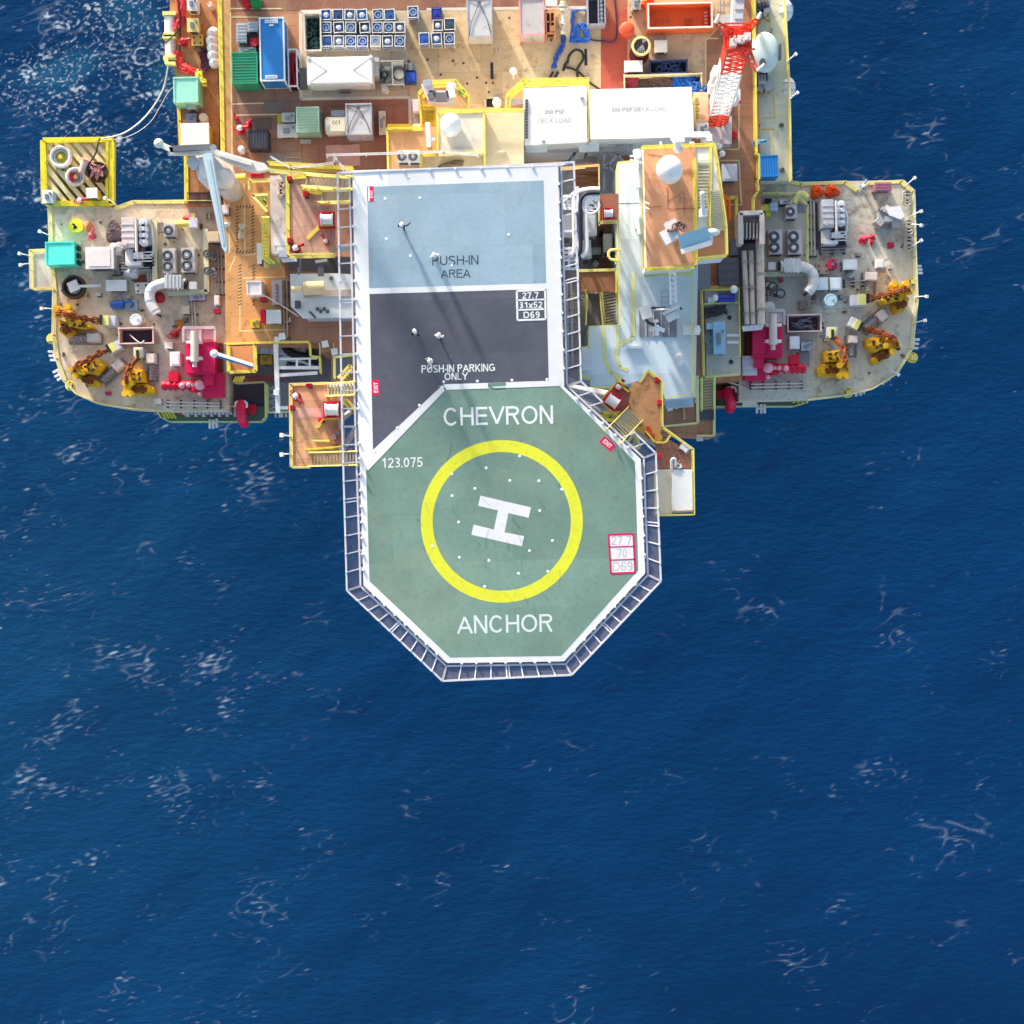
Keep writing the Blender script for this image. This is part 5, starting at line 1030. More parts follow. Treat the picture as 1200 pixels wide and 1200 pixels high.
t = T('cable_spool', 'coiled thin cable bits lying near the oval tank', 'cable', P(903, 38, SD)); m = t.m(); m.tor(P(902.5,40,SD+.1), .16, .04, 12, 5); m.tube(catmull([P(903,33,SD+.1), P(905,35,SD+.1), P(904,37,SD+.1)], 4), .04, 5); t.part('coil', m, DGREY)
# ============================================================ LEFT SIDE STRIP
container('mint_container', 'pale mint green box container hanging at the left side strip', (203,90,232,120), 28, 2.4, 'a5ecd2', smoothroof=True, rusty=0)
cabinet('white_locker', 'tall white cabinet with yellow side above the left crane', (212,144,245,176), 28, 2.8, 'f1eeec', side='f0c832', cat='locker', top='')
cabinet('grey_box', 'small grey box below the mint container', (219,118,230,128), 28, 1.5, 'b9c0cc', top='p', cat='box')
cabinet('blue_box', 'small blue and white machine under the grey box', (218,133,230,143), 28, 1., '8f9cd0', top='k', cat='machine')
drum('square_vent', 'white square vent with round dark eye by the blue white machine', 238, 137.5, 5, 28, 1., 'f4ece2', 'vent', lid='e8e0d8')
yb = [(248.5,37),(247.5,45.5),(248.5,54),(249,63),(250.5,71.5)]; nn = ['top','second','third','fourth','bottom']
for i, (x, y) in enumerate(yb):
    c = P(x, y, 29.2); t = T('fender_ball', f'{nn[i]} white ball in the row of five along the yellow edge', 'float', (c.x, c.y, 28), 0, 'white balls lined up by the yellow edge'); m = M(); m.ball((0, 0, .6), .62-.04*(i == 4), n=18, m=10); t.part('ball', m, mat('f6f8f8', .4, wear=.03), smooth=True); m = M(); m.cyl((0, 0, 1.15), (0, 0, 1.35), .1, n=8); t.part('lug', m, GREY)
cabinet('small_winch', 'yellow framed winch with pale top at upper left strip', (219,21,233,37), 28, 1.6, 'e9d9b0', lid='f0d890', top='k', cat='winch', side='e8b84a')
cabinet('yellow_hatch_box', 'square yellow hatch box with four bolts on left strip', (224.5,40.5,238,53.5), 28, .7, 'f0bb62', top='h', cat='hatch')
cabinet('white_winch_box', 'white winch box with dark slots at the top left corner', (219,-4,231,12), 28, 1.8, 'ece8e6', top='k', cat='winch')
drum('bollard', 'thin white pipe bollard at top of left strip', 246, 5, 3, 28, 1.4, 'e6dcd6', 'bollard')
RH = mat('e22f38', .5, wear=.15)
tangle('fire_hose', 'coiled red hose heap curving above the mint container', [(209,64),(212,74),(218,81),(228,86)], 28.1, .38, 'e23038', 12, 21, 'hose', .13)
tangle('fire_hose', 'red hose heap lying along the upper left strip', [(212,-4),(213,10),(214,22),(208,32)], 28.1, .35, 'dc3440', 12, 22, 'hose', .14)
monitor('red round valve halfway down the left strip', 214, 47, 28, 1., mat('dc2838', .4), white=False)
tangle('rope_coil', 'dark purple red rope heap beside the five white balls', [(238,62),(241,72),(240,82)], 28.1, .45, '5a2038', 14, 23, 'rope', .1)
hose('cable', 'black cable drooping from yellow winch frame on the left strip', [(216,18,29),(219,28,28.6),(226,36,28.5),(233,36.5,28.6)], .07, BLK)
hose('cable', 'black cable running from red valve to the platform edge', [(194,50,29),(204,41,28.6),(210,33,28.6)], .07, BLK)
hose('cable', 'dark cable dropping down from the upper red hose', [(209,0,28.8),(211,30,28.5),(210,60,28.5)], .1, BLK)
for x, y, lab in ((197.5,29,'cream roller fender box at upper left edge'), (198.5,54,'cream roller fender box at left edge below the first'),):
    c = P(x, y, 28.5); t = T('roller_fender', lab, 'fender', (c.x, c.y, 26.5), 0, 'cream roller fenders on the left edge'); m = M(); m.cyl((0, -.9, 1.4), (0, .9, 1.4), .52, n=16); t.part('roller', m, mat('efe6dc', .5), smooth=True); m = M(); m.box(-.6, .95, .8, .7, 1.3, 2.0); m.box(-.6, -1.3, .8, .7, -.95, 2.0); t.part('bracket', m, YELP)
t = T('anchor_bracket', 'yellow bracket corner with dark gap below the roller fenders', 'bracket', P(200, 70, 28)); m = t.m(); m.pp([(191,65),(206,64),(206,67),(197,67.5),(197,72),(206,72),(206,76),(193,75)], 28.6, .6); t.part('bracket', m, YELP); m = t.m(); m.pp([(197.4,67.8),(206,67.4),(206,71.7),(197.4,71.7)], 28.2, .2); t.part('recess', m, mat('5a3a26', .8))
tangle('chain_heap', 'yellow hook block with chain at the strip by mint container', [(233,84),(236,92),(239,98)], 28.4, .3, 'f0d050', 6, 31, 'hook', .12)
hose('cable', 'thin orange rope from yellow hook block down to the rail', [(236,92,28.5),(244,102,28.4),(252,115,28.3)], .06, mat('d89a4c'))
rail('yellow edge beam rail along the left strip beside main deck', [(254.5,-40),(255.5,0),(258,100),(259.5,180),(261.5,230)], MD, YEL, toe=.55, r=.06)
rail('yellow handrail of the left strip beside the sea', [(206,95),(209,140),(211,172),(216,176)], 28, YEL, toe=.2)
rail('yellow handrail beside open sea under the left crane', [(216.5,180),(217,236)], 28, YEL, toe=.4, r=.07)
plate('grating', 'dark brown grating floor under the light blue crane arm', [(219,226),(256,225),(256,238),(220,238)], 28, '6a4a40')
m = M(); 
# crane
t = T('deck_crane', 'pale grey pedestal crane with light blue jib folded over the deck', 'crane', P(258, 208, MD))
m = t.m(); c = P(256, 205, 37); m.cyl((c.x, c.y, MD), (c.x, c.y, 36), 1.1, n=24); m.cyl((c.x, c.y, 36), (c.x, c.y, 36.4), 1.4, n=24); t.part('pedestal', m, mat('d9d2cc', .5), smooth=True)
m = t.m(); m.pp([(229,180),(252,178),(268,196),(271,208),(266,217),(255,217),(247,214),(240,218),(232,210),(229,198)], 38, 1.6); m.pp([(232,184),(250,182),(264,198),(266,207),(262,213),(250,212),(234,206)], 38.5, .6); m.ball(P(262,208,38.2), .9, n=18, m=6, half=True); t.part('machinery_house', m, mat('efe9e4', .5, wear=.04))
m = t.m(); m.pp([(237,181),(248,179),(266,291),(264,296),(260,290)], 40.2, .9); t.part('jib', m, mat('c2d9e4', .45, wear=.05))
m = t.m(); m.pp([(242,186),(246,186),(263,286),(261,287)], 40.26, .06); t.part('jib_rib', m, mat('b4cedb', .5))
m = t.m(); m.pp([(198,172),(250,174),(300,189),(310,191),(316,198),(302,201),(288,199),(248,180),(200,180)], 39.2, .8); m.pp([(262,180),(296,190),(294,194),(258,183)], 39.5, .3); t.part('support_beam', m, mat('e4e0da', .5))
m = t.m(); m.beam(P(185,168,39), P(205,177,39), .5, .4); m.ball(P(186,168,39), .45, n=10, m=6); m.obox(P(205,178,38.7), (1.2, .6, .5)); t.part('hook_arm', m, mat('dfe3d6', .5))
m = t.m(); m.beam(P(203,174.5,39.3), P(247,172.5,39.3), .5, .4); t.part('winch_shaft', m, mat('6b7077', .5))
m = t.m(); m.cyl(P(226,190,38.6)-Vector((0,0,.8)), P(226,190,38.6), .55, n=14); m.cyl(P(250,173,39.4), P(250,173,39.9), .3, n=10); t.part('sheave', m, LGREY)
m = t.m(); m.cyl(P(294.5,205,MD+2), P(309,204,MD+2), .42, n=12); t.part('boom_rest', m, REDM, label='crimson padded rest under the white beam tip')
m = t.m(); m.cyl(P(275,208,MD+1.5), P(288,207.5,MD+1.5), .32, n=10); t.part('buffer', m, YEL)
# ============================================================ YELLOW REEL PLATFORM
t = T('hose_platform', 'square yellow platform with slanted beams jutting over the sea', 'platform', P(92, 201, CD))
m = t.m(); 
for a, b in (((51,165),(132,164)), ((132,164),(131.5,239)), ((131.5,239),(55,239)), ((52,239),(51,165))): m.beam(P(*a, CD), P(*b, CD), .5, .6)
m.beam(P(126,167,CD+.2), P(125.5,238,CD+.2), .3); t.part('edge_frame', m, mat('f8e23c', .45, rust=.1))
m = t.m()
for k in range(12):
    x0, y0, x1, y1 = 54+(k-5)*11.5, 167, 54+(k-5)*11.5+72*.82, 239
    if x0 < 54: y0 += (54-x0)/.82; x0 = 54
    if x1 > 129: y1 -= (x1-129)/.82; x1 = 129
    if y1-y0 > 4: m.beam(P(x0, y0, CD-.1), P(x1, y1, CD-.1), .44, .3)
t.part('slanted_beam', m, mat('fae8b4', .5, rust=.05))
m = t.m(); m.pp([(53,166),(131,166),(131,238),(53,238)], CD-.9, .1); t.part('grating', m, mat('8f7a58', .7))
m = t.m(); [m.beam(P(x, 170, CD-.4), P(x+2, 236, CD-2.5), .25) for x in (60, 124)]; t.part('brace', m, YEL)
rail('yellow handrail round the square hose platform', [(54,239),(51,165),(132,163.5),(132,239)], CD, mat('f8e23c', .45), toe=.1)
def reel(label, cx, cy, r, col, inner, axis, cat='hose reel', k=5):
    c = P(cx, cy, CD+1); t = T('hose_reel', label, cat, (c.x, c.y, CD), axis, 'hose reels on the corner decks'); rr = r*S(CD+1); m = M(); [m.tor((0, 0, .35+.12*i), rr*(.86-.0*i), .13, 28, 6) for i in range(k)]; [m.tor((0, 0, .5), rr*(.62-.1*i), .1, 24, 6) for i in range(1)]; t.part('hose', m, mat(col, .55), smooth=True)
    m = M(); m.cyl((0, 0, .2), (0, 0, .3), rr*.95, n=28); [m.beam((rr*.75*math.cos(a), rr*.75*math.sin(a), .35), (-rr*.75*math.cos(a), -rr*.75*math.sin(a), .35), .09) for a in (0, 1.05, 2.1)]; m.cyl((0, 0, .2), (0, 0, .9), .2, n=10); t.part('hub', m, mat(inner, .5))
    m = M(); [m.beam((s*rr*.8, -rr*.9, .08), (s*rr*.8, rr*.9, .08), .14, .16) for s in (-1, 1)]; t.part('cradle', m, YELP); return t
reel('big white hose coil with yellow hub on the yellow platform', 70, 183, 13, 'f2ece8', 'e8d860', .2)
t = reel('white hose coil with red inside, tilted below the big white coil', 83.5, 205, 11, 'f0e6e2', 'ecd0a0', .9); t.o.rotation_euler = (.3, .35, .4); m = M(); m.ball((-.35, .1, .6), .55, .7, 1, .3, 14, 6); t.part('red_cover', m, mat('d83448', .5))
t = reel('dark hose coil with pink ropes at the right of the platform', 112, 200, 12.5, '4a3634', 'c9a090', .1, k=2); m = M(); [m.tube(catmull([(R.uniform(-.9,.9), R.uniform(-.9,.9), .8), (R.uniform(-.6,.6), R.uniform(-.6,.6), 1.1), (R.uniform(-.9,.9), R.uniform(-.9,.9), .7)], 4), .07, 5) for k in range(9)]; t.part('rope', m, mat('c88a88', .6)); t.o.rotation_euler = (0, .2, 0)
hose('black_hose', 'thin dark hose rising from the dark coil to the platform top', [(100,205,CD+1),(104,193,CD+1),(112,180,CD+1.2),(115,168,CD+1.4),(117,162,CD+1)], .08, BLK)
t = T('pipe_stub', 'pink pipe stub leaning between the hose coils', 'pipe', P(98, 196, CD)); m = t.m(); m.tube([P(96,202,CD+.6), P(101,188,CD+.9)], .4, 12); t.part('pipe', m, mat('f2c4b8', .5), smooth=True); m = t.m(); m.cyl(P(101,188,CD+.9), P(101.6,186.4,CD+.93), .5, n=12); t.part('flange', m, mat('e8a090', .5))
cabinet('white_box', 'white cube box with blue side at left corner of the platform', (49.5,222.5,62,238), CD, 1.6, 'f0f4fa', side='a9c8e8', cat='box', top='k')
cabinet('white_box', 'white cube box on yellow stand near the platform right corner', (101,220,114,232), CD, 1.6, 'f6f4f2', side='f2c040', cat='box')
monitor('red valve with pink cap at the lower edge of the yellow platform', 93, 234.5, CD, 1., REDM)
hose('white_hose', 'long white hose swinging in an arc from platform to left strip', [(118,163,CD+.8),(145,156,CD+.2),(170,137,CD-.6),(190,107,CD-.4),(197,77,CD+1.2)], .075, mat('f4f0ea', .5), k=10)
hose('white_hose', 'second thinner white hose arc outside the long one', [(122,164,CD+.6),(150,160,CD-.6),(176,143,CD-1.4),(196,110,CD-1.2),(205,100,28)], .03, mat('e4e4ea', .5), k=10)
# ============================================================ CORNER DECK RAILS
rail('cream yellow bulwark rail around the left corner deck', [(134,243),(155,235),(218,235),(258,235)], CD, YELP, toe=.35)
rail('cream yellow curved bulwark rail at the outer left corner', [(56,240),(58,300),(62,340),(61,392),(65,420),(74,446),(88,461),(112,472),(148,478),(181,480)], CD, mat('efe2a0', .5), toe=.35)
rail('yellow rail of the small side balcony on far left', [(57,292),(34,293),(35,338),(60,337)], CD, YELP, toe=.2)
rail('cream bulwark rail along the top of the right corner deck', [(928,212),(940,214),(992,212),(1007,222),(1020,213),(1058,211),(1072,223)], CD, YELP, toe=.35)
rail('cream bulwark rail curving round the outer right corner', [(1072,223),(1074,300),(1076,352),(1070,408),(1052,438),(1024,455),(990,463),(948,468)], CD, mat('efe6b4', .5), toe=.35)
marks('corner_painted_line', [[(150,336),(176,392),(184,414)],[(206,344),(218,392)]], mat('ecd9b0', .6), z=CD, w=.5)
# ============================================================ LEFT CORNER DECK
t = T('yellow_hatch', 'yellow octagonal hatch with dark emblem at the top left corner', 'hatch', P(88, 265, CD)); m = t.m(); m.pp([(80,262),(85,257),(93,257),(97,262),(97,270),(92,272),(84,272),(80,268)], CD+.35, .35); t.part('lid', m, mat('f6ec3c', .5)); m = t.m(); [m.beam(P(85+2*k,262+1.5*k,CD+.37), P(90-2*k,267+.5*k,CD+.37), .16, .04) for k in range(3)]; t.part('emblem', m, BLACK)
heap('cover_bundle', 'small white and orange covered bundle right of the yellow hatch', (98,258,107,270), CD, .8, 'e9a070', 8)
monitor('pink red valve wheel cluster below the yellow hatch', 106, 275, CD, .9, mat('e8606a', .5), white=False, ang=1)
heap('tarpaulin', 'purple brown crumpled tarpaulin beside left generator', (121,258,142,283), CD, 1.1, '75646a', 3)
compressor('left generator skid with pink white cover and three round caps', 139, 253, 178, 312, CD)
heap('white_tarpaulin', 'pale grey lumpy cover between tarpaulin and white cabinet', (126,280,144,299), CD, 1.2, 'e2dede', 12)
cabinet('large_cabinet', 'large white square cabinet with cross ribbed top near teal cover', (100,289,133,315), CD, 2.2, 'f2e8e4', side='a7a7ae', top='p')
t = container('teal_box', 'bright teal covered box at the left edge beside big cabinet', (53,283,87,310), CD, 2.3, '5ff0dc', smoothroof=True, rusty=0)
m = M(); [m.box(1.45+.0*k, -1+.7*k, .6, 1.62, -.6+.7*k, 1.5) for k in range(3)]; t.part('window', m, BLACK)
heap('white_bag', 'white crumpled bag standing below the left generator', (143,311,162,326), CD, .9, 'eef0f4', 5, 'bag')
cabinet('white_bale', 'white rounded fabric covered box between cabinet and blue pump tray', (124,328,148,341), CD, 1.3, 'efe9e6', top='r', side='c9c2c0', cat='box')
t = reel('black hose reel with white square hub near the teal box', 85.5, 336, 14.5, '4b3a38', 'f2eeea', .1); m = M(); m.obox((.05, .05, .95), (1.0, 1.0, .25), .3); m.beam((.5, 0, .9), (2.6, -.1, .6), .25); t.part('hub_cover', m, mat('f4efec', .5))
cabinet('hatch_plate', 'pale plate with four dark holes left of the bent duct', (158,331,175,344), CD, .6, 'dcd3c4', top='h', cat='plate')
plate('rusty_plate', 'rust brown plate above the four holed plate', [(157,324),(170,322),(171,330),(158,331)], CD, '9a4a2c', 'plate', grid=False)
t = cabinet('pump_tray', 'grey tray holding a bright blue pump with hoses', (131,351,161,364), CD, .5, '9fb0b8', cat='pump'); m = M(); m.cyl((-.9, 0, .8), (0, .05, .8), .42, n=14); m.ball((-.95, 0, .8), .42, n=12, m=6); m.tube(catmull([(0, 0, .9), (.5, .3, 1), (.9, .1, .7), (.6, -.3, .7)], 4), .09); t.part('motor', m, mat('2c5aa8', .45), smooth=True)
drum('round_tank', 'round white tank top between blue pump tray and pink skip', 159, 374.5, 7, CD, 1.4, 'f2f2f2', 'tank')
skip('pink_skip', 'pale pink rimmed skip with dark inside on left deck', (138.5,383.5,180,403), CD, 1.5, 'e6bcae', '4a3a44', rim='f2d2c6')
hose('sling', 'white sling chain lying over the pink skip edge', [(152,392,CD+1.2),(160,399,CD+1.5),(165,402,CD+1.6),(169,399,CD+1.5)], .05, WHITED)
chain_stopper('upper left yellow chain stopper with horizontal rusty chain', [(64,367,2.2),(74,366,3.2),(90,370,2.7),(106,373.5,1.8),(119,375,1.5)], CD, [(66,361),(79,360),(80,366),(66,368)], [(75,370),(104,379),(107,383),(96,385),(80,382)], [(68,373),(78,378),(87,388),(85,393),(78,395),(71,391)], (128, 376, 15, 12), 0)
chain_stopper('middle left yellow chain stopper with slanting chain at the curved corner', [(85,435,2.2),(91,427,3.),(104,420,2.6),(118,412.5,1.9),(128,409,1.5)], CD, [(84,433),(91,430),(96,436),(88,440)], [(92,430),(100,422),(116,421),(121,428),(112,439),(100,438)], [(93,436),(100,436),(115,448),(113,453),(105,453),(92,443)], (134, 407, 15, 11), rad(32))
chain_stopper('lower left yellow chain stopper with upright block and bent chain', [(150,450,2.2),(147.5,442,3.),(150,432,2.4),(157,424,1.9),(162,416,1.5)], CD, [(146,449),(153,449),(153,461),(146,461)], [(151,434),(167,433),(169,448),(152,449)], [(144,454),(150,450),(172,450),(180,454),(180,460),(172,463),(146,461)], (162, 413, 11, 12), rad(3))
t = T('bollard_plate', 'low yellow collar at the tail of lower left stopper', 'plate', P(158, 428, CD)); 
m = t.m(); m.pp([(157,431),(163,426),(168,430),(167,434),(158,434)], CD+1.2, .3); t.part('plate', m, mat('e8c8a0', .5)); m = t.m(); m.tor(P(162,430,CD+1.25), .4, .08, 14, 5); t.part('ring', m, YORG)
skid_frame('hydraulic unit with pale cabinet below the upper left chain stopper', 98, 396, 38, 12, 0, CD)
skid_frame('slanted hydraulic unit beside the middle left chain stopper', 131, 435, 34, 12, rad(42), CD)
skid_frame('upright hydraulic unit right of the lower left chain stopper', 177, 430, 32, 12, rad(90), CD)
cabinet('white_cabinet', 'white tall switch cabinet left of the left fire pump', (199,412,211,429), CD, 1.6, 'eef0f2', top='p')
cabinet('small_vent', 'small white vent box above the left fire pump pipe', (193,401,202,409), CD, 1.2, 'f2e8e0', cat='vent', top='p')
monitor('rust red round flange valve with stain above the left fire pump', 203, 390.5, CD, 1.1, mat('b8283c', .5), white=False, ang=.4)
plate('rust_stain_plate', 'orange rusty plate beside the round red valve', [(205,376),(215,374),(216,388),(207,389)], CD, 'd08a3c', 'plate', grid=False)
cabinet('small_red_box', 'tiny red box on the lower left deck near the edge', (123,459,129.5,462.5), CD, .5, 'e02a4c', cat='box')
cabinet('white_block', 'pale block by the lower edge under the left red pipe', (180,467,189,474), CD, .8, 'efe2d4', cat='block', top='p')
monitor('small red pump with white base above the left discharge pipe', 206, 442, CD, .9, REDM, ang=2)
engine_package('magenta fire pump package on the left corner deck', 1, 217, 400, CD)
# enclosure left
def lowwall(label, px, z, col, h=.9, w=.35): 
    c = P(*px[0], z); t = T('low_wall', label, 'wall', (c.x, c.y, z)); m = t.m(); q = t.m()
    for a, b in zip(px, px[1:]): A, B = P(*a, z+h), P(*b, z+h); up = Vector((0, 0, h/2)); m.beam(A-up, B-up, w, h-.08); q.beam(A, B, w*1.35, .08)
    t.part('wall', m, col); t.part('coping', q, col); return t
WY = mat('f0e6bc', .5, wear=.06)
lowwall('cream low wall around the left fan units', [(181,258),(181.5,336)], CD, WY); lowwall('pale green low wall under the left bent duct', [(196,344),(243,342)], CD, mat('cfd8b4', .5)); lowwall('cream low wall right of the left fan units', [(241,268),(242,342)], CD, WY)
fan_unit('small single fan unit by the yellow pipe on the left deck', (192,262,206,277), CD, 1)
fan_unit('left one of two twin fan units on the left deck', (190.5,291,206,320), CD, 2)
fan_unit('right one of two twin fan units on the left deck', (212.5,290,229,319), CD, 2)
plate('grey_plate', 'grey floor plate left of the small single fan on left deck', [(181.8,262),(191,261),(191,272),(182,272)], CD+.02, 'aca4a8', 'plate', grid=False)
duct('white bent air duct under the left twin fan units', [(216,333),(205,331),(192,332),(178,338),(176,352),(184,368)], CD)
t = T('duct_fitting', 'dark red round drum tucked inside the left duct bend', 'drum', P(187, 349, CD)); m = t.m(); m.ball(P(187,349,CD+.8), .55, n=14, m=8); t.part('drum', m, mat('a81c30', .45), smooth=True); m = t.m(); m.cyl(P(187,349,CD), P(187,349,CD+.4), .4, n=12); t.part('foot', m, DGREY)
t = T('yellow_pipe', 'yellow pipe with blue white valve box above left fans', 'pipe', P(218, 262, CD)); m = t.m(); m.tube([P(206,263,CD+.8), P(224,262,CD+.8)], .32, 12); t.part('pipe', m, YEL, smooth=True); m = t.m(); m.obox(P(228,262,CD+.9), (.8,.9,1.2)); t.part('valve_box', m, mat('dcdcf0', .5)); m = t.m(); m.cyl(P(236,264,CD), P(236,264,CD+.5), .16, n=8); m.cyl(P(235.5,267,CD), P(235.5,267,CD+.5), .16, n=8); t.part('bolt', m, mat('5a5a1e', .6))
t = T('fire_branch', 'red nozzle branch lying above the yellow pipe', 'nozzle', P(220, 255, CD)); m = t.m(); m.tube([P(215,255,CD+.4), P(224,256,CD+.4)], .2, 8, .3); t.part('nozzle', m, REDM, smooth=True); m = t.m(); m.obox(P(227,254,CD+.4), (.4,.6,.6)); t.part('coupling', m, YELP)
cabinet('two_hole_plate', 'beige plate with two round holes beside the crane jib', (241,250,249.5,257), CD, .3, 'd9c49c', top='h', cat='plate')
cabinet('beige_housing', 'large beige box housing left of the crane jib tip', (243,271,258,284), CD, 1.6, 'ddc8a6', side='a08a70', cat='housing', top='p')
for i, (x, y, lab) in enumerate(((245,298,'upper dark pipe valve cluster right of the left wall'), (246,318,'lower white valve cluster right of the left wall'))):
    t = T('valve_cluster', lab, 'valve', P(x, y, CD)); m = t.m(); [m.cyl(P(x-3+2.2*k, y-3+3*(k % 3), CD), P(x-3+2.2*k, y-3+3*(k % 3), CD+.9), .16, n=8) for k in range(5)]; m.tube([P(x-4,y,CD+.6), P(x+9,y+2,CD+.6)], .14, 7); t.part('pipe', m, mat('70725f' if i == 0 else 'd8d6d2', .5)); m = t.m(); [m.tor(P(x-3+4*k, y-1+2*k, CD+1), .3, .06, 12, 5) for k in range(3)]; t.part('hand_wheel', m, DGREY)
cabinet('pipe_block', 'grey blue pipe manifold under the pale green wall', (222,345,240,352), CD, .9, 'b9b9c8', top='k', cat='manifold')
cabinet('tall_white_valve', 'slim white upright bottle by the yellow main deck edge', (251,346,257,358), CD, 1.4, 'e9e5e0', cat='bottle', top='p')
cabinet('small_red_box', 'small red box near the yellow edge below white bottle', (250,362,258,367), CD, .6, 'e02a50', cat='box')
cabinet('bollard_box', 'pale pipe post box between low wall and red pump', (212,358,222,368), CD, .9, 'ddd0b8', cat='post', top='p')
for x, y, z_, dx, dy, lab in ((134,238,CD,-1,.5,'white floodlight arm over the sea right of yellow platform'), (58,276,CD,-1,.4,'white floodlight arm left of the yellow hatch'), (35,300,CD,-1,.2,'white floodlight at the small balcony, upper one'), (36,309,CD,-1,-.2,'white floodlight at the small balcony, lower one'), (61,362,CD,-1,0,'white floodlight at left edge by the upper chain stopper')): floodlight(lab, x, y, z_, dx, dy, 1.)
bumper('yellow roller bulge at the left edge below the upper chain stopper', 60, 397, CD, 5.5, 0); bumper('yellow roller bulge at the lower left curve', 82, 452, CD, 5.5, 0)
def brackets(label, pts, z, ang):
    c = P(*pts[0], z); t = T('edge_bracket', label, 'bracket', (c.x, c.y, z-.8)); m = t.m()
    for x, y in pts: m.obox(P(x, y, z-.4), (.9, .22, .3), ang)
    a, b = P(*pts[0], z-.3), P(*pts[-1], z-.3); m.beam(a, b, .12); t.part('bracket', m, WHITED); return t
brackets('white bracket comb on the edge left of the middle stopper', [(62,412),(63,417),(64.5,422)], CD, 0); brackets('white bracket comb lower on the curved left edge', [(67,434),(69,439),(72,443)], CD, .5)
# bottom left gallery
t = T('pipe_gallery', 'narrow pale green railed gallery hung below the left deck edge', 'gallery', P(245, 485, LD)); m = t.m(); m.pp([(183,478),(310,476),(310,490),(305,493),(198,493),(187,487)], LD+.5, .25); t.part('floor', m, mat('5f7a6a', .7)); m = t.m()
rr = random.Random(5)
for k in range(16): x = 216+k*4.6; m.obox(P(x, 483, LD+1), (.25, .5+.4*(k % 2), .6), 0)
t.part('pipework', m, mat('d0cad6', .5)); m = t.m(); [m.cyl(P(x, 482, LD+.6), P(x+5, 482, LD+.6), .35, n=10) for x in (210, 247, 270, 294)]; t.part('red_pipe', m, REDM); m = t.m(); [m.beam(P(187+4*k, 479, LD+.6), P(194+4*k, 490, LD+.8), .2) for k in range(4)]; m.cyl(P(217,482,LD+.6), P(222,482,LD+.6), .5, n=10); t.part('yellow_bar', m, mat('d8e060', .5))
rail('pale green handrail round the lower left gallery', [(182,480),(188,489),(198,494),(306,494),(311,488),(311,455)], LD, mat('dce6a0', .5), toe=.3)
rail('white handrail at the inner side of the lower left gallery', [(190,478),(276,476)], LD+1, mat('efe6c0', .5), toe=.15)
t = T('red_hose_boom', 'bright red bent pipe arm reaching over the lower left gallery', 'pipe', P(283, 476, LD)); m = t.m(); m.tube(catmull([P(283,470,LD+2), P(282.5,482,LD+2.2), P(284,492,LD+1.8), P(286,496,LD+1)], 6), .5, 12); t.part('pipe', m, mat('e81c50', .4), smooth=True); m = t.m(); m.tube(catmull([P(276,477,LD+2.3), P(277,471,LD+2.3), P(288,471,LD+2.3), P(289,478,LD+2.3)], 5), .12, 6); t.part('guard_hoop', m, WHITED); m = t.m(); m.obox(P(295,479,LD+1), (.9,.8,.6)); m.beam(P(283,470,LD), P(283,470,LD+2), .3); t.part('base', m, REDM)
# lower void with machinery
cabinet('deck_pump', 'mustard yellow pump box in the open well', (305,416,318,427), LD, 1.6, 'e2b21a', top='k', cat='pump')
t = T('pipe_bundle', 'grey and white bent pipes inside the open well', 'pipes', P(340, 420, LD)); m = t.m(); [m.tube(catmull([P(323+k*3, 428, LD+.8), P(330+k*3, 419-k, LD+1.2), P(338+k*4, 421, LD+1), P(352+k*4, 424+k, LD+.8)], 4), .2, 8) for k in range(4)]; t.part('pipe', m, mat('c9ccd0', .45), smooth=True); m = t.m(); [m.cyl(P(342+7*k, 424, LD), P(342+7*k, 424, LD+1), .35, n=10) for k in range(5)]; t.part('valve', m, BLACK)
hose('black_hose', 'thick black curved hose in the open well', [(333,404,LD+2),(338,411,LD+2),(348,416,LD+2),(360,418,LD+2)], .42, BLACK)
t = T('light_duct', 'pale blue duct lying across the open well', 'duct', P(330, 408, LD)); m = t.m(); m.beam(P(300,408,LD+1.6), P(358,411,LD+1.6), 1.0, .7); t.part('duct', m, mat('c4d2da', .5)); m = t.m(); [m.beam(P(304+12*k,403,LD+1.95), P(304+12*k,414,LD+1.95), .12) for k in range(5)]; t.part('flange', m, GREY)
t = T('white_girder', 'upright white girder frame crossing the open well', 'girder', P(324, 440, MD)); m = t.m(); m.beam(P(323.5,403,MD), P(326,484,MD), .42, .5); m.beam(P(325,431,MD), P(374,431,MD), .3); m.beam(P(325,440,MD), P(372,437,MD), .3); m.beam(P(325,478,MD), P(340,478,MD), .3); [m.beam(P(x,421,MD), P(x,431,MD), .2) for x in (348, 363)]; m.beam(P(326,421,MD), P(372,420,MD), .18); t.part('beam', m, mat('eef0ee', .5)); m = t.m(); [m.obox(P(324+k,y,MD+.3), (.5,.5,.5)) for k, y in ((0,460),(1,398))]; t.part('lamp', m, WHITE)
rail('yellow handrail round the open well', [(263,402),(297,401),(362,400),(363,417),(374,417.5),(375,437)], MD, YEL, toe=.25)
t = T('balcony', 'yellow railed brown balcony beside the left fire pump', 'balcony', P(280, 420, MD)); m = t.m(); m.pp([(265,406),(297,405),(298,436),(266,437)], MD+.6, .3); t.part('floor', m, mat('d68f58', .7, wear=.12)); rail('', [(266,404),(266,435),(298,434),(297,404)], MD+.6, YEL, parent=t, toe=.5)
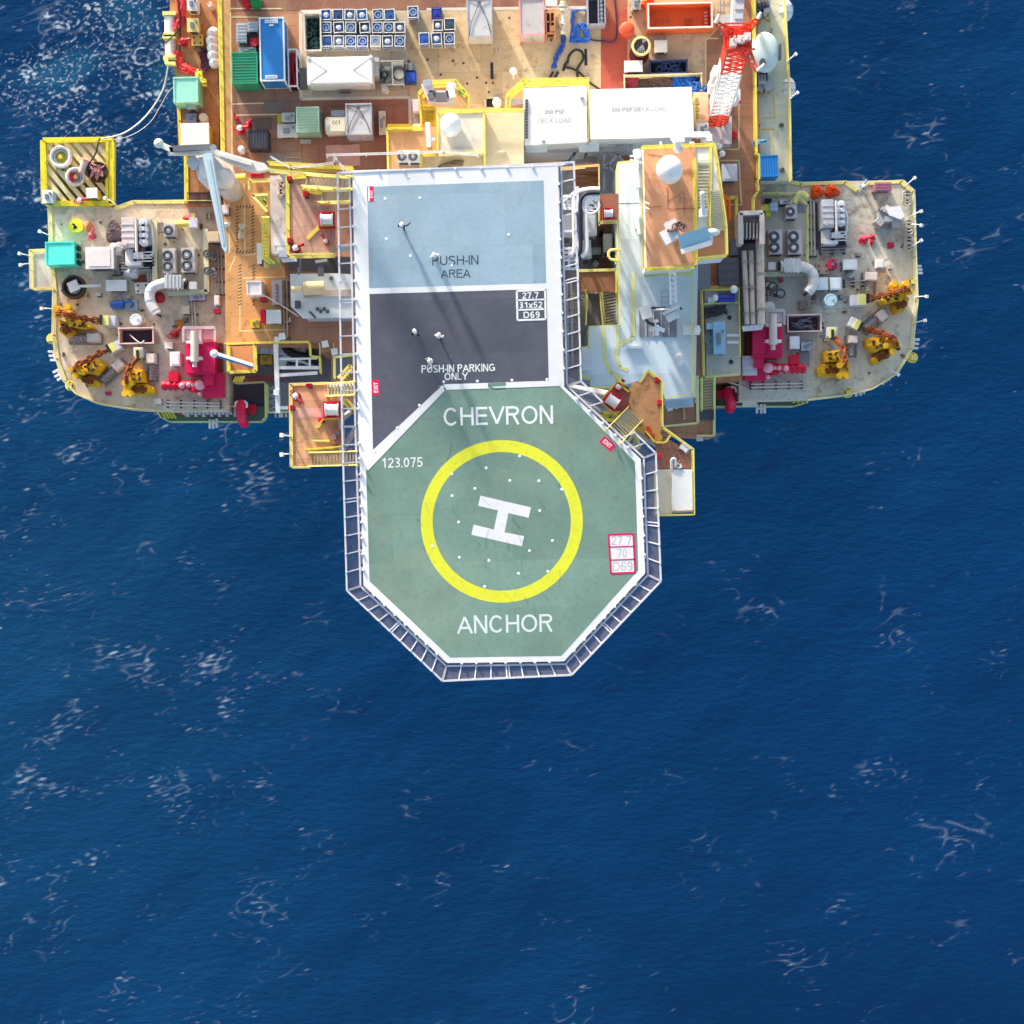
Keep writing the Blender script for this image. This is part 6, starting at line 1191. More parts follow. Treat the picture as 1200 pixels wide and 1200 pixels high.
t = T('light_boom', 'blue and white painted pole slanting across the balcony', 'pole', P(275, 422, MD)); m = t.m(); m.beam(P(251,415.5,MD+2.6), P(296,429.5,MD+2.6), .32, .6); t.part('pole', m, mat('2f86d8', .45)); m = t.m(); m.beam(P(251.5,413.5,MD+2.8), P(297,428,MD+2.8), .3, .4); m.ball(P(251,414.5,MD+2.8), .4, n=10, m=6); t.part('pole_top', m, WHITE); m = t.m(); m.beam(P(268,421,MD+.6), P(268,421,MD+2.4), .2); m.beam(P(290,427,MD+.6), P(290,427,MD+2.4), .2); t.part('leg', m, LGREY)
m = M(); m.pp([(271,440),(325,440),(325,446),(272,448)], LD+3, .15); structure('lower_deck', m, mat('7a3e36', .7, wear=.2))
m = M(); m.pp([(276,449),(309,449),(310,487),(277,476)], LD+.3, .2); structure('lower_deck', m, mat('55525f', .7, wear=.15))
marks('yellow_stripe', [[(277+3*k,441),(273.5+3*k,448)] for k in range(4)], YEL, z=LD+3.01, w=.2)
rail('pale yellow handrail around the dark lower deck', [(275,449),(310,447),(311,488)], LD+1, YELP, toe=.2)
t = T('access_ladder_frame', 'pale yellow railed steel frame beside the open well', 'frame', P(320, 465, LD)); m = t.m(); m.pp([(312,450),(338,447),(338,482),(312,482)], LD+1.2, .12); t.part('grating', m, mat('8a8d90', .6)); m = t.m(); [m.beam(P(313,452+8*k,LD+1.3), P(322,458+8*k,LD+1.3), .1) for k in range(4)]; [m.beam(P(322,452+8*k,LD+1.3), P(313,458+8*k,LD+1.3), .1) for k in range(4)]; t.part('brace', m, mat('c9ccd0', .5)); rail('', [(312,450),(312,483),(338,482)], LD+1.3, mat('e6eaa0', .5), parent=t, toe=.25)
cabinet('lamp_box', 'small white lamp box at the bottom of the white girder', (322,484,336,489), LD, .9, 'f0f0ee', top='h', cat='lamp')
# ============================================================ LANDINGS BESIDE THE HELIDECK
LFL = mat('e4b088', .7, wear=.12, seam=(3, 1.5, .012), rust=.12); LZ = 58.
def legs(t, px, z, z0):
    for x, y in px: m = t.m(); a = P(x, y, z); b = Vector((-10.1 if a.x < 0 else 3.5, max(10., min(a.y, 24.5)), z-.8)); m.cyl(a, b, .22, n=8); t.part('brace', m, LGREY)
# upper left landing
t = T('stair_landing', 'upper left stair landing with brown floor and yellow rails by helideck', 'landing', P(362, 250, LZ))
m = t.m(); m.pp([(334,205),(400,207),(393,232),(393,298),(337,299)], LZ, .3); t.part('floor', m, mat('d9ac94', .7, wear=.15, seam=(3, 1.5, .012), rust=.15)); legs(t, [(345,215),(345,290),(385,290),(385,220)], LZ-.3, 32)
stairs(t, (357,213), (413,217), 15, LZ, HD-.5, 12, YELP, mat('b9b0a0', .6)); stairs(t, (376,232), (413,231), 15, LZ, HD-.5, 11, YELP, mat('c9c0a8', .6))
rail('', [(336,298),(335.5,206),(357,204)], LZ, YEL, parent=t, toe=.35); rail('', [(336,298),(391,297)], LZ, mat('f6e27a', .5), parent=t, toe=.6); rail('', [(359,278),(373,265),(392,264)], LZ, YEL, parent=t, toe=.15); rail('', [(354,221),(376,224)], LZ, YEL, parent=t, toe=.4)
t2 = T('roof_strip', 'narrow grey weathered roof strip left of the upper landing', 'roof', P(325, 250, 50)); m = t2.m(); m.pp([(316,206),(335,205),(336,299),(318,297)], 36, 1.2); t2.part('roof', m, mat('dccfc8', .7, wear=.2, rust=.25, stain=.4)); m = t2.m(); m.pp([(317,207),(334,206),(335,298),(319,296)], 34.8, 4.8); t2.part('wall', m, GREY); m = t2.m(); [m.obox(P(329+2*(k % 2), 213+4*k, 36.1), (.5,.4,.3), k) for k in range(5)]; t2.part('fitting', m, mat('b8a090', .6)); m = t2.m(); m.obox(P(329,283,36.2), (1.2,.8,.3)); m.obox(P(331,293,36.2), (1.,.6,.4)); t2.part('vent', m, mat('f0eeee', .5))
t = T('access_bridge', 'yellow and white catwalk above the upper landing', 'catwalk', P(360, 193, 56)); m = t.m(); m.pp([(314,190),(412,196),(412,202),(316,199)], 56, .25); t.part('floor', m, mat('d9c05c', .6, wear=.15)); rail('', [(313,189),(413,195)], 56, YEL, parent=t, toe=.4); rail('', [(314,198),(390,205),(412,206)], 56, YELP, parent=t, toe=.3)
m = t.m(); [m.cyl(Vector((P(x,196,56).x*.95, P(x,196,56).y*.95, 32)), P(x,196,55.8), .22, n=8) for x in (325, 400)]; t.part('leg', m, LGREY)
rail('white pipe handrail above the catwalk left of the helideck corner', [(317,183),(340,196),(391,190),(391,184),(411,203)], 58, WHITED, toe=0, r=.03); rail('white pipe handrail running above the top edge of the helideck', [(382,181),(520,177),(560,181)], 56, WHITED, toe=0, r=.035, gap=2.5)
rail('short white handrail stub at the top left helideck corner', [(391,180),(404,202)], 58, WHITED, toe=0, r=.03)
plate('floor_grille', 'white framed grille with dark slots above the catwalk', [(335,185),(352,185),(352,193),(335,193)], 52, '8f7d6c', 'grille')
for x, y, lab in ((338.5,209,'red fire box at top left corner of upper landing'), (358,227,'red fire box beside the two upper stairs'), (338.5,281.5,'red fire box at lower left of upper landing')): cabinet('fire_box', lab, (x-3,y-3,x+3,y+3), LZ, .9, 'e0142c', cat='fire box', top='p', group='red fire boxes on the landings')
hose_cabinet('red cabinet with pale pink reel beside net on upper landing', 383, 257, LZ, .95)
monitor('dark red fire monitor at lower edge of the upper landing', 346, 290, LZ, .9, mat('a81430', .45), ang=.3)
monitor('small orange red valve near the net on the upper landing', 381, 281, LZ, .7, mat('e05038', .5), ang=2)
# yellow braces left of it
t = T('brace_triangle', 'yellow triangular brace plate left of the grey roof strip', 'brace', P(306, 240, 40)); m = t.m(); m.pp([(297,229),(313,228),(313,248)], 40, .3); t.part('plate', m, mat('f0d830', .5)); m = t.m(); m.beam(P(296,229,40.1), P(313,248,40.1), .25); m.beam(P(296,229,40.1), P(314,228,40.1), .25); [m.beam(P(301+4*k,230,40.1), P(313,238+2*k,40.1), .14) for k in range(3)]; m.beam(P(305,233,MD), P(305,233,39.8), .3); t.part('frame', m, YELP)
t = T('yellow_ladder', 'tall yellow ladder cage beside the grey roof strip', 'ladder', P(310, 280, 40)); m = t.m(); m.beam(P(308,254,42), P(308,302,40), .2); m.beam(P(313,254,42), P(313,302,40), .35); m.beam(P(308,302,40), P(318,309,40), .25); m.beam(P(313,302,40), P(322,309,40), .25); t.part('stile', m, YEL); m = t.m(); [m.beam(P(308,256+4*k,41.5), P(313,256+4*k,41.5), .12) for k in range(12)]; t.part('rung', m, mat('c9b040', .5)); m = t.m(); m.obox(P(318.5,308,40), (1.4,.9,.2)); m.beam(P(310,290,MD), P(310,290,40), .3); t.part('step', m, mat('8f8a58', .6))
rail('short yellow barrier under the crimson boom rest', [(291,222),(291,210),(316,209)], MD+1, YELP, toe=.5)
cabinet('upright_panel', 'narrow white upright panel beside the yellow ladder', (301,285,306.5,309), MD, 2.2, 'eef0f0', cat='panel', side='8a7468')
heap('white_sheet', 'cream folded sheet on the orange walkway, upper one', (279,261,288,269), MD, .25, 'f0dcc0', 7, 'sheet'); heap('white_sheet', 'cream folded sheet on the orange walkway, lower one', (278,269,286,280), MD, .25, 'eed6b4', 9, 'sheet')
cabinet('pink_box', 'pink white box on the orange walkway beside the crane jib', (260,240,268,251), MD, 1.2, 'f4dcd6', cat='box', top='p', side='9a6a54')
monitor('small white and dark valve below the pink white box', 263, 262, MD, .7, mat('e9e4e0', .5))
# below landing: recess shade put into dark floor and pipe colours, white plates
t = T('recess_shade_shelf', 'shelf coloured dark like a shaded recess, white plates, under upper landing', 'shelf', P(375, 310, 40)); m = t.m(); m.pp([(337,299),(414,301),(414,321),(339,316)], 40, .3); t.part('floor', m, mat('2e2c30', .8)); m = t.m(); m.pp([(329,303),(346,301),(348,306),(331,307)], 41, .3); m.obox(P(334,297.5,41), (1.,.6,.4)); t.part('white_plate', m, mat('dcdce6', .5)); m = t.m(); m.beam(P(352,302,41), P(352,320,41), .12); m.beam(P(350,314,41), P(350,322,41), .2); m.tube([P(370,309,40.5), P(384,307,40.5)], .3, 8); m.obox(P(376,317,40.5), (.5,1,.4)); t.part('pipe', m, DGREY); m = t.m(); [m.beam(P(x,310,MD), P(x,310,39.7), .3) for x in (345, 408)]; t.part('leg', m, DGREY)
# grey roof with silencer
t = T('generator_house', 'light grey roofed house with tan exhaust silencer on top', 'house', P(378, 345, MD)); m = t.m(); m.pp([(342,323),(414,322),(414,370),(356,371),(343,358)], 34, 4); t.part('wall', m, mat('b9bec2', .5)); m = t.m(); m.pp([(340,321),(415,320),(415,372),(355,373),(341,359)], 34.25, .25); t.part('roof', m, mat('dbe2e6', .5, wear=.07)); m = t.m(); m.cyl(P(356,338,35.4), P(380,337,35.4), .62, n=18); m.cyl(P(342,339.5,35.4), P(354,339,35.4), .3, n=12); t.part('exhaust_silencer', m, mat('ecd0a0', .5), smooth=True); m = t.m(); m.pp([(355,341),(415,339),(415,347),(356,348)], 34.5, .25); t.part('duct', m, mat('b8a8a0', .5)); m = t.m(); m.obox(P(349,357,34.5), (.5,.7,.4)); m.obox(P(388,326,34.4), (.3,.3,.3)); m.beam(P(363,365,34.3), P(370,373,34.3), .18); [m.obox(P(372+4*k,362+(k % 2)*3,34.3), (.25,.3,.2)) for k in range(4)]; t.part('fitting', m, DGREY)
container('white_half_container', 'white square container with slung wire on brown deck', (289,329,306.5,346), MD, 2.2, 'efe6e6', smoothroof=True, rusty=.03)
hose('sling', 'long white wire from the white container to the grey roof', [(306,344,MD+2),(330,358,MD+1.3),(350,371,MD+1)], .05, WHITED)
t = cabinet('bottle_rack', 'upright pink grey rack with row of bottle tops', (318.5,328,330.5,357), MD, 1.3, 'c9b8b4', cat='rack'); m = M(); [m.cyl((0, -.8+.36*k, 1.3), (0, -.8+.36*k, 1.5), .13, n=8) for k in range(5)]; t.part('bottle', m, mat('8f8088', .5))
t = cabinet('bin', 'grey white ribbed bin with open red door beside it', (312,363,329,379), MD, 1.5, 'dfe4e4', top='r', cat='bin'); m = M(); m.obox((-1.0, .1, .9), (.45, 1.2, 1.2), .1); t.part('door', m, mat('d8143c', .5), label='red door swung out to the left')
cabinet('red_box', 'red flat box below the white square container', (305,348,312,353), MD, .7, 'e03038', cat='box')
cabinet('yellow_bin', 'yellow bin with white front rail on orange deck', (293,374,304,384), MD, 1., 'f4cc20', cat='bin', top='k')
for x, y, lab in ((332,395,'white square lamp on yellow rail of the open well'), (382,404,'white square floor lamp between two painted lines'), (393,413,'small white lamp by the pale yellow frame near the net')): 
    c = P(x, y, MD); t = T('marker_lamp', lab, 'lamp', (c.x, c.y, MD), .2, 'small white lamps on the brown deck'); m = M(); m.box(-.25, -.25, 0, .25, .25, .5); t.part('base', m, LGREY); m = M(); m.box(-.3, -.3, .5, .3, .3, .8); t.part('lamp', m, WHITE)
t = T('towel_rail', 'thin white L shaped rail lying right of the grey bin', 'rail', P(336, 377, MD)); m = t.m(); m.beam(P(334,378,MD+.5), P(341,376,MD+.5), .08); m.beam(P(340,372,MD+.5), P(339,377,MD+.5), .08); t.part('rail', m, WHITED); m = t.m(); m.beam(P(335,378,MD), P(335,378,MD+.5), .08); t.part('leg', m, WHITED)
rail('pale yellow frame of the deck opening beside left net', [(391,418),(415,415)], MD+4, mat('e8ec8c', .5), toe=.2); rail('pale yellow upright rail beside left net above the landing', [(391,418),(391,443)], MD+4, mat('e8ec8c', .5), toe=.25)
plate('dark_hatch', 'dark speckled hatch seen through the left net', [(394,418),(416,418),(416,442),(394,443)], MD+2, '6a6a6a', 'hatch')
# lower left landing
t = T('stair_landing', 'lower left stair landing with orange brown floor beside the net', 'landing', P(368, 495, LZ))
m = t.m(); m.pp([(339,450),(383,449),(383,466),(402,466),(402,545),(341,546)], LZ, .3); t.part('floor', m, LFL); m = t.m(); m.pp([(340,478),(384,478),(383,489),(341,490)], LZ+.012, .006); t.part('pale_strip', m, mat('e8b8a4', .7)); legs(t, [(346,456),(346,538),(395,538)], LZ-.3, 40)
stairs(t, (383,457.5), (417,455.5), 15, LZ, HD-.5, 9, YELP, mat('cfc6a4', .6)); stairs(t, (363,538.5), (420,537), 16, LZ, HD-.5, 15, YELP, mat('b9a98c', .6))
rail('', [(384,448),(339,449.5),(340,547),(362,547)], LZ, mat('f2de8a', .5), parent=t, toe=.35); rail('', [(357,526),(402,523)], LZ, YEL, parent=t, toe=.35); rail('', [(370,501),(379,491),(397,490)], LZ, YEL, parent=t, toe=.2); rail('', [(366,516),(386,516)], LZ, YELP, parent=t, toe=.35)
m = t.m(); m.beam(P(399,467,LZ), P(402,546,LZ), .45, .3); t.part('edge_beam', m, WHITED)
for x, y, lab in ((361.5,451,'red fire box on top rail of lower left landing'), (340.5,477.5,'red fire box on the left rail of lower left landing'), (376,492,'red fire box on slanted rail of lower left landing')): cabinet('fire_box', lab, (x-3.3,y-2.6,x+3.3,y+2.6), LZ, 1., 'e0142c', cat='fire box', top='p', group='red fire boxes on the landings')
hose_cabinet('red cabinet with white reel on the lower left landing', 389, 480, LZ, 1.05)
monitor('dark red fire monitor at upper left of the lower left landing', 346, 464, LZ, .95, mat('8a1c24', .5), ang=-1)
cabinet('equipment_locker', 'brown box with red white top near net on lower landing', (387,503,399,520), LZ, .9, 'b07058', cat='locker', top='k')
for k, (pts, lab) in enumerate((([(396,443),(410,428),(412,432),(400,446)], 'yellow crossed brace above the lower left stairs'), ([(401,468),(414,484),(416,478),(405,468)], 'yellow crossed brace below the lower left stairs'))):
    t = T('stair_brace', lab, 'brace', P(*pts[0], LZ)); m = t.m(); [m.beam(P(*a, LZ+.8), P(*b, LZ+.8), .22) for a, b in zip(pts, pts[1:])]; t.part('frame', m, YEL); m = t.m(); x0, y0 = pts[0]; x1, y1 = pts[1]; [m.beam(P(x0+(x1-x0)*f+1, y0+(y1-y0)*f-2, LZ+.7), P(x0+(x1-x0)*f+6, y0+(y1-y0)*f+6, LZ+.7), .1) for f in (.1, .3, .5, .7)]; t.part('lattice', m, YEL)
floodlight('white floodlight on left rail of lower left landing, upper one', 339, 511, LZ, -1, .1, .5); floodlight('white floodlight on left rail of lower left landing, lower one', 339, 532, LZ, -1, -.1, .5)
# ============================================================ ROOFS BEHIND THE HELIDECK
t = T('octagon_platform', 'yellow railed platform with white winch machinery above tan deck', 'platform', P(520, 110, 36)); m = t.m(); m.pp([(490,108),(504,95),(534,93),(549,110),(549,127),(490,122)], 36, .3); t.part('floor', m, mat('e2b98c', .7, wear=.1)); rail('', [(491,120),(490,108),(504,94.5),(534,93),(549,110),(549,127)], 36, YEL, parent=t, toe=.3); rail('', [(495,112),(506,99),(532,97.5),(545,111)], 36, YEL, parent=t, toe=.25)
m = t.m(); [m.beam(Vector((P(x,y,36).x*.98, P(x,y,36).y*.98, MD)), P(x, y, 35.7), .3) for x, y in ((496,112),(540,112),(520,98))]; t.part('leg', m, YELP)
t = T('winch', 'pale winch machinery on the yellow octagonal platform', 'winch', P(518, 112, 36.2)); m = t.m(); m.beam(P(499,98,37.5), P(508,118,37.5), .9, .8); m.beam(P(530,98,37.5), P(526,116,37.5), .8, .8); m.obox(P(517,115,37.3), (2.2,1.1,1.2)); t.part('frame', m, mat('efe4e4', .5)); m = t.m(); m.obox(P(517.5,114,38), (1,.8,.3)); m.obox(P(505,113,38.1), (.5,.6,.3), .4); t.part('motor', m, mat('7a747c', .5)); m = t.m(); [m.cyl(P(499+k*2,97,37.7), P(499+k*2,97,38.1), .3, n=10) for k in range(3)]; [m.obox(P(528+k,102+5*k,38), (.6,.4,.4), .3) for k in range(3)]; t.part('gear', m, WHITED); m = t.m(); m.obox(P(541,108,36.8), (.6,.4,.4)); t.part('valve', m, mat('8ab85a', .6))
t = T('yellow_stair_tower', 'yellow speckled stair head below the octagonal platform', 'stair', P(502, 135, 36)); m = t.m(); m.pp([(492,122),(510,122),(510,146),(493,146)], 36.5, .3); t.part('floor', m, mat('f0d040', .6, rust=.2)); rail('', [(492,120),(493,147),(475,149)], 36.5, YEL, parent=t, toe=.3); m = t.m(); [m.beam(P(495,126+4*k,36.6), P(508,126+4*k,36.6), .1) for k in range(5)]; t.part('tread', m, mat('b89830', .6)); m = t.m(); m.beam(P(500,130,MD), P(500,130,36.2), .4); t.part('leg', m, YEL)
t = T('side_cabinet', 'pale lilac tall cabinet by the laydown corner', 'cabinet', P(485, 125, MD)); m = t.m(); m.pp([(483,116),(490,116),(491,130),(484,130)], 33, 3); t.part('body', m, mat('cfcade', .5)); m = t.m(); m.pp([(484,132),(491,132),(491,144),(485,144)], 32, 2); t.part('lower_box', m, mat('8f8890', .5)); m = t.m(); m.pp([(484,145),(494,145),(494,148),(484,148)], 33.5, .5); t.part('shelf', m, WHITED)
t = T('brown_balcony', 'orange brown roof terrace with yellow rails and fan units', 'terrace', P(480, 170, 38)); m = t.m(); m.pp([(453,149),(511,148),(511,177),(493,178),(493,198),(455,198)], 38, 8); t.part('block', m, mat('dda878', .7, wear=.12, seam=(3, 3, .012))); rail('', [(454,198),(453,150),(494,149)], 38, YEL, parent=t, toe=.3); rail('', [(492,198),(492,178),(511,176)], 38, YEL, parent=t, toe=.3); m = t.m(); m.beam(P(454,149,38.3), P(482,149,38.3), .5, .3); t.part('grating', m, mat('c8a020', .6))
m = M(); t = T('white_post', 'tall white post standing on the terrace by the radome roof', 'post', P(501.5, 162, 38)); m = t.m(); m.beam(P(501,145,43), P(502.5,171,40), .4, .3); t.part('post', m, WHITE); m = t.m(); m.beam(P(502,163,41), P(510,163.5,41), .25); m.beam(P(502.5,170,38), P(502.5,170,40), .3); t.part('arm', m, WHITED)
for x, lab in ((473,'white fan unit with two dark fans on terrace, left one'), (486,'white fan unit with two dark fans on terrace, right one')): fan_unit(lab, (x-7,176,x+6,190), 38, 1, 'f2ece6', 'fan units on the terrace beside the helideck')
t = T('plant_roof', 'cream grey plant room roof with white dome, above helideck', 'roof', P(540, 160, 38)); m = t.m(); m.pp([(512.3,130),(567,128),(567,178),(512.3,179)], 38, 8); t.part('block', m, mat('e4dfd2', .6, wear=.07)); m = t.m(); m.pp([(567.4,128),(614,127),(614,197),(567.4,198)], 37.4, 7.4); t.part('lower_block', m, mat('f0dcb6', .6, wear=.08)); m = t.m(); m.pp([(512.3,180),(567,179),(567,198),(493.5,198),(493.5,180)], 37, 7); t.part('front_block', m, mat('e6d4ae', .65, wear=.15, grime=.2))
rail('', [(512,179),(512,129),(567,127),(613,127)], 38, YEL, parent=t, toe=.35); rail('', [(567,128),(568,196)], 38, mat('f6e878', .5), parent=t, toe=.35); rail('', [(512,179),(567,178)], 38, mat('f2e2a0', .5), parent=t, toe=.25); rail('', [(493,197),(494,180),(510,179)], 38, YEL, parent=t, toe=.2)
m = t.m(); m.obox(P(547,178,38.2), (2.6,.4,.3)); m.beam(P(582,178,37.5), P(592,177,37.5), .2); t.part('fitting', m, mat('f6ead2', .5))
t = T('radome', 'pale white satellite dome on the plant room roof', 'radome', P(528, 146, 38)); m = t.m(); m.ball(P(528,146,38.9)-Vector((0,0,.2)), .95, 1, 1.15, 1, 28, 14); t.part('dome', m, mat('e8f0f8', .35, wear=.03, bump=0), smooth=True); m = t.m(); c = P(528,146,38); m.cyl(c, c+Vector((0,0,.5)), .6, n=20); t.part('base', m, GREY)
heap('cable_heap', 'dark cable clutter on the sill between dome roof and helideck', (515,187,545,196), 37, .5, '8a7458', 5, 'cables')
t = T('open_hatch', 'black open hatch with white balls at tan deck edge', 'hatch', P(578, 120, MD)); m = t.m(); m.pp([(568.5,114.5),(587,114),(587,127),(569,127)], MD+.12, .1); t.part('opening', m, BLACK); m = t.m(); m.line([(568.5,114.5),(587,114),(587,127),(569,127)], MD+.2, .2, .15, True); t.part('coaming', m, mat('c9b59a', .6)); m = t.m(); m.ball(P(582.5,120,MD+.5), .45, 1, 1.2, 1, 14, 8); t.part('ball', m, WHITE, smooth=True)
c = P(601.5, 93.5, MD); t = T('lamp_post', 'white lamp post top on the tan deck left of white roof', 'lamp post', c, 0, 'white lamp heads along the right deck'); m = M(); m.cyl((0,0,0),(0,0,2.8),.08,n=8); t.part('post', m, WHITED); m = M(); m.ball((0,0,2.9),.35,n=12,m=6); t.part('lamp', m, WHITE, smooth=True)
# white deck-load roofs
def loadroof(label, px, z, words, h, ext):
    c = P(*px[0], MD); t = T('load_platform', label, 'platform', (c.x, c.y, MD)); m = t.m(); m.pp(px, z-.2, z-.2-MD); t.part('block', m, mat('e9f0f8', .5, wear=.04)); m = t.m(); cx = sum(p[0] for p in px)/4; cy = sum(p[1] for p in px)/4; m.pp([(cx+(x-cx)*1.012, cy+(y-cy)*1.012) for x, y in px], z, .2); t.part('roof', m, mat('ffffff', .5, wear=.03, grime=.07, seam=(3.1, 2.4, .008)))
    for s, x, y, w, hh, mt in words: lettering(s, x, y, w, z+.015, mt, t.o, t.loc, hpx=hh, bold=.01)
    return t
FD = mat('b9b9c4', .6); FD2 = mat('a4a4ae', .6)
t = loadroof('white square roof with grey deck load wording', [(613.5,104),(687,101),(688,166),(615,170)], 37.2, [('200 PSF', 650, 131, 24, 5, FD2), ('DECK LOAD', 650, 141, 39, 6, FD)], 6, 0)
rail('', [(593,128),(593,110),(613,92),(689,91)], 36, YEL, parent=t, toe=.35); rail('', [(597,127),(598,112),(615,97),(689,95)], 36, mat('f8e050', .5), parent=t, toe=.25); rail('', [(690,91),(690,165)], 36, YELP, parent=t, toe=.3); m = t.m(); m.pp([(594,128),(594,110),(613,94),(613,128)], 34.5, .3); t.part('side_floor', m, mat('e0a070', .7)); m = t.m(); [m.obox(P(617,118+3.6*k,37.25), (.25,.16,.2)) for k in range(13)]; t.part('rope_light', m, DGREY); m = t.m(); m.obox(P(682,115,37.25), (.3,.2,.2)); m.obox(P(637,166,37.25), (.3,.2,.2)); m.obox(P(604,120,35), (1.6,.5,.8)); t.part('fitting', m, mat('9a9aa8', .5))
t = loadroof('long white roof with faint deck load wording beside the square one', [(691.5,105),(810,102),(812.5,160),(692.5,163)], 37.3, [('500 PSF DECK LOAD', 749, 128, 64, 4.5, FD2)], 6, 0)
rail('', [(814,110),(815,142)], 35, YELP, parent=t, toe=.2); m = t.m(); m.pp([(813,108),(830,108),(831,160),(814,160)], 34, .3); t.part('side_floor', m, mat('ecd9b0', .6)); m = t.m(); [m.obox(P(815+1.5*(k % 2),117+4*k,34.5), (.5,.25,.4)) for k in range(6)]; t.part('step', m, mat('c8a858', .6))
cabinet('white_unit', 'grey white machine box at foot of the lattice mast', (817,144,830,158), MD+4, 2.0, 'e9e4de', top='k', cat='machine')
t = T('white_beam', 'white horizontal beam under the long white roof end', 'beam', P(800, 161, 38)); m = t.m(); m.beam(P(812,158,38), P(832,158,38), .5, .4); m.beam(P(793,160,38), P(793,172,38), .6, .5); m.beam(P(786,163,38), P(802,162,38), .3); m.beam(P(831,158,38), P(831,166,38), .5); t.part('beam', m, WHITE); m = t.m(); [m.beam(P(x,166,38), P(x+1,172,38), .2) for x in (774, 809, 812)]; m.beam(P(793,166,MD), P(793,166,38), .3); t.part('post', m, WHITED)
# grey steel shelf under the roofs
t = T('steel_frame', 'grey steel frame of crossed beams under the white roofs', 'frame', P(690, 185, 33)); m = t.m(); m.pp([(616,172),(641,171),(641,178),(617,179)], 35.5, .4); m.pp([(677,166),(702,165),(702,177),(679,178)], 35.5, .4); t.part('pale_plate', m, mat('d2e4f4', .5)); m = t.m()
for a, b in (((673,172),(674,200)), ((659,198),(678,172)), ((660,198),(680,172)), ((700,178),(728,177)), ((708,178),(708,225)), ((722,178),(742,205)), ((708,190),(728,210)), ((727,178),(708,200)), ((703,228),(727,226)), ((703,238),(727,250))): m.beam(P(*a, 34), P(*b, 34), .2)
m.pp([(640,171),(676,169),(676,177),(641,178)], 34.6, .3); [m.beam(P(x,175,MD), P(x,175,34), .3) for x in (650, 700)]; t.part('beam', m, mat('a3a6ae', .5)); m = t.m(); m.pp([(702,177),(728,176),(726,262),(703,262)], 32, .3); t.part('floor', m, mat('a0a2a8', .6, wear=.15)); m = t.m(); [m.tube(catmull([P(704+6*k,164,34.6), P(715+5*k,169,34.8), P(722+6*k,167,34.8), P(726+4*k,176,34.4)], 4), .12, 6) for k in range(4)]; t.part('cable', m, mat('8a94a4', .5))
# ============================================================ RIGHT OF HELIDECK
t = T('walkway', 'brown walkway with cream rails right of helideck corner', 'walkway', P(690, 215, 45)); m = t.m(); m.pp([(674,192),(702,191),(702,226),(675,227)], 40, .25); t.part('floor', m, mat('8f5f3c', .7, wear=.25)); rail('', [(659,196),(673,195),(702,193),(703,262)], 40, mat('ecd28c', .5), parent=t, toe=.2); m = t.m(); m.obox(P(694,198,40.3), (1.2,.5,.3)); [m.beam(P(674,201+6*k,40.1), P(702,200+6*k,40.1), .15) for k in range(4)]; t.part('beam', m, mat('5a3c28', .7)); m = t.m(); [m.beam(P(x,210,MD), P(x,210,39.8), .3) for x in (680, 698)]; t.part('leg', m, DGREY)
t = T('brown_platform', 'small brown platform holding the pink hose reel', 'platform', P(714, 245, 44)); m = t.m(); m.pp([(703,228),(725,227),(725,258),(703,258)], 44, .3); t.part('floor', m, mat('9a6a54', .7, wear=.2)); rail('', [(702,228),(703,259),(726,258)], 44, mat('f0e090', .5), parent=t, toe=.3); m = t.m(); m.beam(P(713,243,MD), P(713,243,43.7), .5); t.part('leg', m, DGREY)
hose_cabinet('red cabinet with pink white reel on small brown platform', 713, 250, 44, .75)
t = T('cable_tray', 'black cables in white bent tray right of helideck net', 'cable tray', P(685, 260, 46)); m = t.m(); path = [P(703,226,46), P(690,226,46), P(683,230,46), P(680,238,46), P(680,262,46), P(680.5,288,46), P(678,297,46), P(674,300,46)]; m.tube(catmull(path, 6), .17, 8); m.tube([P(675,248,46), P(675,275,46)], .12, 6); t.part('cable', m, mat('22243a', .5), smooth=True); m = t.m(); off = [p+Vector((.5 if i > 1 else 0, -.35 if i < 3 else 0, -.2)) for i, p in enumerate(path)]; m.tube(catmull(off, 6), .2, 6); off = [p+Vector((-.5 if i > 1 else 0, .35 if i < 3 else 0, -.2)) for i, p in enumerate(path)]; m.tube(catmull(off, 6), .2, 6)
[m.beam(P(658,y,45.6), P(677,y,45.6), .2) for y in (230, 236, 240, 244, 271, 291, 296, 301, 305, 315)]; m.beam(P(676,219,45.8), P(676,316,45.8), .3); m.beam(P(672,240,45.6), P(672,300,45.6), .14); m.beam(P(676,222,45.8), P(660,236,45.8), .18); m.beam(P(684,240,45.8), P(699,246,45.8), .2); m.beam(P(684,244,45.8), P(699,228,45.8), .25); m.beam(P(697,228,45.8), P(698,246,45.8), .2); m.beam(P(667,291,45.7), P(667,316,45.7), .2); m.beam(P(671,291,45.7), P(677,297,45.7), .14); [m.beam(P(659+5*k,232,45.7), P(663+5*k,246,45.7), .14) for k in range(4)]; [m.beam(P(686,y,45.8), P(698,y,45.8), .2) for y in (232, 238, 246)]; m.tor(P(692,240,45.9), .75, .1, 16, 6); t.part('tray', m, mat('fafafc', .5)); m = t.m(); [m.beam(P(680,y,MD), P(680,y,45.6), .3) for y in (240, 290)]; t.part('leg', m, DGREY)
for r, h, col, lab in (((684,251,699,276), 6, 'cdd2da', 'large grey air handling box beside the black cables'), ((682,281,693,303), 5, 'c3c8d0', 'lower grey air handling box beside the black cables'), ((707,274,717.5,295), 4, 'cfccc6', 'narrow beige box left of pale blue roof'), ((658,252,671,278), 5, 'c9cbd2', 'grey box seen behind the net right of the helideck'), ((693,290,704,298), 3, 'a9b0b6', 'low grey block between the two air handling boxes')): cabinet('air_handler', lab, r, MD, h, col, cat='machine', top='p')
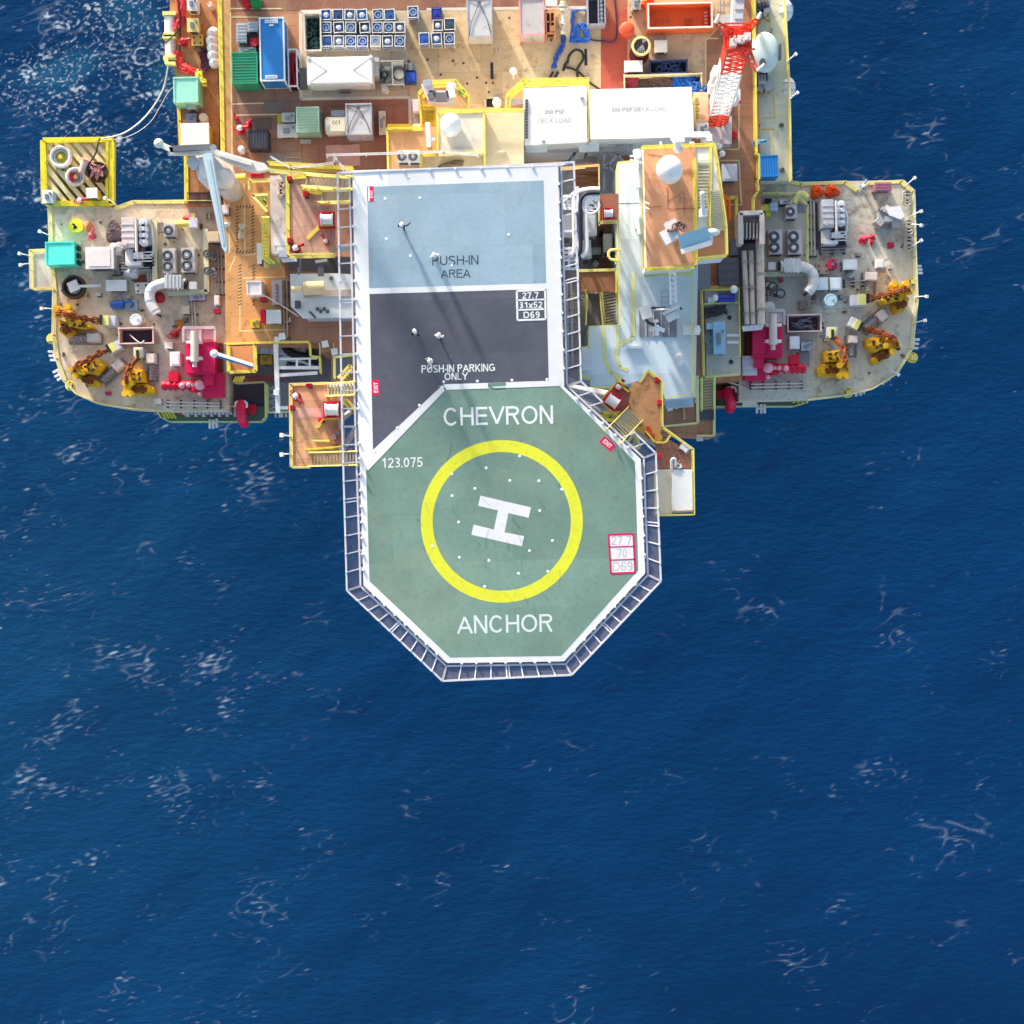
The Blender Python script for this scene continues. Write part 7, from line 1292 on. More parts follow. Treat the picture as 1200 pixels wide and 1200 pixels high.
drum('hand_wheel_post', 'small dark square hatch post left of narrow beige box', 706, 269, 2.5, MD, 3, '3a3a40', 'post')
c = P(697.5,310.5,MD); 
t = T('marker_lamp', 'small white tilted lamp above the right stair block', 'lamp', (c.x, c.y, MD), .8, 'small white lamps on the brown deck'); m = M(); m.box(-.25,-.25,0,.25,.25,.5); t.part('base', m, LGREY); m = M(); m.box(-.25,-.25,.5,.25,.25,.8); t.part('lamp', m, WHITE)
t = T('stair_block', 'brown stair head with two flights between net and blue roof', 'stairs', P(704, 340, 38)); m = t.m(); m.pp([(678,316),(722,315),(723,342),(679,342)], 38, .3); t.part('floor', m, mat('97684c', .7, wear=.15)); stairs(t, (713.5,342), (717,380), 17, 38, 34, 11, YELP, mat('b4b0a4', .6)); stairs(t, (678.5,342), (679,378), 15, 38, 34, 11, mat('cfc060', .5), mat('a8a090', .6)); rail('', [(678,342),(678,316),(722,315),(723,342)], 38, YELP, parent=t, toe=.2); m = t.m(); m.pp([(688,338),(704,337),(707,381),(687,381)], 36, .3); t.part('middle_panel', m, mat('6f6a6a', .6)); rail('', [(687,380),(689,337),(703,336),(707,380)], 36.2, YELP, parent=t, toe=.2); m = t.m(); [m.cyl(P(x,340,36.1), P(x,340,36.5), .28, n=10) for x in (692.5, 698.5)]; t.part('bollard', m, WHITED); m = t.m(); [m.beam(P(x,330,MD), P(x,330,37.7), .3) for x in (684, 716)]; t.part('leg', m, DGREY)
t = T('yellow_hoop', 'yellow ladder hoop on the left edge of blue roof', 'ladder', P(718, 298, 40)); m = t.m(); m.tube(catmull([P(727,293,41), P(716,293,41), P(713,298,41), P(716,304,41), P(727,305,41)], 5), .12, 6); t.part('hoop', m, YELP); m = t.m(); m.beam(P(725,291,41), P(721,309,41), .15); m.beam(P(722,300,MD), P(722,300,41), .15); t.part('stile', m, YELP)
# pale blue accommodation roof
PB = mat('dcebf3', .5, wear=.05, grime=.05, seam=(6, 6, .004)); t = T('accommodation_block', 'pale blue flat roofed accommodation block right of helideck', 'building', P(765, 380, MD)); bz = 40
px = [(724,190),(754,186),(757,240),(815,240),(818,310),(815,465),(780,468),(770,440),(735,450),(692,453),(692,444),(683,442),(681,407),(690,405),(690,382),(727,380)]
m = t.m(); m.pp(px, bz, bz-MD-.05); t.part('wall', m, mat('b9c9d4', .55, wear=.08)); m = t.m(); m.pp(px, bz+.12, .12); t.part('roof', m, PB)
YP = mat('f2e684', .5, wear=.06); rail('', [(724,262),(724,190),(754,187)], bz, mat('e4e878', .5), parent=t, toe=.2); rail('', [(724,265),(727,381),(691,383),(691,406),(682,408)], bz, YP, parent=t, toe=.2); rail('', [(682,440),(693,444),(693,454),(730,452)], bz, YP, parent=t, toe=.25); rail('', [(811,312),(812,462),(781,466)], bz, YP, parent=t, toe=.35)
m = t.m()
for px_ in ([(707,384),(709,420),(716,438),(728,441)], [(724,384),(724,404),(722,416),(726,430),(736,434)], [(742,320),(742,395),(726,404)], [(755,322),(812,320)]): m.line(px_, bz+.14, .35, .012)
t.part('painted_line', m, mat('e6e8a0', .6)); m = t.m(); m.line([(724.5,238.5),(754,238)], bz+.135, .06, .01); m.line([(786.5,316),(787,330)], bz+.135, .08, .01); t.part('roof_joint', m, mat('6a8090', .6)); m = t.m(); m.obox(P(743,407,bz+.3), (1.4,.22,.3)); m.obox(P(687,428,bz+.8), (.8,.9,1.2)); t.part('fitting', m, mat('cfdae0', .5)); m = t.m(); m.tube([P(796,418,bz+.6), P(797,429,bz+.4)], .32, 10, .2); m.ball(P(796.5,418,bz+.6), .36, n=12, m=6); t.part('vent', m, mat('f2f4f8', .5), smooth=True)
m = t.m(); m.beam(P(800,387,bz+.5), P(820,387,bz+.5), .8, .5); m.ball(P(816,387,bz+.9), .4, n=10, m=5); t.part('davit', m, mat('f8f0ec', .45))
t = T('roof_grating', 'dark grey grating plate under the white lattice antenna', 'grating', P(771, 378, bz)); m = t.m(); m.pp([(749,361),(793,360.5),(793,395),(749.5,395)], bz+.2, .06); t.part('plate', m, mat('8a8d96', .6)); m = t.m(); [m.beam(P(757+9*k,361,bz+.22), P(757+9*k,395,bz+.22), .09) for k in range(4)]; m.line([(775,341),(784,341),(784,360),(775,360)], bz+.25, .07, .05, True); m.beam(P(775,348,bz+.25), P(784,348,bz+.25), .06); m.beam(P(775,354,bz+.25), P(784,354,bz+.25), .06); t.part('bar', m, mat('b9bec6', .5))
t = T('lattice_antenna', 'white lattice antenna mast lying along the blue roof', 'antenna', P(785, 350, bz)); m = t.m(); m.beam(P(785,316,bz+4), P(786,357,bz+3), .18); m.beam(P(791,316,bz+4), P(792,355,bz+3), .18); [m.beam(P(785,318+6*k,bz+4-.15*k), P(791.5,322+6*k,bz+4-.15*k), .1) for k in range(6)]; m.beam(P(758,363,bz+2), P(786,362,bz+2.6), .16); m.beam(P(777,368,bz+2), P(797,358,bz+2.6), .3); t.part('frame', m, WHITE); m = t.m(); m.obox(P(757,366,bz+2), (.9,1.1,.7), .3); m.obox(P(788,371,bz+1.6), (1.1,.6,.6), .5); [m.beam(P(770,384,bz+1.8), P(770+9*math.cos(a),384+9*math.sin(a),bz+1.5), .34, .2) for a in (.4, 1.6, 2.9, 4.6)]; t.part('reflector', m, mat('f4f4fa', .45)); m = t.m(); m.tube(catmull([P(757,371,bz+1.6), P(759,377,bz+1.2), P(768,381,bz+1.5)], 4), .16, 7); m.beam(P(763,361,bz+2.2), P(780,361,bz+2.2), .22); m.beam(P(795,357,bz+2.6), P(799,363,bz+2.6), .15); m.cyl(P(771,380,bz+.2), P(771,380,bz+1.8), .18, n=8); t.part('mount', m, mat('4a5058', .5))
# radome platform
rz = 44; t = T('radome_platform', 'brown roofed platform with yellow rails carrying the white radome', 'platform', P(800, 235, bz)); px = [(754,172),(839,169),(851,262),(851,299),(815,302),(815,310),(758,314)]
m = t.m(); m.pp(px, rz, rz-bz); t.part('block', m, mat('eef2f6', .5, wear=.04)); m = t.m(); m.pp([(754,172),(815,170),(816,310),(758,313)], rz+.1, .1); t.part('floor', m, mat('eeb088', .7, wear=.1, seam=(5, 5, .01), rust=.12)); m = t.m(); m.pp([(836,270),(850,270),(850,298),(817,301),(817,286),(836,284)], rz+.1, .1); t.part('floor', m, mat('c98c62', .7, wear=.1))
rail('', [(755,313),(752,171),(838,167.5)], rz, YEL, parent=t, toe=.3); rail('', [(757,314),(816,311),(817,302)], rz, YEL, parent=t, toe=.4); rail('', [(815,184),(817,302)], rz, YEL, parent=t, toe=.55); rail('', [(838,168),(842,190),(852,265),(853,298),(818,302)], rz, mat('f4e27a', .5), parent=t, toe=.35); rail('', [(834,168),(834,190),(832,266)], rz, mat('f0e070', .5), parent=t, toe=.3)
stairs(t, (825,190), (824,268), 15, rz+1, rz-2.6+2.4, 20, YELP, mat('b8b48c', .6), rails=False); stairs(t, (836,222), (842,272), 16, rz+1.2, rz+.3, 20, YELP, mat('c4b890', .6), rails=False); m = t.m(); m.pp([(817,188),(831,187),(831,197),(817,198)], rz+.9, .3); t.part('stair_head', m, mat('d8dcd8', .5))
m = t.m(); [m.line(q, rz+.13, .07, .01) for q in ([(782,220),(783,245),(818,244)], [(758,180),(782,184)], [(802,226),(802,250)], [(782,236),(800,226)], [(757,243),(775,242)])]; t.part('deck_line', m, mat('c47a52', .7))
t = T('radome', 'large white spherical radome on the brown roofed platform', 'radome', P(785, 199, rz)); m = t.m(); m.ball(P(784.5,199,rz+1.6), 1.14, 1, 1.08, 1.05, 36, 18); t.part('dome', m, mat('f6fafd', .35, wear=.02, bump=0), smooth=True); m = t.m(); c = P(785,200,rz); m.cyl(c, c+Vector((0,0,.6)), .7, n=20); t.part('base', m, GREY)
t = T('dish_antenna', 'light blue flat panel antenna with white motor unit', 'antenna', P(805, 280, rz)); m = t.m(); a, b, c_, d = [P(*q) for q in ((795,276,rz+2.6),(829,265.5,rz+2.6),(834,283,rz+2.0),(798,294,rz+2.0))]; up = Vector((0,0,.35)); m.add([a,b,c_,d,a-up,b-up,c_-up,d-up], [(3,2,1,0),(4,5,6,7),(0,1,5,4),(1,2,6,5),(2,3,7,6),(3,0,4,7)]); t.part('panel', m, mat('a6d0e2', .4, wear=.04)); m = t.m(); m.beam(d+Vector((0,-.1,.05)), c_+Vector((0,-.1,.05)), .4, .35); m.ball(P(836,272,rz+2), .5, 1.2, .7, .6, 12, 6); t.part('edge_roll', m, mat('f2f6fa', .45)); m = t.m(); m.obox(P(785,276,rz+1.6), (1.5,1.2,1.0), .5); m.obox(P(787,265,rz+1.8), (1.0,.9,.8), .4); m.beam(P(795,277,rz+1.5), P(781,282,rz+1.2), .4); t.part('motor_unit', m, mat('efe9ea', .5)); m = t.m(); m.tube(catmull([P(782,270,rz+2.2), P(790,269,rz+2.4), P(796,262,rz+2.2), P(803,268,rz+2.3)], 5), .14, 6); [m.tor(P(792+4*k,266-2*(k % 2),rz+2.4), .3, .08, 12, 5) for k in range(3)]; m.cyl(P(788,275,rz), P(788,275,rz+1.4), .3, n=10); t.part('cabling', m, mat('7a5e58', .6))
t = T('whip_antenna', 'white antenna box with stalk above the outer stairs', 'antenna', P(823, 250, rz)); m = t.m(); m.obox(P(824,250,rz+2), (.7,.65,.5)); t.part('box', m, WHITE); m = t.m(); m.beam(P(824,249,rz+2.2), P(823,228,rz+2.8), .28); m.ball(P(823,227,rz+2.8), .25, n=8, m=5); m.beam(P(824,250,rz-1), P(824,250,rz+1.8), .2); t.part('stalk', m, WHITED)
t = T('antenna_cluster', 'white antenna posts clustered on left edge of radome platform', 'antenna', P(747, 230, bz)); m = t.m(); 
for x, y, s_ in ((746,181,.8),(745,192,.5),(747,217,.6),(748,252,.5),(746,264,.7),(748,272,.5)): m.obox(P(x,y,rz+1.2), (s_*.6,s_,.8), .2); m.beam(P(x+1,y,bz), P(x+1,y,rz+1), .12)
t.part('antenna_post', m, WHITE); m = t.m(); [m.beam(P(738,183+k,rz+1.5), P(753,183+k*2,rz+1.5), .16) for k in (0, 4)]; m.beam(P(750,175,rz+1), P(751,312,rz+.6), .22); [m.beam(P(754,y,rz+1.4), P(761,y+3,rz+1.5), .12) for y in (236, 242)]; t.part('arm', m, WHITED)
t = T('floodlight', 'white floodlight pair on top rail of the radome platform', 'floodlight', P(795, 172, rz), 0, 'floodlights on brackets round the platform edge'); m = t.m(); m.beam(P(788,164,rz+2), P(802,163,rz+2), .5, .4); m.beam(P(795,163,rz+2), P(795,173,rz+1.8), .5, .3); t.part('bracket', m, WHITE); m = t.m(); m.ball(P(795,175,rz+1.6), .45, 1, .8, .8, 12, 6); t.part('lamp', m, mat('f6d8d4', .4), smooth=True)
# right landing and tail platform
t = T('stair_landing', 'right stair landing with orange path and red reels', 'landing', P(750, 490, LZ)); m = t.m(); m.pp([(741,448),(752,448),(760,434),(776,447),(778,500),(768,516),(757,504),(741,484),(737,470)], LZ, .3); t.part('floor', m, mat('ecb07a', .7, wear=.1, seam=(3, 1.5, .01), rust=.15)); m = t.m(); m.pp([(703,469),(724,447),(739,457),(739,480),(728,487)], LZ-.1, .3); t.part('reel_floor', m, mat('a86a58', .7, wear=.12)); m = t.m(); m.pp([(765,516),(780,513),(811,530),(811,549),(771,549),(768,520)], LZ-.3, .3); t.part('lower_floor', m, mat('c48a72', .7, wear=.12)); legs(t, [(715,465),(765,470),(800,540)], LZ-.5, 42)
m = t.m(); m.pp([(742,500),(768,500),(777,512),(774,517),(768,519)], LZ+.006, .1); t.part('orange_floor', m, mat('f0b060', .7))
stairs(t, (744,485), (718,512), 23, LZ, HD-.4, 12, YELP, mat('cfc294', .6)); rail('', [(703,470),(724,446),(740,457)], LZ, YEL, parent=t, toe=.2); rail('', [(723,443),(739,457)], LZ, mat('f8e468', .5), parent=t, toe=.6); rail('', [(703,470),(727,491)], LZ, YELP, parent=t, toe=.2); rail('', [(751,447),(760,433),(776,446),(777,500),(813,526),(814,603),(770,604),(769,552)], LZ, mat('f2e070', .5), parent=t, toe=.3); rail('', [(757,505),(768,518),(781,518),(786,510)], LZ, YEL, parent=t, toe=.25)
m = t.m(); m.pp([(769,550),(788,550),(788,603),(769,603)], LZ-.1, .3); t.part('tail_floor', m, mat('fbf0dc', .6, wear=.05)); m = t.m(); m.pp([(787.5,550),(811,550),(812,600),(788,600)], LZ+.8, 1.2); t.part('tail_cabin', m, mat('f2f2f0', .5, wear=.03)); m = t.m(); m.beam(P(789,600,LZ+.9), P(811,599,LZ+.9), .16); m.ball(P(789,600,LZ+.9), .16, n=8, m=5); m.ball(P(811,599,LZ+.9), .16, n=8, m=5); t.part('lifting_bar', m, mat('8a7a70', .5)); m = t.m(); [m.beam(P(776+7*k,520,LZ-.2), P(787+8*k,548,LZ-.2), .08) for k in range(4)]; [m.beam(P(776+9*k,545,LZ-.2), P(790+7*k,522,LZ-.2), .08) for k in range(3)]; t.part('floor_line', m, mat('c99a80', .6))
hose_cabinet('red cabinet with white reel on slanted right landing', 718, 470, LZ, .95, rad(-35)); monitor('dark red fire monitor behind the slanted white reel', 725, 453, LZ, .85, mat('b01030', .45), ang=.8)
for x, y, lab in ((771,444.5,'red fire box at top corner of right landing'), (774.5,471.5,'red fire box on right edge of the orange path'), (772,534.5,'red fire box at lower brown floor by the net corner')): cabinet('fire_box', lab, (x-3,y-3,x+3,y+3), LZ, 1., 'e8142c', cat='fire box', top='p', group='red fire boxes on the landings')
tangle('fire_hose', 'red flaked hose beside the stairs of right landing', [(758,503),(761,508),(763,511)], LZ, .25, 'd04a40', 6, 41, 'hose', .08)
t = T('bracket_rail', 'white curved bracket on the cabin edge of right landing', 'bracket', P(790, 545, LZ)); m = t.m(); m.tube(catmull([P(787,550,LZ+.8), P(787,539,LZ+1), P(791,538,LZ+1), P(792,546,LZ+.9)], 4), .1, 6); t.part('hoop', m, WHITE); m = t.m(); [m.obox(P(793+3*k,545+1.5*k,LZ+.7), (.35,.3,.4), .4) for k in range(2)]; t.part('lug', m, WHITED)
cabinet('white_case', 'small white slanted case by the yellow rail of right landing', (797,521,808,529), LZ-.3, .8, 'f2f0ee', cat='case', top='p', rot=rad(-38))
for pts, lab in (([(704,484),(727,484),(723,493),(708,492)], 'yellow crossed brace above the right helideck stairs'), ([(734,520),(744,506),(750,524),(743,526)], 'yellow crossed brace below the right helideck stairs')):
    t = T('stair_brace', lab, 'brace', P(*pts[0], LZ)); m = t.m(); [m.beam(P(*a, LZ+.8), P(*b, LZ+.8), .25) for a, b in zip(pts, pts[1:]+pts[:1])]; t.part('frame', m, YEL); m = t.m(); m.beam(P(*pts[0], LZ+.7), P(*pts[2], LZ+.7), .14); m.beam(P(*pts[1], LZ+.7), P(*pts[3], LZ+.7), .14); t.part('lattice', m, YEL)
t = T('grey_duct_floor', 'grey louvred ledge between helideck net and blue roof', 'ledge', P(700, 470, 38)); m = t.m(); m.pp([(662,440),(692,452),(738,452),(742,484),(730,500),(690,480)], 37, .4); t.part('floor', m, mat('b9b8bc', .6, wear=.12)); m = t.m(); [m.beam(P(684+4*k,462+5*k,37.1), P(735,461+6*k,37.1), .16) for k in range(4)]; m.tor(P(679,465,37.2), .5, .07, 14, 5); t.part('pipe', m, mat('8f8d94', .5)); m = t.m(); m.beam(P(710,465,MD), P(710,465,36.6), .5); t.part('leg', m, DGREY)
# lower right brown decks
t = T('lower_balcony', 'brown balcony with white edge rail below the blue roof', 'balcony', P(798, 488, 36)); m = t.m(); m.pp([(779,474),(818,472),(819,494),(780,497)], 36, .3); t.part('floor', m, mat('b48068', .7, wear=.15, seam=(2, 2, .012))); rail('', [(818,440),(819,495),(779,499)], 36, mat('f4e8a4', .5), parent=t, toe=.35); m = t.m(); m.beam(P(801.5,478,36.05), P(802,492,36.05), .25, .05); t.part('strip', m, mat('d8a878', .6)); m = t.m(); m.beam(P(780,473,37), P(812,471,37), .9, .5); t.part('ledge', m, mat('bcd2de', .5)); m = t.m(); m.beam(P(782,480,36.6), P(788,479,36.6), .3); [m.ball(P(783+5*k,476,36.8), .25, n=8, m=5) for k in range(3)]; t.part('lamp', m, WHITED); m = t.m(); m.beam(P(798,486,MD), P(798,486,35.7), .5); t.part('leg', m, DGREY)
t = T('lower_stair', 'pale green stair flight going down right of brown balcony', 'stairs', P(829, 460, 33)); stairs(t, (829,443), (829,480), 15, 34, 31, 11, mat('e4eca0', .5), mat('aab48c', .6)); rail('', [(838,445),(838,510),(818,510)], MD, mat('f0eca4', .5), parent=t, toe=.3); rail('', [(819,445),(814,490)], 33, mat('eef0a0', .5), parent=t, toe=.15); m = t.m(); m.pp([(820,480),(837,480),(837,492),(820,492)], MD+.2, .2); t.part('foot_plate', m, mat('55525f', .7))
t = T('pipe_support', 'white pipes and valve under the brown balcony edge', 'pipe', P(800, 505, LD)); m = t.m(); m.tube([P(792,506,LD+3), P(808,505,LD+3)], .4, 10); m.tube(catmull([P(800,500,LD+3.3), P(808,504,LD+3), P(814,506,LD+2.6)], 4), .3, 8); t.part('pipe', m, mat('dce4ec', .5), smooth=True); m = t.m(); m.obox(P(820,512.5,LD+3.4), (.6,.7,.5)); m.obox(P(816,510,LD+3.4), (1.3,.3,.3)); t.part('valve', m, WHITED)
# ============================================================ RIGHT MACHINERY
t = T('machine_pen', 'yellow framed pen around the light blue machine', 'enclosure', P(850, 390, MD)); m = t.m(); m.pp([(826,340),(866,339),(868,438),(828,440)], MD+.15, .1); t.part('floor', m, mat('c9c2b6', .65, wear=.12, grime=.2)); m = t.m(); m.pp([(826,341),(864,340),(864,354),(826,355)], MD+.3, .1); t.part('upper_floor', m, mat('c4c8d8', .6)); rail('', [(866,336),(868,418)], MD, YEL, parent=t, toe=.55); rail('', [(823,339),(826,441),(868,438)], MD, mat('ece48c', .5), parent=t, toe=.35); rail('', [(825,356),(866,354)], MD, mat('ecdc78', .5), parent=t, toe=.35); m = t.m(); [m.beam(P(826+3.2*k,340,MD+1), P(829+3.2*k,335,MD+1), .14) for k in range(12)]; m.beam(P(824,340,MD+1), P(866,339,MD+1), .2); t.part('striped_bar', m, mat('e0cc58', .5)); m = t.m(); [m.beam(P(852,y,MD+.6), P(866,y,MD+.6), .25) for y in (393, 401)]; t.part('white_bar', m, WHITED)
cabinet('light_blue_machine', 'light blue machine with white caps inside the yellow pen', (836,377,850,415), MD, 1.6, 'a4cce4', top='k', cat='machine'); cabinet('light_blue_box', 'small light blue box attached left of the blue machine', (828,379,836,386), MD, 1.4, 'b4d2e4', cat='box')
tangle('cable_heap', 'dark tangled cables above the light blue machine', [(828,368),(836,366),(846,364)], MD+.2, .5, '5a5552', 16, 51, 'cables', .06); tangle('cable_heap', 'blue and white tangled hoses left of the light blue machine', [(830,392),(831,402),(833,412)], MD+.2, .35, 'a4b8c8', 12, 52, 'cables', .06)
for x, y in ((855, 372), (857, 424)): drum('vent_hole', f'dark round vent in the pen floor {"above" if y < 400 else "below"} the white bars', x, y, 2.2, MD+.15, .2, '4a4a4c', 'vent', lid='3a3a3c')
t = T('deep_blue_pump', 'deep blue pump with white wheel at top of yellow pen', 'pump', P(850, 350, MD)); m = t.m(); m.cyl(P(841,350,MD+1), P(861,349.5,MD+1), .42, n=12); t.part('motor', m, mat('28389c', .45), smooth=True); m = t.m(); m.ball(P(838,349,MD+1.2), .35, n=10, m=6); m.obox(P(833,352,MD+.7), (.6,.5,.8)); t.part('valve', m, WHITED)
c = P(860,339,MD+1.4); t = T('marker_lamp', 'white lamp at the top corner of the yellow pen', 'lamp', (c.x, c.y, MD), .4, 'small white lamps on the brown deck'); m = M(); m.cyl((0,0,0),(0,0,1.2),.12,n=8); t.part('base', m, LGREY); m = M(); m.ball((0,0,1.4),.4,n=12,m=6); t.part('lamp', m, WHITE, smooth=True)
# pipes
for x0, x1, r, y0, y1, col, lab in ((872,875.5,.24,294,380,'cdbdb0','leftmost of the three long tan pipes'), (880,882.5,.24,294,380,'d2c2b4','middle of the three long tan pipes'), (890,892,.4,262,380,'dccabb','thickest and rightmost of the three long tan pipes')):
    t = T('long_pipe', lab, 'pipe', P(x0, y0, MD), 0, 'long tan pipes beside the right corner deck'); m = t.m(); m.tube([P(x0,y0,MD+1.6), P(x1,y1,MD+1.6)], r, 14); t.part('pipe', m, mat(col, .5, rust=.15), smooth=True); m = t.m(); [m.cyl(P(x0+(x1-x0)*f,y0+(y1-y0)*f-1,MD+1.6), P(x0+(x1-x0)*f,y0+(y1-y0)*f+1,MD+1.6), r*1.35, n=14) for f in (.15, .5, .85)]; t.part('flange', m, mat('a89a90', .5)); m = t.m(); [m.beam(P(x0+(x1-x0)*f,y0+(y1-y0)*f,MD), P(x0+(x1-x0)*f,y0+(y1-y0)*f,MD+1.5), .2) for f in (.3, .8)]; t.part('support', m, DGREY)
plate('pipe_tray', 'long pale grey tray between the tan pipes', [(871,317),(883,316),(884,361),(872,362)], MD+.9, 'b9b8c0', 'tray'); plate('pipe_floor', 'dark grey floor under the long tan pipes', [(866,250),(893,250),(894,382),(868,384)], MD+.03, '70696a', 'floor', grid=False)
t = T('exhaust_stack', 'dark exhaust box with pale frame and upright fins', 'exhaust', P(878, 268, MD)); m = t.m()
for s in (0, 1): m.beam(P(866+25*s,252,MD+2), P(866.5+25*s,288,MD+2), .45, 2)
m.beam(P(865,252,MD+2), P(892,251,MD+2), .4, 2); t.part('casing', m, mat('d9cdc6', .5)); m = t.m(); [m.beam(P(870.5+4*k,262,MD+2.2), P(870.5+4*k,280,MD+2.2), .14, .8) for k in range(5)]; t.part('fin', m, mat('bdb2aa', .5)); m = t.m(); m.pp([(867,262),(890,262),(889,284),(868,284)], MD+1, .6); t.part('dark_bed', m, mat('3c2c24', .9))  # bed under the fins is a plain dark brown
cabinet('grey_machine', 'grey machine box with sloped front on right brown deck', (846,192,864,212), MD, 1.9, 'cfcbd2', top='p', cat='machine', side='8a868e')
t = T('orange_rack', 'narrow bright orange frame beside the outer stairs', 'frame', P(852, 243, MD)); m = t.m(); m.beam(P(849,228,MD+1.2), P(851,260,MD+1.2), .3); m.beam(P(855,236,MD+1.2), P(855,258,MD+1.2), .25); m.beam(P(849,228,MD+1.2), P(855,236,MD+1.2), .25); t.part('frame', m, mat('f2701c', .5)); m = t.m(); [m.beam(P(850+4*k,240+6*k,MD), P(850+4*k,240+6*k,MD+1.2), .15) for k in range(2)]; t.part('leg', m, DGREY)
rail('yellow handrail corner around the orange frame', [(855,230),(864,230),(864,282)], MD, YEL, toe=.4); rail('yellow kinked handrail where brown deck meets the right corner deck', [(888,212),(890,222),(884,230),(884,247)], MD, YEL, toe=.45)
cabinet('dark_unit', 'dark ribbed box above the yellow pen', (842,302,866,334), MD, 1.3, '5f5a60', top='r', cat='machine', side='4a4448'); cabinet('dark_duct', 'dark grey duct piece under the radome platform corner', (856,280,866,299), MD, 1.2, '6a686e', cat='duct', top='p')
plate('grey_step', 'grey walkway plate between blue roof and dark box', [(813,312),(832,305),(832,338),(814,340)], MD+2, '8a878c', 'plate')
# ============================================================ RIGHT CORNER DECK
rail('cream low rail left of right generator', [(893,226),(932,226),(947,240),(947,310)], CD, mat('efe89c', .5), toe=.25)
t = T('yellow_pipe', 'yellow pipe with blue valve near main deck edge on right', 'pipe', P(895, 244, CD)); m = t.m(); m.tube([P(886,244,CD+1), P(902,243,CD+1)], .34, 12); m.obox(P(900,249,CD+.6), (.5,.9,.6)); t.part('pipe', m, mat('f0e050', .5), smooth=True); m = t.m(); m.obox(P(906,243.5,CD+1), (.75,.75,1)); t.part('valve_box', m, mat('b0c4dc', .5)); m = t.m(); m.obox(P(900,236,CD+.5), (.6,.5,.6)); m.beam(P(910,242,CD+.6), P(918,242,CD+.6), .1); t.part('bolt', m, BLACK)
hose('yellow_hose', 'pale yellow bent pipe at corner above right single fan', [(931,238,CD+.8),(934,229,CD+.8),(941,227,CD+.8),(946,232,CD+.8)], .3, mat('f2ea90', .5))
cabinet('white_valve_box', 'white valve box left of right single fan unit', (914,234,928,239), CD, .9, 'ece8e4', top='k', cat='valve')
fan_unit('small single fan unit at top of the right corner deck', (921,240,934,256), CD, 1); fan_unit('left one of two twin fan units on the right deck', (901,269,917,298), CD, 2); fan_unit('right one of two twin fan units on the right deck', (923.5,269,940,298), CD, 2)
plate('grey_plate', 'grey floor plate right of the single fan on right deck', [(935,240),(946,240),(946,248),(936,248)], CD+.02, 'a4a2ac', 'plate', grid=False)
heap('orange_net', 'bright orange bundled net, left of the pair at top rail', (951.5,215,968,230), CD, 1.3, 'ff5a24', 14, 'net'); heap('orange_net', 'bright orange bundled net, right of the pair at top rail', (969,215,986,229), CD, 1.2, 'ff5a24', 15, 'net')
cabinet('dull_pink_box', 'dull pink long box at the top rail of right deck', (1025,213.5,1045,224), CD, 1.3, 'b8788a', top='r', cat='box')
monitor('small blue and white wheel at the rail notch on right', 1013, 217, CD, .8, mat('8fa4d0', .5), ang=1)
compressor('right generator skid with grey cover beside cream low rail', 961, 232, 996, 287, CD, 'dcd8da', 'd2cfd6')
t = T('white_winch', 'jumbled white winch machine at upper right of right deck', 'winch', P(1046, 254, CD)); rr = random.Random(77); m = t.m(); m.pp([(1040,243),(1055,241),(1060,253),(1056,257),(1042,252)], CD+1.8, 1.8); t.part('housing', m, mat('f0eef0', .5)); m = t.m(); [m.obox(P(rr.uniform(1029,1052), rr.uniform(246,262), CD+.8), (rr.uniform(.4,1), rr.uniform(.3,.9), rr.uniform(.8,1.6)), rr.uniform(0,1)) for k in range(12)]; t.part('gear', m, mat('b4b2b6', .5)); m = t.m(); [m.tube([P(1030+3*k, 244+2*k, CD+1.6), P(1036+4*k, 258-k, CD+1.4)], .1, 6) for k in range(5)]; t.part('pipe', m, mat('8c8a8e', .5)); m = t.m(); m.tube([P(1034,268,CD+.6), P(1035,276,CD+.6)], .3, 10); t.part('hose', m, mat('a8b4b0', .5))
monitor('red valve cluster with curled pipe on right deck centre', 1014, 280, CD, 1.1, mat('d82a4c', .5), white=False, ang=.2); tangle('fire_hose', 'crimson curled hose right of the red valve cluster', [(1019,277),(1023,279),(1021,285)], CD, .2, 'c83a58', 5, 61, 'hose', .09)
cabinet('small_red_box', 'small red box alone on the right part of right deck', (1041,284,1048,290), CD, .6, 'e01a3c', cat='box', top='p')
cabinet('white_cabinet', 'white cabinet box right of the small magenta box', (988,304,1004.5,316), CD, 1.6, 'eff2f4', top='p', side='b9bcc0'); cabinet('magenta_box', 'small magenta red box left of the white cabinet', (971,304,981,315), CD, 1.4, 'd82a58', top='k', cat='box'); cabinet('hatch_plate', 'rusty beige plate with four holes left of the magenta box', (956,308,972,321), CD, .6, 'b8a294', top='h', cat='plate')
for r, lab in (((956.5,325,970.5,340), 'pale blue white box, left of the touching pair'), ((972.5,325,986,340), 'pale blue white box, right of the touching pair')): cabinet('twin_box', lab, r, CD, 1.5, 'dfe9ee', cat='box', top='p', side='7a8a92')
drum('round_tank', 'round pale blue tank below the touching pair of boxes', 973.5, 351.5, 7.5, CD, 2., 'c4dee8', 'tank')
heap('white_bag', 'small white crumpled bundle below the white cabinet', (993,318,1003,326), CD, .7, 'e6e6ea', 33, 'bag')
t = cabinet('white_pump', 'white square pump with side handles on right deck', (1026,304,1036,314), CD, 1.2, 'f4eeea', top='p', cat='pump'); m = M(); m.box(-.9, -.7, 0, .8, -.2, .5); m.beam((.4,.3,.9), (1.0,.5,.9), .15); t.part('motor', m, mat('a8a6a6', .5))
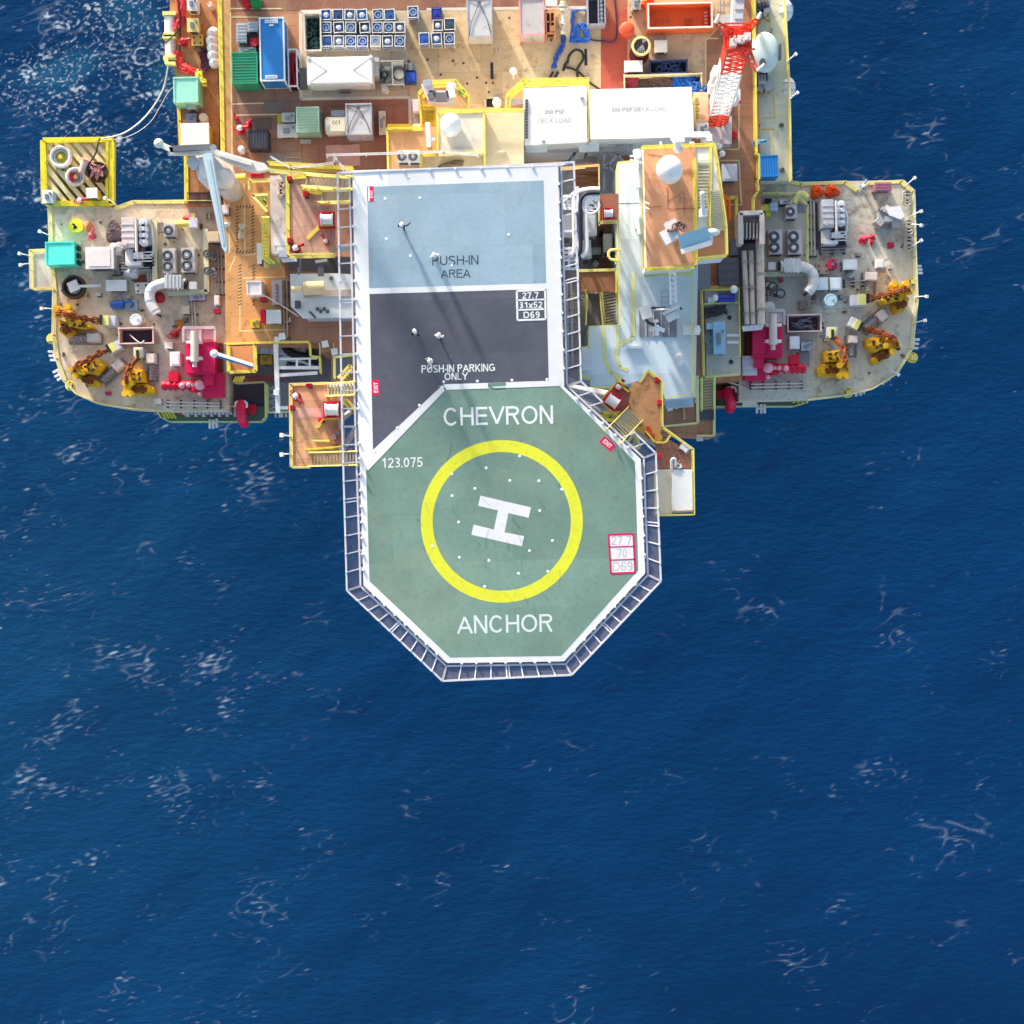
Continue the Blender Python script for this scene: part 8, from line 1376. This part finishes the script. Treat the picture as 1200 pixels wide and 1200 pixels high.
skid_frame('hydraulic unit with white cabinet above the upper right stopper', 1020, 332, 26, 17, rad(88), CD); skid_frame('slanted hydraulic unit beside the middle right chain stopper', 1026, 376, 30, 14, rad(38), CD); skid_frame('hydraulic unit with white cabinet right of lower right stopper', 999, 405, 24, 13, rad(90), CD)
drum('round_vent', 'white round disc cap above the right fire pump', 901.5, 360.5, 7, CD, 1., 'f4f2f0', 'vent')
skip('scrap_skip', 'pink grey skip full of dark bent pipes on right deck', (922.5,368,963,389), CD, 1.4, 'd2bcb8', '5c4c50', 'bars', rim='e2cac6')
cabinet('switch_cabinet', 'white rounded cabinet right of the right fire pump', (925.5,394,937,409), CD, 1.6, 'e9edf2', top='p'); cabinet('grey_pump', 'grey small pump box next to white rounded cabinet', (939,401,950,411), CD, 1.1, 'b4bcc8', top='k', cat='pump'); plate('grey_mat', 'grey floor plate below the small grey pump box', [(937,413),(948,413),(948,428),(938,428)], CD, 'a3a3a8', 'plate', grid=False)
heap('white_cover', 'pale round cover beside the small grey pump box', (946,397,957,410), CD, .4, 'd6d2ce', 44, 'cover')
engine_package('magenta fire pump package on the right corner deck', -1, 917, 380, CD)
monitor('small red valve with white base above right discharge pipe', 932, 421, CD, .9, REDM, ang=1); cabinet('white_cage', 'white wire cage box over the right fire pump side', (870,417,887,440), CD, 1.8, 'd8dade', top='r', cat='cage'); t = T('white_gantry', 'white flat beam joining pen and right fire pump', 'beam', P(880, 385, MD)); m = t.m(); m.pp([(870,382),(896,380),(893,386),(871,388)], MD+1.5, .4); t.part('beam', m, mat('e4e4e8', .5)); m = t.m(); m.beam(P(873,385,MD), P(873,385,MD+1.1), .3); t.part('leg', m, DGREY)
duct('white bent air duct under the right twin fan units', [(915,312),(928,312),(942,313),(952,320),(953,333),(946,343)], CD)
lowwall('pale green low wall under the right bent duct', [(893,322),(948,320)], CD, mat('cdd6b8', .5))
for x, y, lab in ((903,335,'small white valves with grey tops, left of the pair below duct'), (912,343,'small white valves with grey tops, right of the pair below duct')):
    t = T('valve_cluster', lab, 'valve', P(x, y, CD)); m = t.m(); [m.cyl(P(x-3+3*k, y-2+2*(k % 2), CD), P(x-3+3*k, y-2+2*(k % 2), CD+.7), .25, n=8) for k in range(3)]; t.part('pipe', m, mat('c4c8b8', .5)); m = t.m(); m.tor(P(x+3,y+1,CD+.8), .4, .08, 12, 5); m.obox(P(x-2,y+3,CD+.4), (.5,.3,.3)); t.part('hand_wheel', m, DGREY)
cabinet('tiny_red_box', 'tiny red box under the pale green low wall on right', (913,326,918,330), CD, .5, 'd8284c', cat='box'); cabinet('brown_box', 'small rusty brown box left of the round pale blue tank', (937,352,947,362), CD, .9, '9c8468', cat='box', top='k')
chain_stopper('upper right yellow chain stopper with horizontal rusty chain', [(1068,340,2.2),(1058,338,3.2),(1044,343,2.6),(1028,347,1.9),(1016,350,1.5)], CD, [(1048,333),(1062,332),(1066,341),(1050,342)], [(1031,352),(1042,343),(1060,341),(1058,352),(1036,356)], [(1048,352),(1060,345),(1066,350),(1060,364),(1050,367),(1047,360)], (1006, 352, 18, 13), 0)
chain_stopper('middle right yellow chain stopper slanting at the curved corner', [(1053,407,2.2),(1048,397,3.),(1036,390,2.6),(1020,386,1.9),(1008,383,1.5)], CD, [(1044,398),(1052,404),(1046,412),(1038,405)], [(1016,397),(1036,392),(1044,400),(1036,408),(1026,413),(1017,405)], [(1021,421),(1042,404),(1050,409),(1033,424),(1026,427)], (1003, 380, 16, 12), rad(-28))
chain_stopper('lower right yellow chain stopper with upright bent chain', [(990,432,2.2),(991,422,3.),(988,408,2.4),(981,398,1.9),(975,392,1.5)], CD, [(984,428),(992,428),(992,440),(984,440)], [(967,412),(984,410),(988,424),(968,424)], [(957,432),(965,426),(990,426),(995,432),(994,438),(984,441),(960,440)], (975, 389, 13, 12), 0)
for k, (x, y) in enumerate(((1066,331),(1066,420),(990,459))): bumper(('yellow roller bulge at right edge above upper right stopper','yellow roller bulge at the lower right curve','yellow roller bulge at bottom edge of the right deck')[k], x+4, y-1 if k < 2 else y+1, CD, 5.5, 0)
for x, y, dx, dy, lab in ((1066,216,.8,.7,'white floodlight arm at top right corner'), (1072,252,1,.4,'white floodlight pair on right rail by winch, upper'), (1072,263,1,-.2,'white floodlight pair on right rail by winch, lower'), (1073,288,.9,.6,'white floodlight arm alone on the right rail'), (1076,378,1,.2,'white floodlight on right rail by middle stopper'), (1046,434,.8,-.5,'white floodlight at the lower right curve'), (1078,348,1,0,'white floodlight beside upper right stopper')): floodlight(lab, x-3, y, CD, dx, dy, .9)
brackets('white bracket comb on right rail above upper stopper', [(1074,312),(1075,316),(1075.5,320)], CD, 0); brackets('white bracket comb on the right rail by middle stopper', [(1072,398),(1071,403),(1070,408)], CD, 0); brackets('white bracket comb at bottom of right curve', [(1004,459),(1009,458),(1013,456)], CD, 1.4); brackets('white bracket comb left of the bottom right curve', [(1037,446),(1041,443),(1044,441)], CD, 1.)
for x, y, lab in ((1058,232,'upper'), (1060,266,'middle'), (1060,285,'lower')):
    t = T('chain_bollard', f'{lab} coiled grey hose stand along the right rail', 'hose stand', P(x+5, y, CD)); m = t.m(); [m.tor(P(x+5,y-4+4*k,CD+.6), .4, .09, 14, 5) for k in range(3)]; t.part('coil', m, mat('b4aca0', .6)); m = t.m(); m.beam(P(x+5,y-7,CD+.3), P(x+5,y+7,CD+.3), .2); t.part('stand', m, DGREY)
# bottom right gallery
t = T('pipe_gallery', 'narrow pale green railed gallery hung below the right deck edge', 'gallery', P(890, 470, LD)); m = t.m(); m.pp([(842,462),(953,459),(952,466),(942,473),(930,476),(842,476)], LD+.5, .25); t.part('floor', m, mat('5f6f6a', .7)); m = t.m(); [m.obox(P(888+k*4.4, 465, LD+1), (.25,.5+.4*(k % 2),.6)) for k in range(12)]; t.part('pipework', m, mat('d0cad6', .5)); m = t.m(); [m.cyl(P(x,463,LD+.6), P(x+6,463,LD+.6), .35, n=10) for x in (866, 878, 912)]; t.part('red_pipe', m, REDM); m = t.m(); [m.beam(P(930+5*k,472,LD+.8), P(937+5*k,459,LD+.6), .25) for k in range(4)]; t.part('yellow_bar', m, mat('d8e060', .5))
rail('pale green handrail round the lower right gallery', [(840,476),(930,476),(944,472),(954,464)], LD, mat('dce6a8', .5), toe=.3); rail('white handrail at the inner side of the lower right gallery', [(842,443),(884,458),(950,456)], LD+2, mat('efe8c8', .5), toe=.15)
t = T('red_hose_boom', 'bright red bent pipe arm reaching over the lower right gallery', 'pipe', P(855, 462, LD)); m = t.m(); m.tube(catmull([P(853,456,LD+2), P(855,466,LD+2.2), P(857,474,LD+1.8), P(855,479,LD+1)], 6), .5, 12); t.part('pipe', m, mat('e81c50', .4), smooth=True); m = t.m(); m.tube(catmull([P(850,462,LD+2.3), P(852,455,LD+2.3), P(861,454,LD+2.3), P(863,460,LD+2.3)], 5), .12, 6); t.part('guard_hoop', m, WHITED); m = t.m(); m.obox(P(845,462,LD+1), (.9,.8,.6)); m.beam(P(853,456,LD), P(853,456,LD+2), .3); t.part('base', m, REDM)
cabinet('white_sign_box', 'white flat box hanging on the right gallery rail', (870,470,887,477), LD, .9, 'f4f6fa', cat='box', top='p'); brackets('white bracket comb under the white box of right gallery', [(887,479),(892,479),(896,479)], LD+1, 1.57)
brackets('white hook bracket under the left gallery rail', [(246,497),(250,497),(254,496)], LD+1, 1.57)
# block under the helideck
t = T('living_quarters', 'tall quarters block hidden below the helideck', 'building', P(545, 330, MD)); m = t.m(); m.prism([(-10.2, 9.5), (3.6, 9.5), (3.6, 25.), (-10.2, 25.)], MD, 57); t.part('wall', m, LGREY); m = t.m(); m.prism([(-10.4, 9.3), (3.8, 9.3), (3.8, 25.2), (-10.4, 25.2)], 57, 57.3); t.part('roof', m, GREY)
for k in range(6): m = t.m(); m.box(-9+k*2, 9.44, 40, -8+k*2, 9.5, 41.2); t.part('window', m, mat('1c2a38', .2))
# big crane just beyond the top of the picture: its mast shades the helideck
t = T('pedestal_crane', 'tall grey pedestal crane standing beyond the top of the deck', 'crane', (-25.6, 50.2, MD)); m = M(); m.cyl((0, 0, 0), (0, 0, 41), 1.05, .8, 20); t.part('pedestal', m, mat('d9d2cc', .5), smooth=True); m = M(); m.box(-.7, -.9, 41, .7, 1.2, 42.5); t.part('cab', m, mat('e4e0dc', .5))

def pipes(label, pts, zb, n=3, gap=.3, r=.09, col='b8b4ae'):
    c = P(*pts[0], zb); t = T('pipe_run', label, 'pipes', (c.x, c.y, zb)); m = t.m(); q = [P(x, y, zb+.45) for x, y in pts]; d = (q[-1]-q[0]).normalized(); nn = Vector((-d.y, d.x, 0))
    for k in range(n): m.tube([p+nn*gap*(k-(n-1)/2)+Vector((0, 0, .08*(k % 2))) for p in q], r, 7)
    t.part('pipe', m, mat(col, .5, rust=.15), smooth=True); m = t.m(); L_ = max(2, int((q[-1]-q[0]).length/1.2))
    for k in range(L_+1): p = q[0].lerp(q[-1], k/L_) if len(q) == 2 else q[min(k*len(q)//(L_+1), len(q)-1)]; m.obox((p.x, p.y, zb+.18), (.14, gap*n+.2, .36), math.atan2(d.y, d.x))
    t.part('support', m, DGREY); return t
pipes('grey pipes running down beside the left cream low wall', [(177,316),(177.5,344)], CD, 3, .28); pipes('pale pipes crossing below the left generator', [(142,313),(176,312)], CD, 4, .24, .08, 'cfccc8')
pipes('thin pipes along the yellow main deck edge on left deck', [(257,285),(259,345)], CD, 2, .35, .1, '9a968c'); pipes('pipe pair from low wall to the left red pump frame', [(226,353),(228,384)], CD, 2, .3, .1, 'c2bcb0')
pipes('pipes along the lower edge of the left corner deck', [(196,473),(258,474)], CD, 2, .3, .08, 'd8d2c6'); pipes('short pipe bundle between big cabinet and generator', [(136,300),(137,322)], CD, 2, .3, .1, '8f8c88')
pipes('pipes beside the right cream low rail and generator', [(952,236),(953,300)], CD, 2, .3, .09, 'cbc6b8'); pipes('grey pipes under the right generator skid', [(962,292),(990,291)], CD, 3, .28, .09, 'a9a6a4')
pipes('pipes along the main deck edge on the right deck', [(896,330),(897,362)], CD, 3, .3, .1, 'a8a49a'); pipes('pipes along the lower edge of the right corner deck', [(880,452),(940,451)], CD, 2, .3, .08, 'd8d2c6'); pipes('thin pipes between the twin boxes and white pump', [(990,332),(1012,331)], CD, 2, .3, .08, 'b4b0aa')
pipes('long thin pipes on the brown deck left of generator house', [(334,330),(335,396)], MD, 2, .3, .07, 'c9a890'); pipes('grey pipes in the grey gap right of the helideck net', [(664,330),(666,430)], 36, 3, .4, .12, 'c4c6ca')
for r, zb, lab, col in (((148,346,153,350), CD, 'small grey junction box above the blue pump tray', 'b4b2b0'), ((112,343,118,347), CD, 'small pale box right of the black hose reel', 'd9d2c8'), ((214,372,219,377), CD, 'small dark box below the left low wall', '6a6664'), ((165,290,170,294), CD, 'tiny grey box at foot of the left generator', '9a989a'), ((68,300,72,306), CD, 'tiny white box at the rail under the teal box', 'efece8'), ((984,345,989,350), CD, 'tiny grey box right of the round pale blue tank', 'a09e9c'), ((1042,310,1047,315), CD, 'tiny pale box right of the white square pump', 'e6e0d8'), ((1004,296,1010,300), CD, 'small grey box under the red valve cluster', 'b2aeaa'), ((952,345,957,350), CD, 'small dark box at the end of the right duct', '6e6a68'), ((966,396,971,400), CD, 'tiny pale box left of lower right stopper locker', 'e0dad0')): cabinet('junction_box', lab, r, zb, .7, col, cat='box', top='p')
# ============================================================ LIGHT AND CAMERA
SUN_EL = rad(11.2); sd = Vector((.437, -.9, 0)).normalized()      # shadows fall to the lower right
w = bpy.data.worlds.new('World'); scene.world = w; w.use_nodes = True; nt = w.node_tree; bg = nt.nodes['Background']
sky = nt.nodes.new('ShaderNodeTexSky'); sky.sky_type = 'NISHITA'; sky.sun_disc = False; sky.sun_elevation = SUN_EL
az = math.atan2(-sd.x, -sd.y); sky.sun_rotation = az; sky.air_density = 1.; sky.dust_density = 2.5; sky.ozone_density = 1.
nt.links.new(sky.outputs[0], bg.inputs[0]); bg.inputs[1].default_value = .15
l = bpy.data.lights.new('sun', 'SUN'); l.energy = 2.7; l.angle = rad(3.5); l.color = (1, .93, .82); lo = bpy.data.objects.new('sun', l); COL.objects.link(lo)
d = Vector((sd.x*math.cos(SUN_EL), sd.y*math.cos(SUN_EL), -math.sin(SUN_EL))); lo.rotation_euler = d.to_track_quat('-Z', 'Y').to_euler()
cam = bpy.data.cameras.new('camera'); co_ = bpy.data.objects.new('camera', cam); COL.objects.link(co_); co_.location = (0, 0, CAMZ); co_.rotation_euler = (0, 0, 0)
cam.sensor_width = 36; cam.lens = 36/(1200*K); cam.clip_end = 20000; cam.clip_start = .5
scene.camera = co_
scene.view_settings.view_transform = 'Standard'; scene.view_settings.look = 'None'; scene.view_settings.exposure = 1.45; scene.view_settings.gamma = 1; scene.view_settings.use_curve_mapping = False
